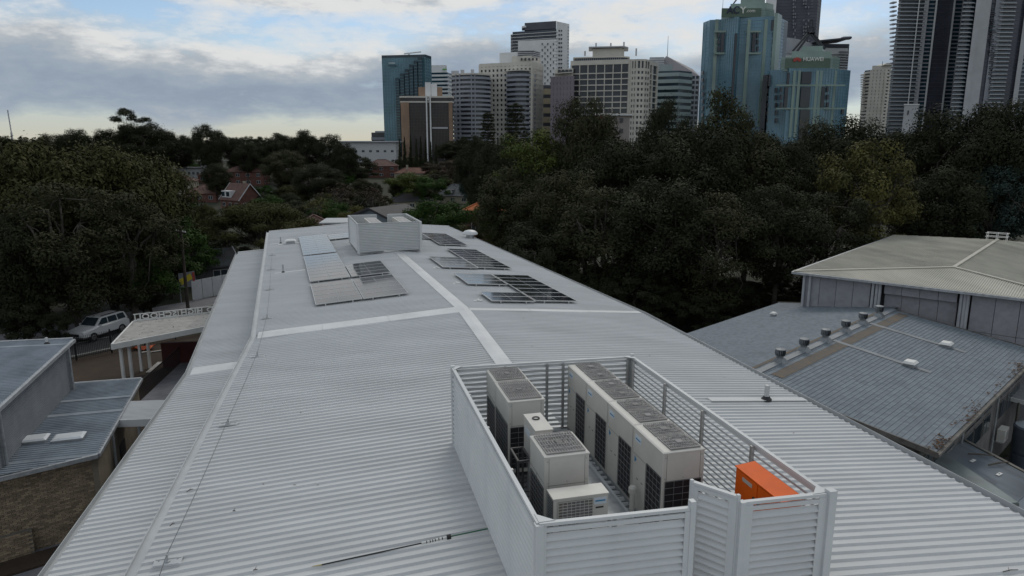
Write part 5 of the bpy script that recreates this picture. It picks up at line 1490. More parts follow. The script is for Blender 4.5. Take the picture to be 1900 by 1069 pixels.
# --- curved grey banded block
y = 470
def arc(T_, u0, u1, yf, bulge, n=10, back=26):
    pts = []
    for k in range(n + 1):
        f = k / n; u = u0 + (u1 - u0) * f; pts.append(tq(u, yf - bulge * (1 - (2 * f - 1) ** 2)))
    return pts + [tq(u1, yf + back), tq(u0, yf + back)]
pl = arc(None, 841, 908, y, 7)
T = Tower('apartment_block', 'curved grey apartment block with ribbon balconies left of the white flats', pl)
T.body(ztop(875, 139, y), m_dkg)
T.bands(ztop(875, 262, y), ztop(875, 140, y), 15, 0.50, 0.9, m_gry)
T.body(ztop(875, 137.5, y), m_crm, offset_poly(T.poly, 0.6), ztop(875, 140.5, y), 'parapet')
for u0, u1, v in ((838, 852, 132), (855, 862, 130), (874, 880, 129.5)):
    T.body(ztop(875, v, y + 8), m_lgry, T.loc([tq(u0, y + 6), tq(u1, y + 6), tq(u1, y + 12), tq(u0, y + 12)]), ztop(875, 139, y), 'plant_room')
T.piers(10, ztop(875, 139, y), 1, 1, 0.6, 1.0, m_gry); T.piers(10, ztop(875, 139, y), 5, 1, 0.6, 1.0, m_gry)

# --- white flats with square windows
y = 500
P = [tq(891, y), tq(987, y - 14), tq(1006, y + 4), tq(1006, y + 36), tq(891, y + 36)]
T = Tower('apartment_tower', 'cream white apartment tower with rows of small square windows', P)
zt = ztop(930, 121, y); T.body(zt - 0.4, m_dkg)
T.bands(ztop(930, 256, y), zt, 15, 0.50, 0.5, m_crm)
for e, n in ((0, 13), (1, 7), (4, 6)): T.piers(T.base, zt - 0.1, e, n, 1.5 if e == 0 else 1.6, 0.52, m_crm)
T.body(zt + 0.8, m_crm, offset_poly(T.poly, 0.53), zt - 1.4, 'parapet')
up_ = T.loc([tq(927, y + 8), tq(962, y + 2), tq(1003, y + 6), tq(1003, y + 30), tq(927, y + 30)])
T.body(ztop(950, 97, y + 4), m_wht, up_, zt - 1, 'upper_block')
up2 = T.loc([tq(950, y - 1), tq(986, y - 5), tq(1003, y + 6), tq(1003, y + 20), tq(950, y + 20)])
T.body(ztop(950, 105, y), m_crm, up2, zt - 0.8, 'upper_block')
T.bands(ztop(950, 106, y), ztop(950, 93, y), 4, 0.5, 0.5, m_lgry, T.loc([tq(962, y - 2), tq(988, y - 4), tq(1001, y + 6), tq(1001, y + 16), tq(962, y + 16)]), 'crown_band')
for k in range(5): T.panel(966 + k * 7, 969.5 + k * 7, 108, 112.5, y - 4.2 - k * 0.8, m_dkg, 'window', 1.2)
# rounded bay
pl = T.loc(arc(None, 941, 992, y - 10, 6, 10, 8))
T.body(ztop(960, 134, y - 10), m_dkg, pl, None, 'round_bay')
T.bands(ztop(960, 256, y), ztop(960, 134, y - 10), 14, 0.5, 0.8, m_gry, pl, 'bay_band')
T.body(ztop(960, 131, y - 10), m_crm, offset_poly(pl, 0.9), ztop(960, 133, y - 10), 'bay_cap')

# --- tall white residential tower with dark crown
y = 620
P = [tq(951, y + 10), tq(1031, y - 6), tq(1054, y + 8), tq(1054, y + 40), tq(951, y + 40)]
T = Tower('residential_tower', 'tall white residential tower with dark slab crown and left balconies', P)
zt = ztop(1030, 42, y)
T.body(ztop(990, 56, y), m_dkg)
T.bands(ztop(990, 120, y), ztop(990, 56, y), 11, 0.14, 1.6, m_wht, T.loc([tq(951, y + 10), tq(1030, y - 5.8), tq(1030, y + 30), tq(951, y + 30)]), 'balcony_slab')
T.body(zt, m_wht, T.loc([tq(1031, y - 6.6), tq(1054.5, y + 7.4), tq(1054.5, y + 40.5), tq(1031, y + 40.5)]), None, 'white_slab_wing')
T.body(zt + 0.3, m_dgry, T.loc([tq(973, y + 4), tq(1030.5, y - 6.2), tq(1030.5, y + 30), tq(973, y + 30)]), ztop(990, 55, y), 'dark_crown')
T.body(ztop(990, 47, y), m_wht, T.loc([tq(968, y + 4), tq(976, y + 2), tq(976, y + 20), tq(968, y + 20)]), ztop(990, 50, y), 'roof_fin')
lw = T.loc([tq(961, y + 4), tq(1031, y - 7.2), tq(1031, y + 1), tq(961, y + 16)])
zlw = ztop(1000, 75, y)
T.body(zlw, m_wht, lw, None, 'lower_wing')
for r in range(14):
    for c in range(5):
        if (r + c) % 2 == 0: T.panel(1005 + c * 5.2, 1006.6 + c * 5.2, 80 + r * 5.6, 83.8 + r * 5.6, y - 3.4 - c * 0.7, m_dkg, 'window', 1.4)
for r in range(14):
    T.panel(1036 - r * 0.05, 1039, 56 + r * 7.6, 58.6 + r * 7.6, y - 3.4, m_dkg, 'window', 2.0); T.panel(1040, 1043, 56 + r * 7.6, 58.6 + r * 7.6, y - 1.0, m_dkg, 'window', 2.0)
for r in range(20): T.panel(1053, 1055.5, 50 + r * 5.6, 52 + r * 5.6, y + 6.5, m_lgry, 'balcony', 2.0)

# --- yellowish mid block
y = 560
T = Tower('office_block', 'small tan office block wedged between the white flats and the hotel', [tq(1005, y), tq(1027, y), tq(1027, y + 30), tq(1005, y + 30)])
T.body(ztop(1015, 158, y), m_dkg)
T.bands(ztop(1015, 262, y), ztop(1015, 158, y), 6, 0.62, 0.3, mat('tan_panel', (0.33, 0.29, 0.205), rough=0.7, var=0.08, scale=0.1))

# --- hotel like wide cream block
y = 470
P = [tq(1060, y + 6), tq(1168, y - 4), tq(1198, y - 2), tq(1217, y + 14), tq(1217, y + 40), tq(1060, y + 40)]
T = Tower('hotel_block', 'wide cream hotel block with gridded balconies and rooftop plant house', P)
zt = ztop(1150, 113, y)
T.body(zt - 0.3, m_dkg)
T.bands(ztop(1150, 255, y), ztop(1150, 126, y), 12, 0.18, 0.7, m_crm)
T.body(zt + 0.5, m_crm, offset_poly(T.poly, 0.8), ztop(1150, 120, y), 'parapet')
T.piers(T.base, ztop(1150, 120, y), 0, 7, 0.55, 0.75, m_crm)
for e, n in ((1, 2), (2, 2)): T.piers(T.base, zt, e, n, 2.4, 0.75, m_crm)
cb_ = T.loc([tq(1171, y - 5), tq(1180, y - 7.5), tq(1194, y - 7), tq(1203, y - 2), tq(1203, y + 10), tq(1171, y + 10)])
T.body(ztop(1180, 112, y - 5), m_dkg, cb_, None, 'corner_bay')
T.bands(ztop(1180, 256, y), ztop(1180, 122, y - 5), 13, 0.5, 0.5, m_crm, cb_, 'bay_band'); T.body(ztop(1180, 110.5, y - 5), m_crm, offset_poly(cb_, 0.5), ztop(1180, 114, y - 5), 'bay_cap')
for e in range(4): T.piers(T.base, ztop(1180, 112, y - 5), e, 2, 1.0, 0.55, m_crm, cb_, 'bay_pier')
st_ = T.loc([tq(1066, y + 10), tq(1150, y + 4), tq(1163, y + 6), tq(1163, y + 28), tq(1066, y + 28)])
T.body(ztop(1120, 106.5, y + 5), m_dkg, st_, zt, 'setback_storey'); T.piers(zt, ztop(1120, 106, y + 5), 0, 22, 0.3, 0.3, m_gry, st_, 'setback_mullion')
T.body(ztop(1120, 105, y + 5), m_crm, offset_poly(st_, 1.2), ztop(1120, 107, y + 5), 'setback_roof')
ph = T.loc([tq(1098, y + 8), tq(1150, y + 5), tq(1156, y + 9), tq(1156, y + 22), tq(1098, y + 22)])
T.body(ztop(1120, 90.5, y + 8), m_crm, ph, zt, 'plant_house'); T.body(ztop(1120, 87.5, y + 8), m_lgry, offset_poly(ph, 2.6), ztop(1120, 89.5, y + 8), 'plant_house_roof')
for u, v in ((1084, 95), (1104, 80), (1131, 80), (1155, 78), (1178, 90)):
    q = T.lp(u, y + 10); zz = T.h(ztop(u, 104 if u in (1084, 1178) else 88, y + 10)); zz2 = T.h(ztop(u, v, y + 10)); MB().cyl((q[0], q[1], zz), (q[0], q[1], zz2), 0.5, 0.5, 10).build('flue', m_lgry, T.o)
# left wing of the hotel block, mauve with paired windows
P2 = [tq(1025, y + 2), tq(1062, y - 4), tq(1062, y + 36), tq(1025, y + 36)]
T = Tower('apartment_block', 'mauve rendered wing at the left end of the hotel block', P2)
T.body(ztop(1040, 142, y) - 0.3, m_dkg); T.bands(ztop(1040, 262, y), ztop(1040, 142, y), 12, 0.45, 0.5, m_mauve); T.piers(T.base, ztop(1040, 142, y), 0, 6, 2.1, 0.52, m_mauve)
T.body(ztop(1040, 128, y + 6), m_crm, T.loc([tq(1029, y + 8), tq(1063, y + 2), tq(1063, y + 30), tq(1029, y + 30)]), ztop(1040, 142.5, y), 'attic')
for k in range(4): T.panel(1035 + k * 7, 1040 + k * 7, 129.5, 135, y + 5.3 - k * 0.9, m_dkg, 'window', 1.5)
T.body(ztop(1040, 134.5, y), m_crm, T.loc([tq(1027, y + 4), tq(1063, y - 4.4), tq(1063, y), tq(1027, y + 8)]), ztop(1040, 136, y), 'canopy_band')

# --- glass building with sloping roof
y = 560
P = [tq(1216, y + 2), tq(1258, y - 4), tq(1282, y + 6), tq(1282, y + 40), tq(1216, y + 40)]
T = Tower('office_block', 'white banded green glass office block right of the hotel', P)
T.body(ztop(1240, 132, y), m_teald); T.bands(ztop(1240, 262, y), ztop(1240, 130, y), 11, 0.55, 0.6, mat('pale_green_panel', (0.36, 0.43, 0.43), rough=0.6, var=0.05, scale=0.1))
T.body(ztop(1240, 121, y + 10), MATS['pale_green_panel'], T.loc([tq(1222, y + 8), tq(1246, y + 5), tq(1246, y + 24), tq(1222, y + 24)]), ztop(1240, 134, y), 'plant_room')
y = 600
P = [tq(1196, y), tq(1232, y), tq(1296, y + 4), tq(1296, y + 40), tq(1196, y + 40)]
T = Tower('office_tower', 'grey office tower with sloping pyramid roof and tall mast', P)
T.body(ztop(1240, 140, y), m_dkg); T.bands(ztop(1240, 262, y), ztop(1240, 140, y), 13, 0.4, 0.4, m_lgry); T.piers(T.base, ztop(1240, 140, y), 1, 9, 0.9, 0.5, m_lgry)
a_, b_ = T.lp(1232, y), T.lp(1296, y + 4); c_, d_ = T.lp(1296, y + 40), T.lp(1196, y + 40)
zb_ = T.h(ztop(1240, 140, y)); rl, rr = T.lp(1234, y + 12), T.lp(1242, y + 20)
zz = T.h(ztop(1234, 104, y + 12))
m_rfm = mat('pale_roof_mauve', (0.30, 0.28, 0.29), rough=0.6, var=0.06, scale=0.1)
w1 = T.lp(1200, y)
md = T.lp(1283, y + 14); zm = T.h(ztop(1280, 128, y + 14))
MB().add([(w1[0], w1[1], zb_), (b_[0], b_[1], zb_), (c_[0], c_[1], zb_), (d_[0], d_[1], zb_), (rl[0], rl[1], zz), (rr[0], rr[1], zz - 1), (md[0], md[1], zm)],
         [(0, 1, 4), (1, 6, 4), (4, 6, 5), (1, 2, 6), (2, 5, 6), (2, 3, 5), (3, 0, 4, 5), (0, 3, 2, 1)]).build('sloping_roof', m_rfm, T.o)
q = T.lp(1235.5, y + 8); MB().cyl((q[0], q[1], zb_), (q[0], q[1], T.h(ztop(1235, 67, y + 8))), 0.45, 0.15, 8).build('mast', m_lgry, T.o)
T.body(ztop(1210, 107, y + 6), m_lgry, T.loc([tq(1203, y + 4), tq(1230, y + 2), tq(1230, y + 12), tq(1203, y + 12)]), ztop(1210, 141, y), 'plant_screen')
T.bands(ztop(1210, 132, y), ztop(1210, 106, y), 6, 0.2, 0.5, m_wht, T.loc([tq(1203, y + 4), tq(1230, y + 2), tq(1230, y + 12), tq(1203, y + 12)]), 'screen_band')

# --- twin teal towers
def teal_tower(label, P, zt, floors, crown, y):
    T = Tower('glass_tower', label, P)
    T.body(zt, m_blueg); T.bands(T.base + 4, zt - 0.2, floors, 0.09, 0.14, m_mull)
    return T
y = 480
P = [tq(1299, y + 14), tq(1311, y + 4), tq(1330, y + 2), tq(1362, y - 8), tq(1366, y - 4), tq(1432, y - 10), tq(1452, y + 10), tq(1452, y + 45), tq(1299, y + 45)]
zt = ztop(1360, 35, y)
T = teal_tower('tall teal and sage glass tower with dark blue rooftop lettering', P, zt, 40, None, y)
for e, n in ((0, 2), (1, 4), (2, 8), (4, 15)): T.piers(T.base, zt, e, n, 0.22, 0.2, m_mull)
# dark right flank
T.body(ztop(1440, 37, y), m_dkg, T.loc([tq(1440.5, y - 0.5), tq(1452.5, y + 9), tq(1452.5, y + 40), tq(1440.5, y + 40)]), None, 'dark_flank')
# sage corner stack with small dark windows
T.body(ztop(1434, 30, y), m_sage, T.loc([tq(1427, y - 10.6), tq(1433, y - 11), tq(1441, y - 2), tq(1441, y + 4), tq(1427, y - 4)]), None, 'corner_stack')
for r in range(9): T.panel(1433.5 - r * 0.85, 1436.5 - r * 0.85, 60 + r * 13, 69 + r * 13, y - 9.8, m_dkg, 'window', 1.0)
T.panel(1431, 1439, 37, 56, y - 9.6, m_dkg, 'window', 1.2)
# dark slot between the two halves and dark tall windows with sage frames
T.panel(1358.5, 1362.5, 62, 230, y - 8.2, m_dkg, 'dark_slot', 1.2)
for u, sd, yy in ((1340, -1, y - 1.2), (1398, 1, y - 7.8)):
    T.panel(u - 3, u + 3, 62, 97, yy, m_dkg, 'tall_window', 1.4)
    for r in range(3): T.panel(u + sd * 7.2 - 1.5, u + sd * 7.2 + 1.5, 61 + r * 12.5, 70 + r * 12.5, yy, m_dkg, 'window', 1.4)
    T.panel(u - 14, u + 14, 57, 60.5, yy + 0.2, m_sage, 'sage_band', 1.2); T.panel(u - 14, u + 14, 97.5, 101, yy + 0.2, m_sage, 'sage_band', 1.2)
for u in (1325, 1350, 1384, 1415): T.panel(u - 3, u + 3, 36, 235, (y + 0.5) if u < 1360 else y - 8.5, m_sage, 'sage_strip', 0.6)
for r in range(8): T.panel(1302.5, 1305, 132 + r * 13, 140 + r * 13, y + 7, m_dkg, 'window', 2.5)
# crown
crn = T.loc([tq(1331, y + 4), tq(1345, y), tq(1410, y - 4), tq(1426, y + 2), tq(1426, y + 30), tq(1331, y + 30)])
T.body(ztop(1380, 17, y), m_sage, crn, zt - 1, 'crown')
crn2 = T.loc([tq(1346, y + 6), tq(1412, y + 2), tq(1424, y + 8), tq(1424, y + 26), tq(1346, y + 26)])
T.body(ztop(1380, 4, y), m_sage, crn2, ztop(1380, 17, y) - 1, 'crown')
crn3 = T.loc([tq(1364, y + 8), tq(1408, y + 6), tq(1408, y + 24), tq(1364, y + 24)])
T.body(ztop(1380, -8, y), m_sage, crn3, ztop(1380, 4, y) - 1, 'crown')
T.bands(zt, ztop(1380, 17, y), 4, 0.08, 0.12, m_mull, crn, 'crown_band')
T.panel(1339, 1412, 15.5, 32, y - 5.2, mat('sign_board_green', (0.085, 0.135, 0.10), rough=0.5, var=0.08, scale=0.1), 'sign_board', 0.8)
def sign_text(T_, txt, u0, u1, vb, y_, m, bold=0.06):
    me = text_mesh(txt, 10.0, 0.15, m, bold)
    xs_ = [v.co.x for v in me.vertices]; w = max(xs_) - min(xs_); mn = min(xs_)
    a, b = PY(u0, vb, y_), PY(u1, vb, y_); sc = (b.x - a.x) / w
    o = part('sign_lettering', me, T_.o, (a.x - mn * sc - T_.c[0], y_ - T_.c[1], T_.h(a.z)), (math.pi / 2, 0, 0), (sc, sc, sc))
    return o
m_navy = mat('sign_navy', (0.012, 0.022, 0.06), rough=0.5, var=0.05); m_sw = mat('sign_white', (0.75, 0.75, 0.73), rough=0.5, var=0.03)
sign_text(T, 'AC', 1348, 1372, 24.5, y - 6.0, m_navy, 0.35); sign_text(T, 'Y', 1373, 1384, 24.5, y - 6.0, m_sw, 0.2); sign_text(T, '.com', 1384.5, 1401, 22.8, y - 6.0, m_sw, 0.03)
mstA = T.lp(1349, y + 8); MB().bar((mstA[0], mstA[1], T.h(ztop(1349, 6, y))), (T.lp(1358, y + 8)[0], mstA[1], T.h(ztop(1358, -8, y))), 0.8, 0.8).build('roof_strut', m_metal_d, T.o)
q = T.lp(1332, y + 6); MB().cyl((q[0], q[1], T.h(ztop(1332, 17, y))), (q[0], q[1], T.h(ztop(1332, -4, y))), 0.2, 0.1, 6).build('aerial', m_lgry, T.o)

# shorter twin
y = 440
P = [tq(1420, y + 12), tq(1427, y + 2), tq(1460, y - 3), tq(1461, y - 8), tq(1530, y - 9), tq(1574, y + 4), tq(1574, y + 40), tq(1420, y + 40)]
zt = ztop(1490, 129.5, y)
T = teal_tower('shorter teal glass tower with red flower emblem and white rooftop lettering', P, zt, 26, None, y)
for e, n in ((1, 7), (3, 15), (4, 9)): T.piers(T.base, zt, e, n, 0.2, 0.2, m_mull)
T.body(ztop(1425, 138, y), m_dkg, T.loc([tq(1414, y + 6), tq(1423, y + 0), tq(1423, y + 30), tq(1414, y + 30)]), None, 'dark_flank')
for k, (v0, v1) in enumerate(((133, 155.5), (161.5, 199), (204, 262))): T.panel(1487 - k * 2.2, 1505 - k * 2.6, v0, v1, y - 9.2, m_dkg, 'dark_bay', 1.2)
for v in (158.5, 201.5): T.panel(1440, 1568, v - 1.4, v + 1.4, y - 8.6, m_sage, 'sage_band', 1.0)
for u, sd in ((1458, -1), (1526, 1)):
    T.panel(u - 3.2, u + 3.2, 161, 199, y - 8.9, m_dkg, 'tall_window', 1.3)
    for r in range(3): T.panel(u + sd * 9 - 1.8, u + sd * 9 + 1.8, 162 + r * 14, 171 + r * 14, y - 8.9, m_dkg, 'window', 1.3)
T.panel(1460, 1464.5, 135, 157, y - 8.3, m_dkg, 'tall_window', 1.2); T.panel(1425, 1429, 139, 160, y + 0.5, m_dkg, 'tall_window', 1.6)
for r in range(5): T.panel(1438, 1441.5, 163 + r * 14, 172 + r * 14, y - 2.2, m_dkg, 'window', 1.6)
for r in range(6): T.panel(1421.5, 1424.5, 165 + r * 13.5, 174 + r * 13.5, y + 3, m_dkg, 'window', 2.4)
T.panel(1561, 1565, 203, 211, y + 0.5, m_dkg, 'window', 1.5)
for u in (1470, 1479, 1512, 1519, 1545): T.panel(u - 2.5, u + 2.5, 131, 255, y - 8.8 if u < 1531 else y - 4.2, m_sage, 'sage_strip', 0.5)
c1_ = T.loc([tq(1445, y), tq(1458, y - 4), tq(1540, y - 5), tq(1553, y), tq(1553, y + 30), tq(1445, y + 30)])
T.body(ztop(1490, 107, y), m_sage, c1_, zt - 1, 'crown'); T.bands(zt, ztop(1490, 107, y), 4, 0.08, 0.15, m_mull, c1_, 'crown_band')
c2_ = T.loc([tq(1464, y - 1), tq(1537, y - 2), tq(1537, y + 26), tq(1464, y + 26)])
T.body(ztop(1490, 95.5, y), m_sage, c2_, ztop(1490, 107, y) - 1, 'crown')
c3_ = T.loc([tq(1481, y + 4), tq(1520, y + 3), tq(1523, y + 20), tq(1481, y + 20)])
T.body(ztop(1490, 84, y), m_sage, c3_, ztop(1490, 95.5, y) - 1, 'crown')
T.panel(1457, 1540, 108.5, 127, y - 5.6, MATS['sign_board_green'], 'sign_board', 0.8)
sign_text(T, 'HUAWEI', 1490.5, 1527.5, 113.2, y - 6.4, m_sw, 0.12)
fl_ = MB(); ec = PY(1479, 114, y - 6.4); m_red = mat('emblem_red', (0.42, 0.05, 0.04), rough=0.5, var=0.08)
sc_ = PY(1480, 114, y - 6.4).x - PY(1479, 114, y - 6.4).x
for k in range(8):
    a_ = math.pi * (k + 0.5) / 8; L_ = 8.2 * sc_ if k in (0, 7) else 9.6 * sc_
    dx, dz_ = math.cos(a_), math.sin(a_); nx_, nz_ = -dz_, dx
    pts = [(0.18, 0.0), (0.55, 0.13), (0.85, 0.12), (1.0, 0.0), (0.85, -0.12), (0.55, -0.13)]
    fl_.add([(ec.x - T.c[0] + dx * a * L_ + nx_ * b * L_, y - 6.4 - T.c[1] - 0.01 * k, T.h(ec.z) + dz_ * a * L_ * 0.82 + nz_ * b * L_) for a, b in pts] , [(0, 1, 2, 3, 4, 5)])
fl_.build('flower_emblem', m_red, T.o)
# A-frame mast
am = MB()
pt_ = lambda u, v, yy=y + 4: (T.lp(u, yy, v)[0], yy - T.c[1], T.h(PY(u, v, yy).z))
for p, q in (((1471, 95), (1499, 62)), ((1479, 95), (1504, 62)), ((1531, 91), (1508, 62)), ((1526, 91), (1504, 60)), ((1498, 62), (1511, 62)), ((1499, 52), (1510, 52)), ((1499, 62), (1500, 52)), ((1510, 62), (1510, 52)), ((1502, 52), (1504, 37)), ((1508, 52), (1508, 37)), ((1504, 37), (1508, 37))):
    am.bar(pt_(*p), pt_(*q), 1.1 if p[1] > 60 else 0.6, 1.1 if p[1] > 60 else 0.6)
am.build('mast_frame', m_metal_d, T.o)

# --- dark tower behind the pair
y = 640
P = [tq(1428, y + 4), tq(1504, y - 4), tq(1510, y + 6), tq(1510, y + 40), tq(1428, y + 40)]
T = Tower('residential_tower', 'dark charcoal tower with scattered pale windows behind the twin glass towers', P)
zt = ztop(1460, -40, y); T.body(zt, m_dgry)
T.bands(T.base + 40, zt, 42, 0.10, 0.15, mat('charcoal_joint', (0.06, 0.063, 0.08), rough=0.6, var=0.1))
rnd = random.Random(12)
m_bl = mat('pale_blind', (0.22, 0.23, 0.26), rough=0.6, var=0.1)
for r in range(20):
    for c, u in enumerate((1471, 1474, 1490, 1494, 1499)):
        if rnd.random() < 0.5: T.panel(u, u + 2.0, -38 + r * 6.2, -34 + r * 6.2, y - 1.2 - (u - 1471) * 0.1, m_bl, 'window', 1.2)
for r in range(22): T.panel(1505.5, 1509.5, -38 + r * 5.6, -35.5 + r * 5.6, y - 2.2, m_bl, 'balcony', 1.5)
T.body(ztop(1420, -2, y), m_wht, T.loc([tq(1410, y - 4), tq(1429, y - 6), tq(1429, y + 20), tq(1410, y + 20)]), None, 'white_wing')

# --- white curved roof block and dark eave block between
y = 560
P = [tq(1448, y), tq(1564, y + 2), tq(1564, y + 40), tq(1448, y + 40)]
T = Tower('apartment_block', 'white apartment block with dark flying roof behind the shorter glass tower', P)
T.body(ztop(1500, 100, y), m_wht)
vs_ = [(1450, 70), (1462, 71), (1475, 73.5), (1488, 77), (1500, 82)]
cw = MB(); pr = [pt for pt in vs_]
pts3 = [(T.lp(u, y - 1)[0], y - 1 - T.c[1], T.h(ztop(u, v, y))) for u, v in pr]; b3 = [(p[0], p[1], T.h(ztop(1500, 100, y))) for p in pts3]
n_ = len(pts3); bk = [(p[0], p[1] + 25, p[2]) for p in pts3]
cw.add(pts3 + b3 + bk, [(i, i + 1, n_ + i + 1, n_ + i) for i in range(n_ - 1)] + [(i, 2 * n_ + i, 2 * n_ + i + 1, i + 1) for i in range(n_ - 1)])
cw.build('curved_roof', m_lgry, T.o)
T.body(ztop(1540, 82, y), m_dgry, T.loc([tq(1500, y - 2), tq(1568, y - 1), tq(1568, y + 30), tq(1500, y + 30)]), ztop(1540, 88, y), 'attic')
T.body(ztop(1540, 89, y), m_wht, T.loc([tq(1502, y - 1), tq(1566, y), tq(1566, y + 30), tq(1502, y + 30)]), ztop(1540, 101, y), 'upper_storeys')
ra_, rb_ = (T.lp(1503, y - 6), T.h(ztop(1503, 79, y))), (T.lp(1571, y - 6), T.h(ztop(1571, 72, y)))
MB().bar((ra_[0][0], -14, ra_[1]), (rb_[0][0], -14, rb_[1]), 26, 1.0).build('flying_roof', m_dgry, T.o)
MB().bar((rb_[0][0] - 6, -24, rb_[1] - 0.2), (rb_[0][0], -24, rb_[1]), 4, 2.0).build('roof_fascia', m_lgry, T.o)
T.bands(ztop(1570, 130, y), ztop(1570, 92, y), 8, 0.35, 1.0, m_lgry, T.loc([tq(1553, y - 2), tq(1566, y), tq(1566, y + 20), tq(1553, y + 20)]), 'balcony_slab')
for k in range(6): T.panel(1452 + k * 12, 1456 + k * 12, 92, 96, y - 0.3, m_dkg, 'window', 1.0)

# --- cream round-topped tower far off
y = 700
P = [tq(1601, y + 6), tq(1614, y - 2), tq(1640, y - 4), tq(1655, y + 2), tq(1655, y + 30), tq(1601, y + 30)]
T = Tower('apartment_tower', 'distant cream apartment tower with rounded balconies and arched top', P)
zt = ztop(1625, 130, y); T.body(zt, m_dkg); T.bands(T.base, zt, 24, 0.55, 0.7, m_crm); T.piers(T.base, zt, 1, 4, 2.6, 0.72, m_crm); T.piers(T.base, zt, 2, 2, 2.4, 0.72, m_crm)
T.body(ztop(1625, 122, y), m_crm, T.loc([tq(1614, y), tq(1650, y - 2), tq(1650, y + 20), tq(1614, y + 20)]), zt - 0.5, 'upper_storey')
ar_ = MB(); uA = [1632 + 18 * k / 8 for k in range(9)]
top3 = [(T.lp(u, y - 2)[0], -14, T.h(ztop(u, 122 - 4.5 * math.sin(math.pi * k / 8), y))) for k, u in enumerate(uA)]
ar_.add(top3 + [(p[0], p[1] + 18, p[2]) for p in top3], [(i, i + 1, i + 10, i + 9) for i in range(8)] + [tuple(range(9)), tuple(range(17, 8, -1))])
ar_.build('arched_top', m_crm, T.o)
q = T.lp(1632, y); MB().cyl((q[0], q[1], T.h(ztop(1632, 122, y))), (q[0], q[1], T.h(ztop(1632, 114, y))), 0.3, 0.2, 6).build('aerial', m_dkg, T.o)
for r in range(16): T.panel(1599, 1602.5, 138 + r * 4.4, 140.4 + r * 4.4, y + 4, m_crm, 'balcony', 5)

# --- the two big residential towers on the right
y = 470
zt = ztop(1700, -150, y)
def strip_tower(label, strips, y, zt):
    u0, u1 = strips[0][0], strips[-1][1]
    T = Tower('residential_tower', label, [tq(u0, y + 1, 120), tq(u1, y + 1, 120), tq(u1, y + 34, 120), tq(u0, y + 34, 120)])
    T.body(zt - 1, m_dgry)
    for a, b, kind, dy in strips:
        pl = T.loc([tq(a, y - dy, 120), tq(b, y - dy, 120), tq(b, y + 3, 120), tq(a, y + 3, 120)])
        m = {'bal': mat('balcony_recess', (0.10, 0.11, 0.13), rough=0.4, var=0.1, scale=0.1), 'wall': m_lgry, 'dark': m_dgry, 'glass': mat('slate_glass', (0.07, 0.075, 0.10), rough=0.2, var=0.15, scale=0.06), 'pier': m_wht, 'blue': m_teald, 'mid': m_gry}[kind]
        nm = {'bal': 'balcony_bay', 'wall': 'concrete_wall', 'dark': 'dark_strip', 'glass': 'glass_strip', 'pier': 'white_pier', 'blue': 'blue_glass_strip', 'mid': 'grey_strip'}[kind]
        T.body(zt, m, pl, None, nm)
        if kind == 'bal': T.bands(T.base + 10, zt, 56, 0.20, 1.5, m_lgry, pl, 'balcony_slab')
        if kind == 'bal': T.bands(T.base + 10.7, zt, 56, 0.28, 1.2, mat('balustrade_glass', (0.10, 0.14, 0.17), rough=0.2, var=0.1), pl, 'balustrade')
        if kind in ('glass', 'dark'): T.bands(T.base + 10, zt, 56, 0.10, 0.12, m_dgry if kind == 'glass' else MATS['charcoal_joint'], pl, 'floor_joint')
        if kind == 'blue': T.bands(T.base + 10, zt, 56, 0.30, 0.15, m_gry, pl, 'spandrel')
    return T
T = strip_tower('tall grey residential tower with white balcony stack behind the right trees', [(1656, 1660, 'wall', 1.0), (1660, 1692, 'bal', 1.0), (1692, 1694, 'pier', 2.6), (1694, 1703, 'bal', 0.8), (1703, 1711, 'wall', 2.0), (1711, 1723, 'blue', 0.5), (1723, 1726.5, 'pier', 2.2), (1726.5, 1756, 'glass', 0.6), (1756, 1759.5, 'pier', 2.2), (1759.5, 1772, 'blue', 0.5), (1772, 1779, 'wall', 1.6)], y, zt)
for r in range(40): T.panel(1653.5, 1661, -60 + r * 8.0, -57.5 + r * 8.0, y + 2, m_lgry, 'side_balcony', 4)
T2_ = strip_tower('tall residential tower with wide bare concrete wall at the right edge', [(1779, 1789, 'bal', 0.6), (1789, 1797, 'blue', 0.4), (1797, 1806, 'wall', 3.5), (1806, 1825, 'wall', 2.0), (1825, 1833, 'dark', 0.2), (1833, 1848, 'mid', 0.8), (1848, 1866, 'bal', 0.6), (1866, 1888, 'glass', 0.5), (1888, 1897, 'wall', 2.2), (1897, 1930, 'blue', 0.4)], 440, ztop(1800, -170, 440))
rnd = random.Random(4)
for r in range(70):
    T2_.panel(1834 + rnd.uniform(0, 6), 1841 + rnd.uniform(0, 6), -40 + r * 3.4, -38.6 + r * 3.4, 440 - 1.0, rnd.choice((m_dkg, m_teald, m_dgry)), 'shutter', 0.9)
# small white building in front of them
y = 300
T = Tower('white_house', 'plain white rendered building below the right residential towers', [tq(1681, y), tq(1708, y), tq(1708, y + 14), tq(1681, y + 14)], group=None, cat='building')
T.body(ztop(1695, 194, y), m_lgry); T.body(ztop(1695, 193, y), m_wht, offset_poly(T.poly, 0.25), ztop(1695, 195, y), 'parapet')
T.panel(1684, 1686, 205, 213, y - 0.1, m_dkg, 'window', 0.4); T.panel(1700, 1704, 206, 212, y - 0.1, m_dkg, 'window', 0.4)
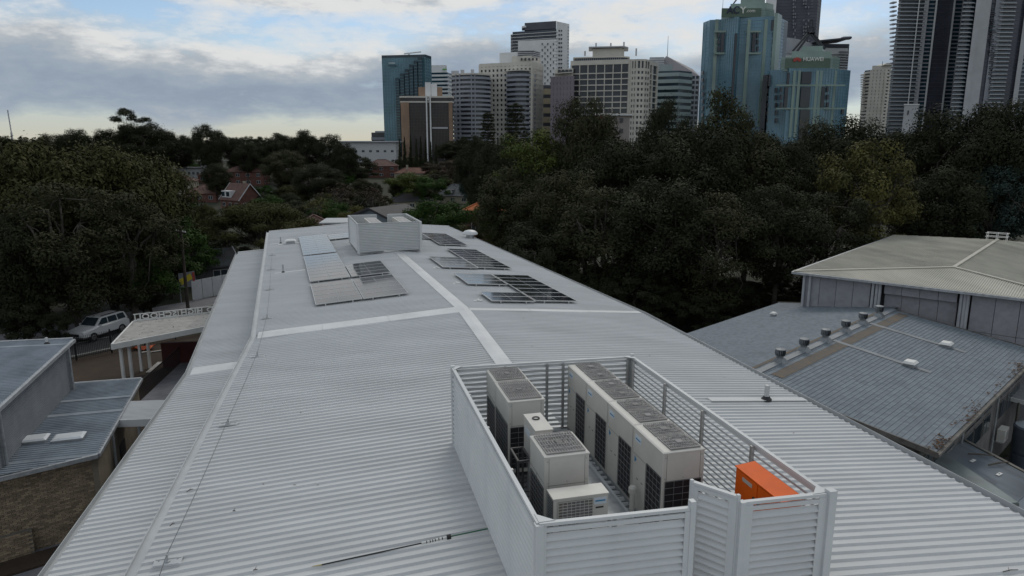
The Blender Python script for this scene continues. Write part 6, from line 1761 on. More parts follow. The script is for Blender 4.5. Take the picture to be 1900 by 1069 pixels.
# apartment block half hidden behind the gum trees (red balconies)
y = 220
T = Tower('apartment_block', 'pale flats with dark red balconies glimpsed through the gum trees', [tq(1068, y), tq(1170, y), tq(1170, y + 16), tq(1068, y + 16)], group=None, cat='building')
T.body(ztop(1110, 214, y), mat('flats_render', (0.30, 0.265, 0.25), rough=0.8, var=0.08)); T.body(ztop(1110, 212.5, y), m_wht, offset_poly(T.poly, 0.8), ztop(1110, 214.5, y), 'roof_slab')
m_rb = mat('balcony_red', (0.23, 0.03, 0.025), rough=0.6, var=0.1)
for r, v in enumerate((216, 236, 256)):
    T.panel(1104, 1120, v, v + 5, y - 0.9, m_rb, 'red_balcony', 1.6); T.panel(1105, 1119, v + 6, v + 15, y - 0.1, m_dkg, 'balcony_glass', 0.4)
    T.panel(1072, 1076, v + 5, v + 13, y - 0.1, m_dkg, 'window', 0.4); T.panel(1125, 1128, v + 3, v + 11, y - 0.1, m_dkg, 'window', 0.4); T.panel(1150, 1156, v + 3, v + 11, y - 0.1, m_dkg, 'window', 0.4)
# far low office left of the stepped tower
y = 620
T = Tower('office_block', 'low dark office block left of the stepped teal tower', [tq(686, y), tq(716, y), tq(716, y + 20), tq(686, y + 20)], group=None, cat='building')
T.body(ztop(700, 246, y), m_dkg); T.bands(T.base + 2, ztop(700, 246, y), 3, 0.35, 0.3, m_gry); T.body(ztop(700, 243, y), m_lgry, T.loc([tq(693, y + 3), tq(712, y + 3), tq(712, y + 15), tq(693, y + 15)]), ztop(700, 247, y), 'plant_room')
# far crane at the left
q = PY(20, 245, 900)
t = thing('tower_crane', 'thin distant tower crane jib leaning at the far left horizon', 'crane', (q.x, q.y, terrain(q.x, q.y)))
g = MB(); b0 = Vector((0, 0, 0)); e1_ = PY(21, 246, 900) - q + Z * (q.z - terrain(q.x, q.y)); e2_ = PY(14, 204, 900) - q + Z * (q.z - terrain(q.x, q.y))
g.bar(b0, e1_, 1.6, 1.6); g.bar(e1_, e2_, 0.9, 0.9)
for k in range(8): p_ = e1_.lerp(e2_, k / 8); g.bar(p_ + Vector((-1.0, 0, 0)), p_ + Vector((1.0, 0, 2)), 0.3, 0.3)
g.build('lattice_jib', m_lgry, t)
# ================================================================== houses of the suburb
m_redt = mat('red_roof_tile', (0.115, 0.062, 0.050), rough=0.85, var=0.15, scale=0.7, bump=0.3, bscale=6)
m_redt2 = mat('orange_roof_tile', (0.145, 0.068, 0.048), rough=0.85, var=0.15, scale=0.7)
m_slate = mat('slate_roof', (0.075, 0.08, 0.085), rough=0.75, var=0.15, scale=0.8)
m_char = mat('charcoal_roof', (0.035, 0.034, 0.040), rough=0.75, var=0.15, scale=0.8)
m_rbrick = mat('red_house_brick', (0.125, 0.055, 0.042), rough=0.85, var=0.15, scale=1)
m_cream = mat('cream_render', (0.33, 0.30, 0.235), rough=0.8, var=0.08, scale=0.5)
m_pblue = mat('pale_blue_board', (0.20, 0.25, 0.29), rough=0.7, var=0.06)
m_hwhite = mat('house_white', (0.50, 0.51, 0.52), rough=0.7, var=0.05)
def house(name, label, u, vb, W, D, hw, rz, roof, rh, mw, mr, wins=3, over=0.5, y=None, cat='house', chimney=None, storeys=1, gable_m=None):
    p = PG(u, vb) if y is None else PY(u, vb, y)
    zb = p.z if y is None else terrain(p.x, p.y)
    t = thing(name, label, cat, (p.x, p.y, zb), rz)
    hw2 = hw if y is None else p.z - zb     # with a depth given, vb is the height of the eaves
    z0_ = -1.5
    MB().bb(-W / 2, W / 2, 0, D, z0_, hw2).build('wall', mw, t)
    w, d0, d1 = W / 2 + over, -over, D + over
    zt_ = hw2 + 0.02
    if roof == 'hip':
        r = max(0.0, W / 2 - D / 2)
        k = min(D, W) / 2 + over
        if W >= D: A, B = Vector((-w + k, D / 2, zt_ + rh)), Vector((w - k, D / 2, zt_ + rh))
        else: A, B = Vector((0, d0 + k, zt_ + rh)), Vector((0, d1 - k, zt_ + rh))
        c = [Vector((-w, d0, zt_)), Vector((w, d0, zt_)), Vector((w, d1, zt_)), Vector((-w, d1, zt_))]
        mb = MB()
        if W >= D: mb.add(c + [A, B], [(0, 1, 5, 4), (1, 2, 5), (2, 3, 4, 5), (3, 0, 4), (3, 2, 1, 0)])
        else: mb.add(c + [A, B], [(0, 1, 4), (1, 2, 5, 4), (2, 3, 5), (3, 0, 4, 5), (3, 2, 1, 0)])
        ro = mb.build('roof', mr, t)
        caps = MB()
        for a_, b_ in ((c[0], A), (c[1], B if W >= D else A), (A, B)): caps.bar(a_ + Z * 0.05, b_ + Z * 0.05, 0.25, 0.12)
        caps.build('ridge_tiles', mr, ro)
    elif roof == 'gable_x':      # ridge along x
        th = 0.18
        A, B = Vector((-w, D / 2, zt_ + rh)), Vector((w, D / 2, zt_ + rh))
        ro = MB().slab([Vector((-w, d0, zt_)), Vector((w, d0, zt_)), B, A], th).build('roof', mr, t)
        MB().slab([A, B, Vector((w, d1, zt_)), Vector((-w, d1, zt_))], th).build('roof', mr, t)
        for x in (-W / 2, W / 2): MB().add([(x, 0, hw2), (x, D, hw2), (x, D / 2, hw2 + rh * 0.96)], [(0, 1, 2)]).build('gable_wall', gable_m or mw, t)
        for x in (-w, w):
            for yy in (d0, d1): MB().bar((x, yy, zt_ - 0.08), (x, D / 2, zt_ + rh - 0.06), 0.1, 0.28).build('barge_board', m_hwhite, t)
    elif roof == 'gable_y':
        th = 0.18
        A, B = Vector((0, d0, zt_ + rh)), Vector((0, d1, zt_ + rh))
        ro = MB().slab([Vector((-w, d0, zt_)), A, B, Vector((-w, d1, zt_))], th).build('roof', mr, t)
        MB().slab([A, Vector((w, d0, zt_)), Vector((w, d1, zt_)), B], th).build('roof', mr, t)
        for yy in (0, D): MB().add([(-W / 2, yy, hw2), (W / 2, yy, hw2), (0, yy, hw2 + rh * 0.96)], [(0, 1, 2)]).build('gable_wall', gable_m or mw, t)
        for x in (-w, w): MB().bar((x, d0, zt_ - 0.08), (0, d0, zt_ + rh - 0.06), 0.1, 0.28).build('barge_board', gable_m and m_char or m_hwhite, t)
    else:
        ro = MB().bb(-w, w, d0, d1, zt_, zt_ + rh).build('roof', mr, t)
    for s_ in range(storeys):
        zc = hw2 * (s_ + 0.55) / storeys
        hh = min(1.3, hw2 / storeys * 0.45)
        for k in range(wins):
            x = -W / 2 + W * (k + 0.5) / wins; ww = min(1.6, W / wins * 0.55)
            f = MB().bb(x - ww / 2, x + ww / 2, -0.05, -0.002, zc - hh / 2, zc + hh / 2).build('window', m_hwhite, t)
            for q in (-1, 1): MB().bb(x + q * ww / 4 - ww / 4 + 0.06, x + q * ww / 4 + ww / 4 - 0.06, -0.07, -0.05, zc - hh / 2 + 0.07, zc + hh / 2 - 0.07).build('pane', m_glass, f)
        for k in range(2):
            yy = D * (k + 0.5) / 2
            for sx in (-1, 1):
                f = MB().box((sx * (W / 2 + 0.025), yy, zc), (0.05, 1.2, hh)).build('window', m_hwhite, t); MB().box((sx * (W / 2 + 0.06), yy, zc), (0.02, 1.05, hh - 0.15)).build('pane', m_glass, f)
    if chimney:
        cx_, cy_, hh, mc = chimney
        ch = MB().bb(cx_ - 0.45, cx_ + 0.45, cy_ - 0.35, cy_ + 0.35, hw2, hw2 + hh).build('chimney', mc, t)
        MB().bb(cx_ - 0.52, cx_ + 0.52, cy_ - 0.42, cy_ + 0.42, hw2 + hh + 0.003, hw2 + hh + 0.15).build('chimney_cap', mc, ch)
    return t, p, hw2
t, p, hw2 = house('gabled_house', 'red brick house with steep gable, white barge boards and dormer', 428, 390, 10.5, 8.5, 3.4, -0.62, 'gable_x', 5.4, m_rbrick, m_redt, 3, chimney=(1.5, 5.0, 5.9, m_cream))
dm = MB().bb(-4.4, 0.6, -0.1, 3.4, hw2 + 0.8, hw2 + 3.0).build('dormer', m_hwhite, t)
for x in (-3.5, -0.8): MB().bb(x - 0.9, x + 0.9, -0.13, -0.101, hw2 + 1.15, hw2 + 2.65).build('dormer_pane', m_glass, dm)
house('hip_roofed_house', 'cream rendered house with red hip roof at the edge of the left trees', 328, 362, 13, 10, 5.2, 0.25, 'hip', 2.4, m_cream, m_redt, 3, storeys=2)
house('hip_roofed_house', 'low red tiled house between the cream house and the gabled house', 372, 375, 12, 10, 3.0, -0.1, 'hip', 3.2, m_rbrick, m_redt, 3)
house('two_storey_house', 'wide two storey brick house with brown hip roofs on the slope', 452, 345, 17, 10, 5.8, 0.05, 'hip', 2.4, m_rbrick, m_redt, 4, storeys=2)
house('hip_roofed_house', 'brown roofed brick wing left of the two storey house', 385, 340, 8, 8, 3.4, 0.0, 'hip', 2.0, m_rbrick, m_redt, 2)
t, p, hw2 = house('modern_house', 'white flat roofed modern house with a row of tall windows', 356, 332, 11, 9, 4.6, 0.1, 'flat', 0.4, m_hwhite, m_slate, 6)
MB().bb(3.5, 7.0, 2.5, 6, hw2 + 0.43, hw2 + 3.0).build('upper_room', m_hwhite, t); MB().bb(3.9, 6.6, 2.45, 2.499, hw2 + 1.3, hw2 + 2.5).build('pane', m_glass, t)
house('cream_gable_house', 'tall cream gabled house poking above the far trees', 428, 292, 8, 9, 7.5, 0.2, 'gable_y', 3.2, m_cream, m_slate, 2, storeys=2)
t, p, hw2 = house('long_white_building', 'long white flat roofed building on the horizon behind the trees', 680, 264, 34, 14, 0, -0.04, 'flat', 0.7, m_hwhite, m_lgry, 8, over=1.5, y=415)
house('hip_roofed_house', 'red brick house with hip roof right of the dark round tree', 708, 330, 15, 11, 5.4, 0.1, 'hip', 3.0, m_rbrick, m_redt, 3, storeys=2)
house('hip_roofed_house', 'cream house with bright red roof and pale chimney behind the green trees', 765, 334, 17, 9, 3.0, -0.1, 'hip', 2.6, m_cream, m_redt2, 3, chimney=(-3.0, 3.0, 3.6, m_cream))
t, p, hw2 = house('slate_house', 'grey slate roofed house with pale chimney in the middle distance', 840, 378, 13, 10, 2.8, -0.25, 'hip', 4.2, m_cream, m_slate, 3, chimney=(-5.6, 4.0, 3.8, m_cream))
dm = MB().bb(-3.0, 0.2, 0.2, 3.2, hw2 + 0.6, hw2 + 2.3).build('dormer', m_slate, t); MB().bb(-2.6, -0.2, 0.17, 0.199, hw2 + 1.0, hw2 + 2.0).build('dormer_pane', m_hwhite, dm)
house('hip_roofed_house', 'dark charcoal hip roofed house above the bright green tree', 765, 390, 15, 11, 2.9, 0.2, 'hip', 2.8, m_cream, m_char, 3)
house('gabled_house', 'pale blue gabled house with charcoal roof just behind the far screen', 688, 405, 7.0, 7.5, 0, -0.5, 'gable_y', 1.45, m_pblue, m_char, 2, y=98, gable_m=m_pblue)
house('flat_shed', 'low grey flat roofed shed left of the far screen', 630, 415, 3.2, 4, 0, 0.1, 'flat', 0.15, m_gry, m_galv, 1, y=76)
house('hip_roofed_house', 'brownish tiled roof at the right of the flat crowned tree', 590, 432, 7, 7, 0, 0.4, 'hip', 1.9, m_rbrick, m_redt, 2, y=88)
house('dark_house', 'dark weatherboard house with grey roof beyond the street on the left', 378, 496, 7, 6, 0, 0.62, 'gable_x', 1.6, mat('dark_board', (0.07, 0.075, 0.085), rough=0.7, var=0.1), m_slate, 2, y=78)
house('white_apartment_house', 'white rendered building half hidden behind the left trees', -10, 470, 10, 9, 0, 0.75, 'hip', 2.0, m_hwhite, m_redt, 3, y=66, storeys=2)
house('orange_roof_house', 'low house with a vivid orange roof glimpsed beside the gum trees', 902, 391, 8, 7, 0, -0.2, 'hip', 2.0, m_rbrick, mat('vivid_orange_roof', (0.42, 0.11, 0.03), rough=0.8, var=0.15), 2, y=128)  # roof coloured a vivid orange
# white site hoarding with yellow banner by the street
hq0, hq1 = PZ(357, 556, 0.2), PZ(432, 540, 0.2)
t = thing('site_hoarding', 'white panel hoarding along the far footpath', 'hoarding', (hq0.x, hq0.y, 0))
hv = (hq1 - hq0); hL = hv.length; hv.normalize()
for k in range(4):
    a_, b_ = hq0 + hv * (hL * k / 4 + 0.03), hq0 + hv * (hL * (k + 1) / 4 - 0.03); MB().bar(Vector((a_.x, a_.y, 1.1)), Vector((b_.x, b_.y, 1.1)), 0.06, 2.0).build('panel', m_hwhite, t, world=True)
bq = hq0 - hv * 0.4
t = thing('street_banner', 'yellow and red printed banner board at the end of the hoarding', 'banner', (bq.x, bq.y, 0))
MB().bar(Vector((bq.x, bq.y, 2.3)) - hv * 0.9, Vector((bq.x, bq.y, 2.3)) + hv * 0.9, 0.05, 1.5).build('board', mat('banner_grey', (0.16, 0.17, 0.19), rough=0.6, var=0.1), t, world=True)
sdn = Vector((hv.y, -hv.x, 0)); sdn = sdn if sdn.y < 0 else -sdn
MB().bar(Vector((bq.x, bq.y, 2.15)) - hv * 0.8 + sdn * 0.04, Vector((bq.x, bq.y, 2.6)) + hv * 0.5 + sdn * 0.04, 0.02, 0.6).build('yellow_field', mat('banner_yellow', (0.45, 0.36, 0.02), rough=0.5, var=0.05), t, world=True)
MB().bar(Vector((bq.x, bq.y, 2.5)) + hv * 0.62 + sdn * 0.04, Vector((bq.x, bq.y, 2.5)) + hv * 0.85 + sdn * 0.04, 0.02, 0.9).build('red_field', mat('banner_red', (0.3, 0.04, 0.03), rough=0.5, var=0.05), t, world=True)
for s_ in (-0.8, 0.8): MB().bar(Vector((bq.x, bq.y, 0)) + hv * s_ - sdn * 0.06, Vector((bq.x, bq.y, 3.05)) + hv * s_ - sdn * 0.06, 0.06, 0.06).build('post', m_galv, t, world=True)
# timber power pole
m_timber = mat('pole_timber', (0.06, 0.05, 0.042), rough=0.9, var=0.2)
pp0 = PZ(350, 585, 0)
t = thing('power_pole', 'dark timber power pole beside the street in front of the hoarding', 'pole', (pp0.x, pp0.y, 0))
MB().cyl((0, 0, 0), (0, 0, 8.2), 0.16, 0.12, 12).build('shaft', m_timber, t, smooth=True); MB().box((0, 0, 7.7), (2.0, 0.1, 0.12), (rn, rd, Z)).build('crossarm', m_timber, t)
for s_ in (-0.8, -0.4, 0.4, 0.8): MB().lathe(tuple(rn * s_ + Z * 7.76), [(0.05, 0), (0.06, 0.06), (0.03, 0.14)], 8).build('insulator', m_white, t)
# white billboard and parked roofs beyond the cypress row
bp = PG(833, 303)
t = thing('billboard', 'small white sign board on posts beyond the cypress row', 'sign', (bp.x, bp.y, bp.z))
bz = PY(833, 286, bp.y).z - bp.z
MB().box((0, 0, bz), (6.0, 0.2, 2.2)).build('board', m_hwhite, t)
for x in (-2.4, 2.4): MB().bar((x, 0.15, -1), (x, 0.15, bz + 1), 0.25, 0.25).build('post', m_galv, t)

# ================================================================== white four wheel drive parked on the street
m_car = mat('car_white', (0.62, 0.63, 0.64), rough=0.25, var=0.02, spec=0.6)
m_tyre = mat('tyre_rubber', (0.015, 0.015, 0.016), rough=0.8, var=0.1); m_rim = mat('wheel_alloy', (0.35, 0.36, 0.37), rough=0.3, metal=0.8, var=0.05)
cp = rc + rd * 1.9 + rn * -1.2
car = thing('four_wheel_drive', 'white four wheel drive parked on the street behind the picket fence', 'car', (cp.x, cp.y, 0.022), math.atan2(-rd.y, -rd.x) + 0.42)
def loft(secs, m, name, parent):
    mb = MB(); n = len(secs[0])
    for s_ in secs: mb.v += [tuple(v) for v in s_]
    for k in range(len(secs) - 1): mb.f += [(k * n + i, k * n + (i + 1) % n, (k + 1) * n + (i + 1) % n, (k + 1) * n + i) for i in range(n)]
    mb.f += [tuple(range(n)), tuple(range((len(secs) - 1) * n, len(secs) * n))]
    return mb.build(name, m, parent, smooth=True)
def ring(x, hw_, z0_, z1_, r): return [(x, -hw_ + r, z0_), (x, hw_ - r, z0_), (x, hw_, z0_ + r), (x, hw_, z1_ - r), (x, hw_ - r * 1.4, z1_), (x, -hw_ + r * 1.4, z1_), (x, -hw_, z1_ - r), (x, -hw_, z0_ + r)]
loft([ring(2.38, 0.72, 0.48, 0.85, 0.1), ring(2.28, 0.88, 0.40, 0.98, 0.12), ring(1.2, 0.93, 0.38, 1.10, 0.10), ring(0.9, 0.93, 0.38, 1.14, 0.08), ring(-2.1, 0.93, 0.38, 1.14, 0.08), ring(-2.38, 0.86, 0.46, 1.05, 0.10)], m_car, 'body', car)
loft([[(1.05, -0.80, 1.12), (1.05, 0.80, 1.12), (0.35, 0.68, 1.72), (0.35, -0.68, 1.72)], [(-1.9, -0.82, 1.12), (-1.9, 0.82, 1.12), (-1.75, 0.70, 1.74), (-1.75, -0.70, 1.74)], [(-2.3, -0.80, 1.12), (-2.3, 0.80, 1.12), (-2.1, 0.66, 1.66), (-2.1, -0.66, 1.66)]], m_car, 'cabin', car)
MB().add([(1.02, -0.70, 1.17), (1.02, 0.70, 1.17), (0.42, 0.60, 1.68), (0.42, -0.60, 1.68)], [(0, 1, 2, 3)]).build('windscreen', m_glass, car).location = (0.03, 0, 0.02)
for sy in (-1, 1):
    for x0_, x1_, xt0, xt1 in ((0.82, -0.15, 0.30, -0.18), (-0.25, -1.15, -0.25, -1.12), (-1.25, -2.05, -1.22, -1.92)):
        MB().add([(x0_, sy * 0.825, 1.18), (x1_, sy * 0.835, 1.18), (xt1, sy * 0.725, 1.64), (xt0, sy * 0.715, 1.64)], [(0, 1, 2, 3)]).build('side_window', m_glass, car)
    hl_ = MB().box((2.27, sy * 0.66, 0.83), (0.16, 0.36, 0.16)).build('headlight', mat('lamp_glass', (0.5, 0.52, 0.55), rough=0.1, var=0.05), car)
    MB().box((0.75, sy * 1.0, 1.17), (0.12, 0.16, 0.14)).build('mirror', m_car, car)
    for x in (1.45, -1.45):
        w_ = MB().cyl((x, sy * 0.70, 0.37), (x, sy * 0.95, 0.37), 0.37, 0.37, 24).build('tyre', m_tyre, car, smooth=True); MB().cyl((x, sy * 0.951, 0.37), (x, sy * 0.965, 0.37), 0.23, 0.22, 16).build('rim', m_rim, w_)
MB().box((2.36, 0, 0.68), (0.08, 0.9, 0.22)).build('grille', m_black, car); MB().box((2.38, 0, 0.47), (0.12, 1.5, 0.12)).build('bumper', m_black, car)
for sy in (-0.55, 0.55): MB().bar((-1.7, sy, 1.80), (0.2, sy, 1.80), 0.05, 0.05).build('roof_rail', m_black, car)

# ================================================================== trees
def leafmat(name, col, col2, isl=0.13):
    m = mat(name, col, rough=0.75, var=0.2, scale=0.35, col2=col2, isl=isl, spec=0.10)
    return m
LM = {
    'gum': leafmat('gum_leaf', (0.052, 0.055, 0.027), (0.030, 0.033, 0.017)),
    'dark': leafmat('dark_leaf', (0.036, 0.041, 0.021), (0.021, 0.025, 0.013)),
    'olive': leafmat('olive_leaf', (0.066, 0.064, 0.024), (0.036, 0.040, 0.016)),
    'green': leafmat('green_leaf', (0.046, 0.085, 0.020), (0.026, 0.050, 0.013)),
    'lime': leafmat('lime_and_sunlit_leaf', (0.085, 0.105, 0.025), (0.045, 0.062, 0.018)),  # own leaf colour, and painted light on the tree catching light
    'brown': leafmat('brown_leaf', (0.060, 0.045, 0.030), (0.034, 0.027, 0.020)),
    'blue': leafmat('bluish_leaf', (0.040, 0.065, 0.055), (0.026, 0.042, 0.036)),
    'gold': leafmat('gold_and_sunlit_leaf', (0.115, 0.105, 0.035), (0.050, 0.052, 0.022)),  # own leaf colour, and painted sunlight on the gum above the hall
}
m_bark = mat('pale_gum_bark', (0.10, 0.088, 0.075), rough=0.9, var=0.2, scale=1.2, col2=(0.045, 0.04, 0.034))
m_barkd = mat('dark_bark', (0.045, 0.038, 0.032), rough=0.95, var=0.2, scale=1.5)
def leaves(clumps, size, rng, aspect=0.45, hollow=0.45, droop=0.25):
    """clumps: (centre, radii, count) -> vertex / face arrays of rhombic leaf sprays"""
    C = np.concatenate([np.repeat([[*c]], n, 0) for c, r, n in clumps]); RR = np.concatenate([np.repeat([[*r]], n, 0) for c, r, n in clumps])
    N = len(C)
    d = rng.normal(size=(N, 3)); d /= np.linalg.norm(d, axis=1)[:, None]
    d[:, 2] = np.where(d[:, 2] < -0.75, -d[:, 2] * 0.6, d[:, 2])
    rad = np.clip(rng.normal(0.80, 0.20, N), 0.1, 1.35)
    P = C + d * RR * rad[:, None]
    nrm_ = d * 1.3 + rng.normal(size=(N, 3)) * 0.42 + np.array([0, 0, 0.35])
    nrm_ /= np.linalg.norm(nrm_, axis=1)[:, None]
    t = np.cross(nrm_, rng.normal(size=(N, 3))); t[:, 2] -= droop; t -= nrm_ * (t * nrm_).sum(1)[:, None]; t /= np.linalg.norm(t, axis=1)[:, None] + 1e-9
    b = np.cross(nrm_, t); s = size * rng.uniform(0.6, 1.35, N)[:, None]
    V = np.stack([P - t * s * 0.5, P + b * s * aspect * 0.5 + t * s * 0.05, P + t * s * 0.5, P - b * s * aspect * 0.5 + t * s * 0.05], 1).reshape(-1, 3)
    return V
def leaf_mesh(name, V, m):
    me = bpy.data.meshes.new(name); n = len(V) // 4
    me.vertices.add(4 * n); me.vertices.foreach_set('co', V.astype(np.float32).ravel())
    me.loops.add(4 * n); me.loops.foreach_set('vertex_index', np.arange(4 * n, dtype=np.int32))
    me.polygons.add(n); me.polygons.foreach_set('loop_start', np.arange(0, 4 * n, 4, dtype=np.int32))
    me.polygons.foreach_set('loop_total', np.full(n, 4, dtype=np.int32))
    me.materials.append(m); me.update(calc_edges=True); me.validate(); return me
def limb(mb, p, q, r0, r1, rng, n=7, segs=4, sag=0.12):
    pts = [Vector(p)]; L = (Vector(q) - Vector(p)).length
    for k in range(1, segs):
        f = k / segs; pts.append(Vector(p).lerp(Vector(q), f) + Vector(rng.normal(size=3)) * L * sag * 0.35 + Z * (-L * sag * 0.3 * math.sin(math.pi * f)))
    pts.append(Vector(q)); mb.tube(pts, [r0 + (r1 - r0) * k / segs for k in range(segs + 1)], n)
PROTO = {}
def proto(key, H, make):
    if key not in PROTO: PROTO[key] = (H, *make())
    return PROTO[key]
def gum(seed, H=20.0, cw=6.0, cb=0.30, ncl=46, leafn=620, size=0.36, flat=1.0, bark=None, rmin=1.2, rmax=2.2, top=0.95):
    def mk():
        rng = np.random.default_rng(seed); cl = []; mb = MB()
        th = H * rng.uniform(0.42, 0.52); lean = Vector(rng.normal(size=3)) * 0.5; lean.z = 0
        T0, T1 = Vector((0, 0, -0.5)), Vector((lean.x, lean.y, th))
        limb(mb, T0, T1, H * 0.021, H * 0.013, rng, 9, 5, 0.05)
        mains = []
        for k in range(6):
            a = k * math.pi * 2 / 6 + rng.uniform(-0.4, 0.4); q = T1 + Vector((math.cos(a) * cw * rng.uniform(0.35, 0.6), math.sin(a) * cw * rng.uniform(0.35, 0.6), H * rng.uniform(0.12, 0.30)))
            if k == 0: q = T1 + Vector((0.3, -0.2, H * 0.34))
            limb(mb, T1 - Z * rng.uniform(0, th * 0.35), q, H * 0.009, H * 0.004, rng, 6, 4, 0.1); mains.append(q)
        zc, zr2 = H * (cb + top) / 2, H * (top - cb) / 2
        for k in range(ncl):
            for _ in range(30):
                d = rng.normal(size=3); d /= np.linalg.norm(d)
                rr = rng.uniform(0.35, 1.0) ** 0.5
                f = 1.0 - 0.45 * max(0, -d[2])
                c = np.array([d[0] * cw * rr * f, d[1] * cw * rr * f, zc + d[2] * zr2 * rr])
                r = rng.uniform(rmin, rmax)
                if all(np.linalg.norm((c - o[0]) / np.array([1, 1, 0.8])) > 0.46 * (r + o[1][0]) for o in cl): break
            cl.append((c, (r * 1.12, r * 1.12, r * 0.95 * flat), int(leafn * (r / 1.7) ** 2)))
            if rng.random() < 0.55:
                m_ = min(mains, key=lambda q: (q - Vector(c)).length); limb(mb, m_, Vector(c), H * 0.0035, H * 0.0012, rng, 4, 3, 0.15)
        V = leaves(cl, size, rng)
        return mb.mesh('trunk', bark or m_bark, smooth=True), V, 2 * cw
    return mk
def round_tree(seed, H=10.0, cw=4.5, ncl=34, leafn=420, size=0.34, cb=0.18, squash=1.0):
    def mk():
        rng = np.random.default_rng(seed); cl = []; mb = MB()
        limb(mb, (0, 0, -0.5), (0.1, 0.1, H * 0.45), H * 0.022, H * 0.014, rng, 8, 4, 0.06)
        zc, zr2 = H * (1 + cb) / 2, H * (1 - cb) / 2
        for k in range(ncl):
            d = rng.normal(size=3); d /= np.linalg.norm(d); rr = rng.uniform(0.45, 0.92)
            c = np.array([d[0] * cw * rr, d[1] * cw * rr, zc + d[2] * zr2 * rr * 0.95]); r = rng.uniform(0.8, 1.5) * H / 10
            cl.append((c, (r * 1.1, r * 1.1, r * 0.85 * squash), int(leafn)))
            if k % 3 == 0: limb(mb, (0.1, 0.1, H * 0.4), Vector(c), H * 0.007, H * 0.002, rng, 5, 3, 0.1)
        return mb.mesh('trunk', m_barkd, smooth=True), leaves(cl, size, rng), 2 * cw
    return mk
def umbrella(seed, H=9.0, cw=7.5):
    def mk():
        rng = np.random.default_rng(seed); cl = []; mb = MB()
        limb(mb, (0, 0, -0.5), (0.1, 0.1, H * 0.4), 0.35, 0.25, rng, 8, 4, 0.05)
        for k in range(70):
            a = rng.uniform(0, 2 * math.pi); rr = math.sqrt(rng.uniform(0, 1)); z = H * (0.42 + 0.55 * math.sqrt(max(0, 1 - rr * rr * 0.96))) - rng.uniform(0, 0.9)
            c = np.array([math.cos(a) * cw * rr, math.sin(a) * cw * rr, z - 0.5]); r = rng.uniform(0.9, 1.4); cl.append((c, (r * 1.3, r * 1.3, r * 0.55), 560))
            if k % 4 == 0: limb(mb, (0.1, 0.1, H * 0.38), Vector(c), 0.1, 0.03, rng, 5, 3, 0.1)
        return mb.mesh('trunk', m_barkd, smooth=True), leaves(cl, 0.28, rng), 2 * cw
    return mk
def cypress(seed, H=14.0, cw=1.5):
    def mk():
        rng = np.random.default_rng(seed); cl = []; mb = MB(); mb.cyl((0, 0, -0.5), (0, 0, H * 0.8), 0.25, 0.05, 8)
        for k in range(30):
            f = k / 29; r = cw * (0.55 + 0.45 * math.sin(math.pi * min(1, f * 1.6 + 0.25))) * (1 - f ** 2.2) + 0.12; a = rng.uniform(0, 6.28)
            cl.append((np.array([math.cos(a) * r * 0.25, math.sin(a) * r * 0.25, H * (0.03 + 0.95 * f)]), (r, r, H * 0.045), 130))
        return mb.mesh('trunk', m_barkd), leaves(cl, 0.42, rng, hollow=0.6), 2 * cw
    return mk
def hoop_pine(seed, H=22.0, cw=3.4):
    def mk():
        rng = np.random.default_rng(seed); cl = []; mb = MB(); mb.cyl((0, 0, -0.5), (0, 0, H), 0.35, 0.06, 8)
        for k in range(15):
            f = 0.25 + 0.75 * k / 14; n = 6
            for j in range(n):
                a = j * 2 * math.pi / n + k * 0.7 + rng.uniform(-.3, .3); L = cw * (1.05 - 0.65 * f) * rng.uniform(0.65, 1.1)
                c = np.array([math.cos(a) * L, math.sin(a) * L, H * f * 0.97 + L * 0.15]); limb(mb, (0, 0, H * f * 0.97), Vector(c), 0.08, 0.03, rng, 4, 2, 0.08)
                cl.append((c, (0.75, 0.75, 0.55), 60))
        cl.append((np.array([0, 0, H]), (0.8, 0.8, 0.7), 90))
        return mb.mesh('trunk', m_barkd), leaves(cl, 0.5, rng), 2 * cw
    return mk
def bare(seed, H=9.0, cw=4.0):
    def mk():
        rng = np.random.default_rng(seed); mb = MB(); cl = []
        def grow(p, d, L, r, lv):
            q = p + d * L; limb(mb, p, q, r, r * 0.6, rng, 5 if lv < 2 else 3, 2, 0.1)
            if lv == 4: cl.append((np.array(q), (0.5, 0.5, 0.4), 9)); return
            for k in range(3):
                nd = (d + Vector(rng.normal(size=3)) * 0.55 + Z * 0.1).normalized(); grow(q, nd, L * 0.72, r * 0.58, lv + 1)
        grow(Vector((0, 0, -0.3)), Vector((0.05, 0.05, 1)).normalized(), H * 0.28, 0.16, 0)
        return mb.mesh('trunk', mat('bare_twig_bark', (0.10, 0.085, 0.075), rough=0.9, var=0.2)), leaves(cl, 0.3, rng), 2 * cw
    return mk
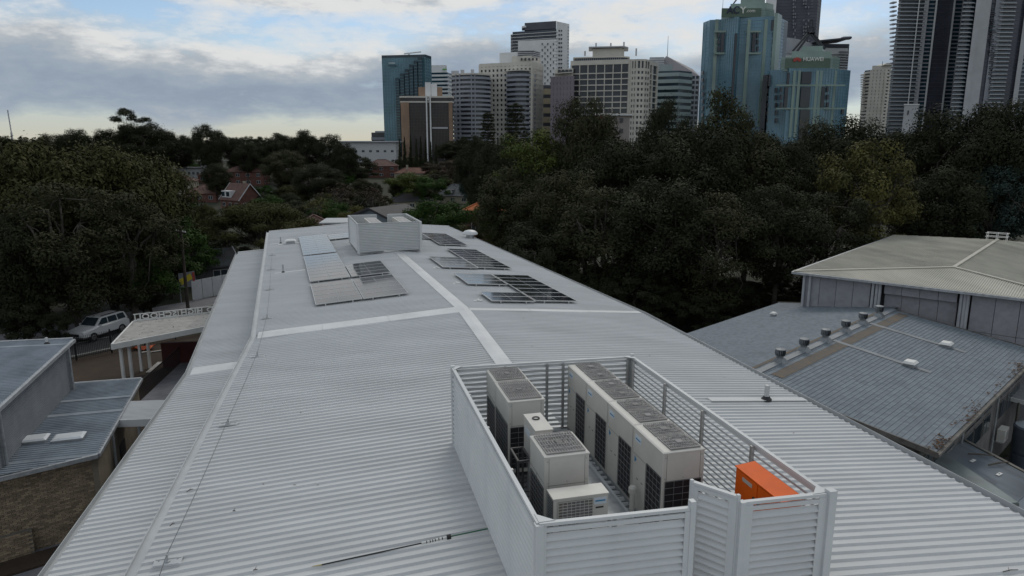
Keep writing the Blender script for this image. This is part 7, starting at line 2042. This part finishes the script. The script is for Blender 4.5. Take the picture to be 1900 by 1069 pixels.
MAKE = {
    'gumA': (20, gum(1, cw=6.5, ncl=52)), 'gumB': (20, gum(2, cw=6.0, cb=0.22, ncl=56)), 'gumC': (20, gum(3, cw=7.2, cb=0.25, ncl=60, rmin=1.3, rmax=2.4)),
    'gumD': (20, gum(4, cw=5.0, cb=0.45, ncl=26, flat=0.75, rmin=1.1, rmax=1.9)), 'gumE': (20, gum(5, cw=6.0, cb=0.14, ncl=60, rmin=0.9, rmax=1.7, leafn=520)),
    'airy': (20, gum(6, cw=5.6, cb=0.58, ncl=17, flat=0.45, rmin=1.2, rmax=2.0)), 'tuft': (20, gum(8, cw=3.8, cb=0.50, ncl=24, flat=0.85, rmin=1.2, rmax=1.9)),
    'wattle': (12, gum(9, H=12.0, cw=5.0, cb=0.12, ncl=80, rmin=0.9, rmax=1.6, size=0.32, leafn=820, bark=m_barkd)),
    'roundA': (10, round_tree(11)), 'roundB': (10, round_tree(12, cw=5.2, squash=0.8)), 'roundC': (10, round_tree(13, cw=3.8, ncl=30)),
    'umbrella': (9, umbrella(14)), 'cypress': (14, cypress(15)), 'cypressB': (14, cypress(16)), 'hoop': (22, hoop_pine(17)), 'bareA': (9, bare(18)), 'bareB': (9, bare(19)),
}
CROWN = {}
ONES = ['', 'first', 'second', 'third', 'fourth', 'fifth', 'sixth', 'seventh', 'eighth', 'ninth', 'tenth', 'eleventh', 'twelfth', 'thirteenth', 'fourteenth', 'fifteenth', 'sixteenth', 'seventeenth', 'eighteenth', 'nineteenth']
def ordw(n):
    if n >= 100: return 'hundred and ' + ordw(n - 100) if n > 100 else 'hundredth'
    if n < 20: return ONES[n]
    t_, o_ = divmod(n, 10)
    if o_ == 0: return ['', '', 'twentieth', 'thirtieth', 'fortieth', 'fiftieth', 'sixtieth', 'seventieth', 'eightieth', 'ninetieth'][t_]
    return ['', '', 'twenty', 'thirty', 'forty', 'fifty', 'sixty', 'seventy', 'eighty', 'ninety'][t_] + '-' + ONES[o_]
LOOK = {'dark': 'dark', 'gum': 'grey green', 'olive': 'olive', 'green': 'green', 'brown': 'brownish'}
def place(kind, u, vtop, y, wpx, tint, label, group, name='tree', rz=None, vb=None):
    H, mk = MAKE[kind]
    if kind not in PROTO: PROTO[kind] = mk()
    trunk, V, W = PROTO[kind]
    key = (kind, tint)
    if key not in CROWN: CROWN[key] = leaf_mesh('crown', V, LM[tint])
    p = PY(u, vtop, y); g = terrain(p.x, p.y)
    h = max(2.5, p.z - g); w = wpx / FPX * y
    zm = V[:, 2].max(); ex = (V[:, 0].max() - V[:, 0].min()) * 0.94
    t = thing(name, label, 'tree', (p.x, p.y, g - 0.05), 0, group)
    t.rotation_euler = (0, 0, random.uniform(0, 6.28) if rz is None else rz); sz_ = h / zm; sx_ = min(w / ex, 1.45 * sz_); t.scale = (sx_, sx_, sz_)
    part('trunk', trunk, t); part('crown', CROWN[key], t)
    return t
random.seed(21)
RG = 'gum trees massed behind the main roof'
# --- the big stand right of the roof
for a in (
    ('gumB', 955, 300, 82, 170, 'gum', 'dark gum at the left end of the big stand'),
    ('gumE', 1000, 232, 86, 190, 'lime', 'yellow green tree catching light at the left of the big stand'),  # light on the crown is put into the lime leaf tint
    ('gumB', 1092, 168, 84, 150, 'gum', 'tall gum with spreading crown in front of the cream hotel'),
    ('gumA', 1045, 300, 70, 200, 'gum', 'broad dark gum below the spreading crowned gum'),
    ('gumA', 1240, 166, 80, 135, 'dark', 'tall dark round headed gum right of the hotel'),
    ('gumC', 1160, 245, 76, 220, 'dark', 'wide dark gum in the middle of the big stand'),
    ('tuft', 1347, 150, 74, 125, 'gum', 'slender gum with tufted top before the tall teal tower'),
    ('gumC', 1300, 222, 70, 240, 'dark', 'wide dark gum under the tall teal tower'),
    ('gumB', 1400, 235, 72, 200, 'gum', 'dense gum under the two teal towers'),
    ('gumA', 1470, 245, 76, 180, 'dark', 'dark gum in front of the shorter teal tower'),
    ('gumC', 1560, 205, 92, 210, 'dark', 'rounded dark gum below the distant cream tower'),
    ('gumE', 1615, 250, 66, 200, 'gold', 'clumpy gum above the hall roof with sunlight in its gold leaf colour'),  # sunlight on the clumps is put into the gold leaf tint
    ('gumB', 1700, 232, 86, 170, 'dark', 'dark gum below the white rendered building'),
    ('gumC', 1795, 180, 78, 240, 'dark', 'large dark gum below the right residential towers'),
    ('gumA', 1890, 168, 72, 220, 'dark', 'dark gum at the right edge of the picture'),
    ('gumB', 1745, 300, 70, 200, 'dark', 'lower dark gum right of the sunlit gold gum'),
    ('gumE', 1850, 300, 70, 180, 'blue', 'bluish gum in front of the pale building at the right'),
    ('gumE', 1130, 340, 62, 220, 'gum', 'low branching gum close behind the main roof'),
    ('gumB', 1230, 320, 60, 230, 'dark', 'dark gum close behind the right eave'),
    ('gumE', 1340, 350, 58, 200, 'gum', 'clumpy gum left of the hall'),
    ('gumA', 1450, 330, 60, 210, 'dark', 'dark gum directly left of the hall roof'),
    ('gumC', 1010, 400, 66, 190, 'dark', 'low dark tree at the far right eave'),
    ('gumE', 1540, 350, 62, 190, 'dark', 'dark gum rising right behind the hall corner'),
    ('gumB', 930, 350, 92, 120, 'lime', 'small lime tipped tree left of the big stand'),
):
    place(*a[:6], a[6], RG, 'gum_tree')
# shade shrubs at the foot of the stand
for k in range(26):
    u = 960 + k * 22 + random.uniform(-8, 8); yy = random.uniform(46, 62) + (950 - u) * -0.002
    place(random.choice(('roundB', 'roundA', 'wattle')), u, 470 + (u - 960) * 0.16 + random.uniform(-25, 25), yy + 8, random.uniform(80, 130), 'dark', f'{ordw(k + 1)} dark shrub from the left in the undergrowth beneath the gum stand', 'undergrowth shrubs', 'shrub')
LG = 'trees left of the main roof'
for a in (
    ('wattle', 45, 240, 62, 260, 'olive', 'big olive tree filling the left edge'),
    ('wattle', 175, 248, 66, 230, 'olive', 'big olive brown tree second from the left edge'),
    ('wattle', 262, 270, 72, 190, 'olive', 'olive tree at the right of the left stand'),
    ('gumE', 110, 330, 56, 230, 'gum', 'dense gum with forked pale trunk by the street'),
    ('gumE', 225, 350, 60, 200, 'gum', 'dark tree over the parked white car'),
    ('wattle', 20, 380, 54, 160, 'dark', 'dark tree before the white building at the left edge'),
    ('roundA', 300, 395, 70, 150, 'green', 'bright green tree beside the entrance canopy'),
    ('roundB', 345, 430, 78, 110, 'green', 'smaller green tree in front of the dark house'),
    ('roundC', 270, 470, 62, 110, 'green', 'low green tree just behind the standing letters'),
    ('roundB', 40, 455, 63, 150, 'dark', 'low dark tree behind the metal clad roof at the left edge'),
    ('roundA', 120, 470, 64, 130, 'dark', 'low dark tree left of the parked car'),
    ('roundB', 205, 455, 66, 150, 'dark', 'low dark tree directly behind the parked car'),
    ('roundA', 318, 480, 72, 100, 'dark', 'low dark tree behind the power pole'),
    ('roundB', 35, 540, 52, 120, 'dark', 'dark hedge like shrub behind the corner of the metal clad roof'),
    ('roundA', 100, 575, 52, 60, 'dark', 'small dark shrub at the fence left of the parked car'),
    ('roundB', 262, 520, 62, 90, 'dark', 'dark bush behind the rear of the parked car'),
    ('umbrella', 480, 368, 84, 225, 'olive', 'broad flat domed tree behind the far left roof corner'),
    ('roundB', 545, 415, 100, 120, 'dark', 'dark tree right of the flat domed tree'),
    ('roundB', 420, 425, 88, 120, 'dark', 'dark round tree left of the flat domed tree'),
):
    place(*a[:6], a[6], LG, 'tree')
# --- valley and horizon
HG = 'trees on the far slope'
for a in (
    ('airy', 240, 198, 300, 70, 'dark', 'tall umbrella crowned gum standing highest on the left horizon'),
    ('gumC', 262, 222, 300, 125, 'dark', 'broad dark gum under the tall umbrella crown'),
    ('gumA', 200, 234, 295, 80, 'dark', 'dark gum left of the tall umbrella crown'),
    ('gumB', 140, 236, 290, 80, 'dark', 'dark gum with broken crown left on the horizon'),
    ('gumA', 85, 243, 285, 80, 'gum', 'pale gum low on the left horizon'),
    ('gumB', 335, 248, 320, 60, 'dark', 'small gum in the dip right of the tall umbrella crown'),
    ('gumB', 385, 227, 300, 72, 'dark', 'upright dark gum standing alone on the horizon'),
    ('gumA', 432, 252, 320, 55, 'dark', 'low gum right of the lone upright gum'),
    ('gumB', 478, 262, 310, 70, 'dark', 'dark tree left of the ragged horizon clump'),
    ('gumA', 515, 242, 315, 80, 'dark', 'left tree of the ragged horizon clump'),
    ('gumB', 565, 238, 310, 70, 'dark', 'tallest tree of the ragged horizon clump'),
    ('gumB', 230, 240, 310, 70, 'dark', 'dense dark gum just left of the tall umbrella crown'),
    ('gumA', 300, 234, 305, 70, 'dark', 'dense dark gum right of the tall umbrella crown'),
    ('gumB', 640, 262, 290, 55, 'dark', 'small dark tree right of the ragged horizon clump'),
    ('gumA', 455, 258, 300, 60, 'dark', 'dense dark tree between the lone gum and the ragged clump'),
    ('gumA', 610, 244, 305, 70, 'dark', 'right tree of the ragged horizon clump'),
    ('gumC', 530, 275, 270, 110, 'gum', 'grey green tree below the ragged horizon clump'),
    ('gumC', 590, 300, 240, 150, 'dark', 'wide dark tree in the middle of the valley slope'),
    ('roundB', 660, 285, 300, 90, 'dark', 'dark round tree in front of the long white building'),
    ('gumB', 400, 300, 255, 60, 'dark', 'dark tree between the modern house and the brick house'),
    ('gumC', 305, 290, 345, 110, 'dark', 'wide dark tree above the cream rendered house'),
    ('roundA', 760, 318, 250, 90, 'lime', 'yellow green tree in front of the bright red roof'),
    ('roundA', 800, 325, 245, 70, 'green', 'green tree right of the yellow green tree'),
    ('roundB', 845, 292, 300, 80, 'brown', 'brown green tree right of the cypress row'),
    ('roundC', 870, 318, 240, 45, 'blue', 'bluish conical tree beside the brown green tree'),
    ('roundA', 808, 364, 90, 125, 'green', 'bright green round tree right of the far screen'),
    ('roundA', 870, 392, 118, 90, 'olive', 'olive shrub right of the bright green round tree'),
    ('bareA', 640, 338, 190, 110, 'brown', 'leafless brown tree above the blue gabled house'),
    ('bareB', 690, 345, 185, 100, 'brown', 'leafless grey tree right of the brown one'),
    ('bareA', 600, 365, 150, 90, 'gold', 'sparse golden tree left of the far screen'),
    ('roundB', 655, 380, 140, 70, 'gold', 'golden green shrub left of the blue gabled house'),
    ('bareB', 905, 395, 105, 90, 'brown', 'leafless scrub at the far right roof corner'),
    ('gumB', 880, 262, 380, 70, 'dark', 'dark tree at the foot of the curved grey flats'),
    ('gumA', 925, 266, 370, 90, 'dark', 'dark tree below the white flats'),
    ('gumC', 830, 262, 390, 70, 'dark', 'dark tree right behind the cypress row'),
    ('hoop', 905, 207, 370, 40, 'dark', 'slim hoop pine before the white flats'),
    ('hoop', 957, 190, 350, 52, 'dark', 'larger hoop pine before the rounded bay of the white flats'),
):
    nm = {'hoop': 'hoop_pine', 'bareA': 'bare_tree', 'bareB': 'bare_tree'}.get(a[0], 'tree')
    place(*a[:6], a[6], HG, nm)
for i, (u, v) in enumerate(((741, 256), (750, 252), (761, 249), (772, 256), (780, 252), (789, 257), (799, 262), (809, 266))):
    place('cypress' if i % 2 else 'cypressB', u, v, 345 + (i % 3) * 3, 15, 'dark', ('leftmost' if i == 0 else ORD[i] + ' from the left') + ' in the row of dark cypresses', 'cypress row', 'cypress')
# unnamed garden trees filling the valley
rnd = random.Random(33)
garden = []
for k in range(300):
    u = rnd.uniform(270, 920); d = rnd.uniform(0, 1); yy = 150 + d * 220
    g0 = terrain(0, yy); vb_ = 268 + (15.5 - g0) / yy * FPX
    vt = vb_ - rnd.uniform(4.5, 9.5) / yy * FPX
    # keep the houses clear
    if any(abs(u - hu) < hw_ and vt < hv_ and vb_ > hv_ + 2 for hu, hv_, hw_ in ((432, 385, 48), (328, 360, 38), (372, 372, 34), (452, 342, 48), (356, 330, 28), (708, 328, 30), (765, 322, 30), (840, 374, 40), (765, 386, 36), (700, 400, 60), (428, 285, 14), (682, 280, 60))): continue
    garden.append((u, rnd.choice(('roundA', 'roundB', 'roundC', 'wattle', 'gumB', 'gumE')), vt, yy, rnd.uniform(6, 12) / yy * FPX, rnd.choice(('dark', 'dark', 'gum', 'olive', 'green', 'brown'))))
for k, (u, kd, vt, yy, wpx, tn) in enumerate(sorted(garden)):
    place(kd, u, vt, yy, wpx, tn, f'{LOOK[tn]} garden tree in the valley, {ordw(k + 1)} from the left', 'garden trees in the valley', 'garden_tree')
far_n = 0
for k in range(46):
    u = -60 + k * 21 + rnd.uniform(-8, 8)
    if 605 < u < 835: continue
    far_n += 1
    place(rnd.choice(('gumA', 'gumB', 'gumC')), u, rnd.uniform(246, 261), rnd.uniform(385, 430), rnd.uniform(28, 44), 'dark', f'{ordw(far_n)} dark tree from the left in the far treeline along the horizon', 'far treeline', 'treeline_tree')
for k in range(34):
    u = 880 + k * 33 + rnd.uniform(-8, 8)
    place(rnd.choice(('gumA', 'gumB', 'gumC')), u, rnd.uniform(235, 262), rnd.uniform(150, 200), rnd.uniform(90, 130), 'dark', f'{ordw(k + 1)} dark tree from the left in the belt behind the gum stand', 'belt behind the gum stand', 'treeline_tree')
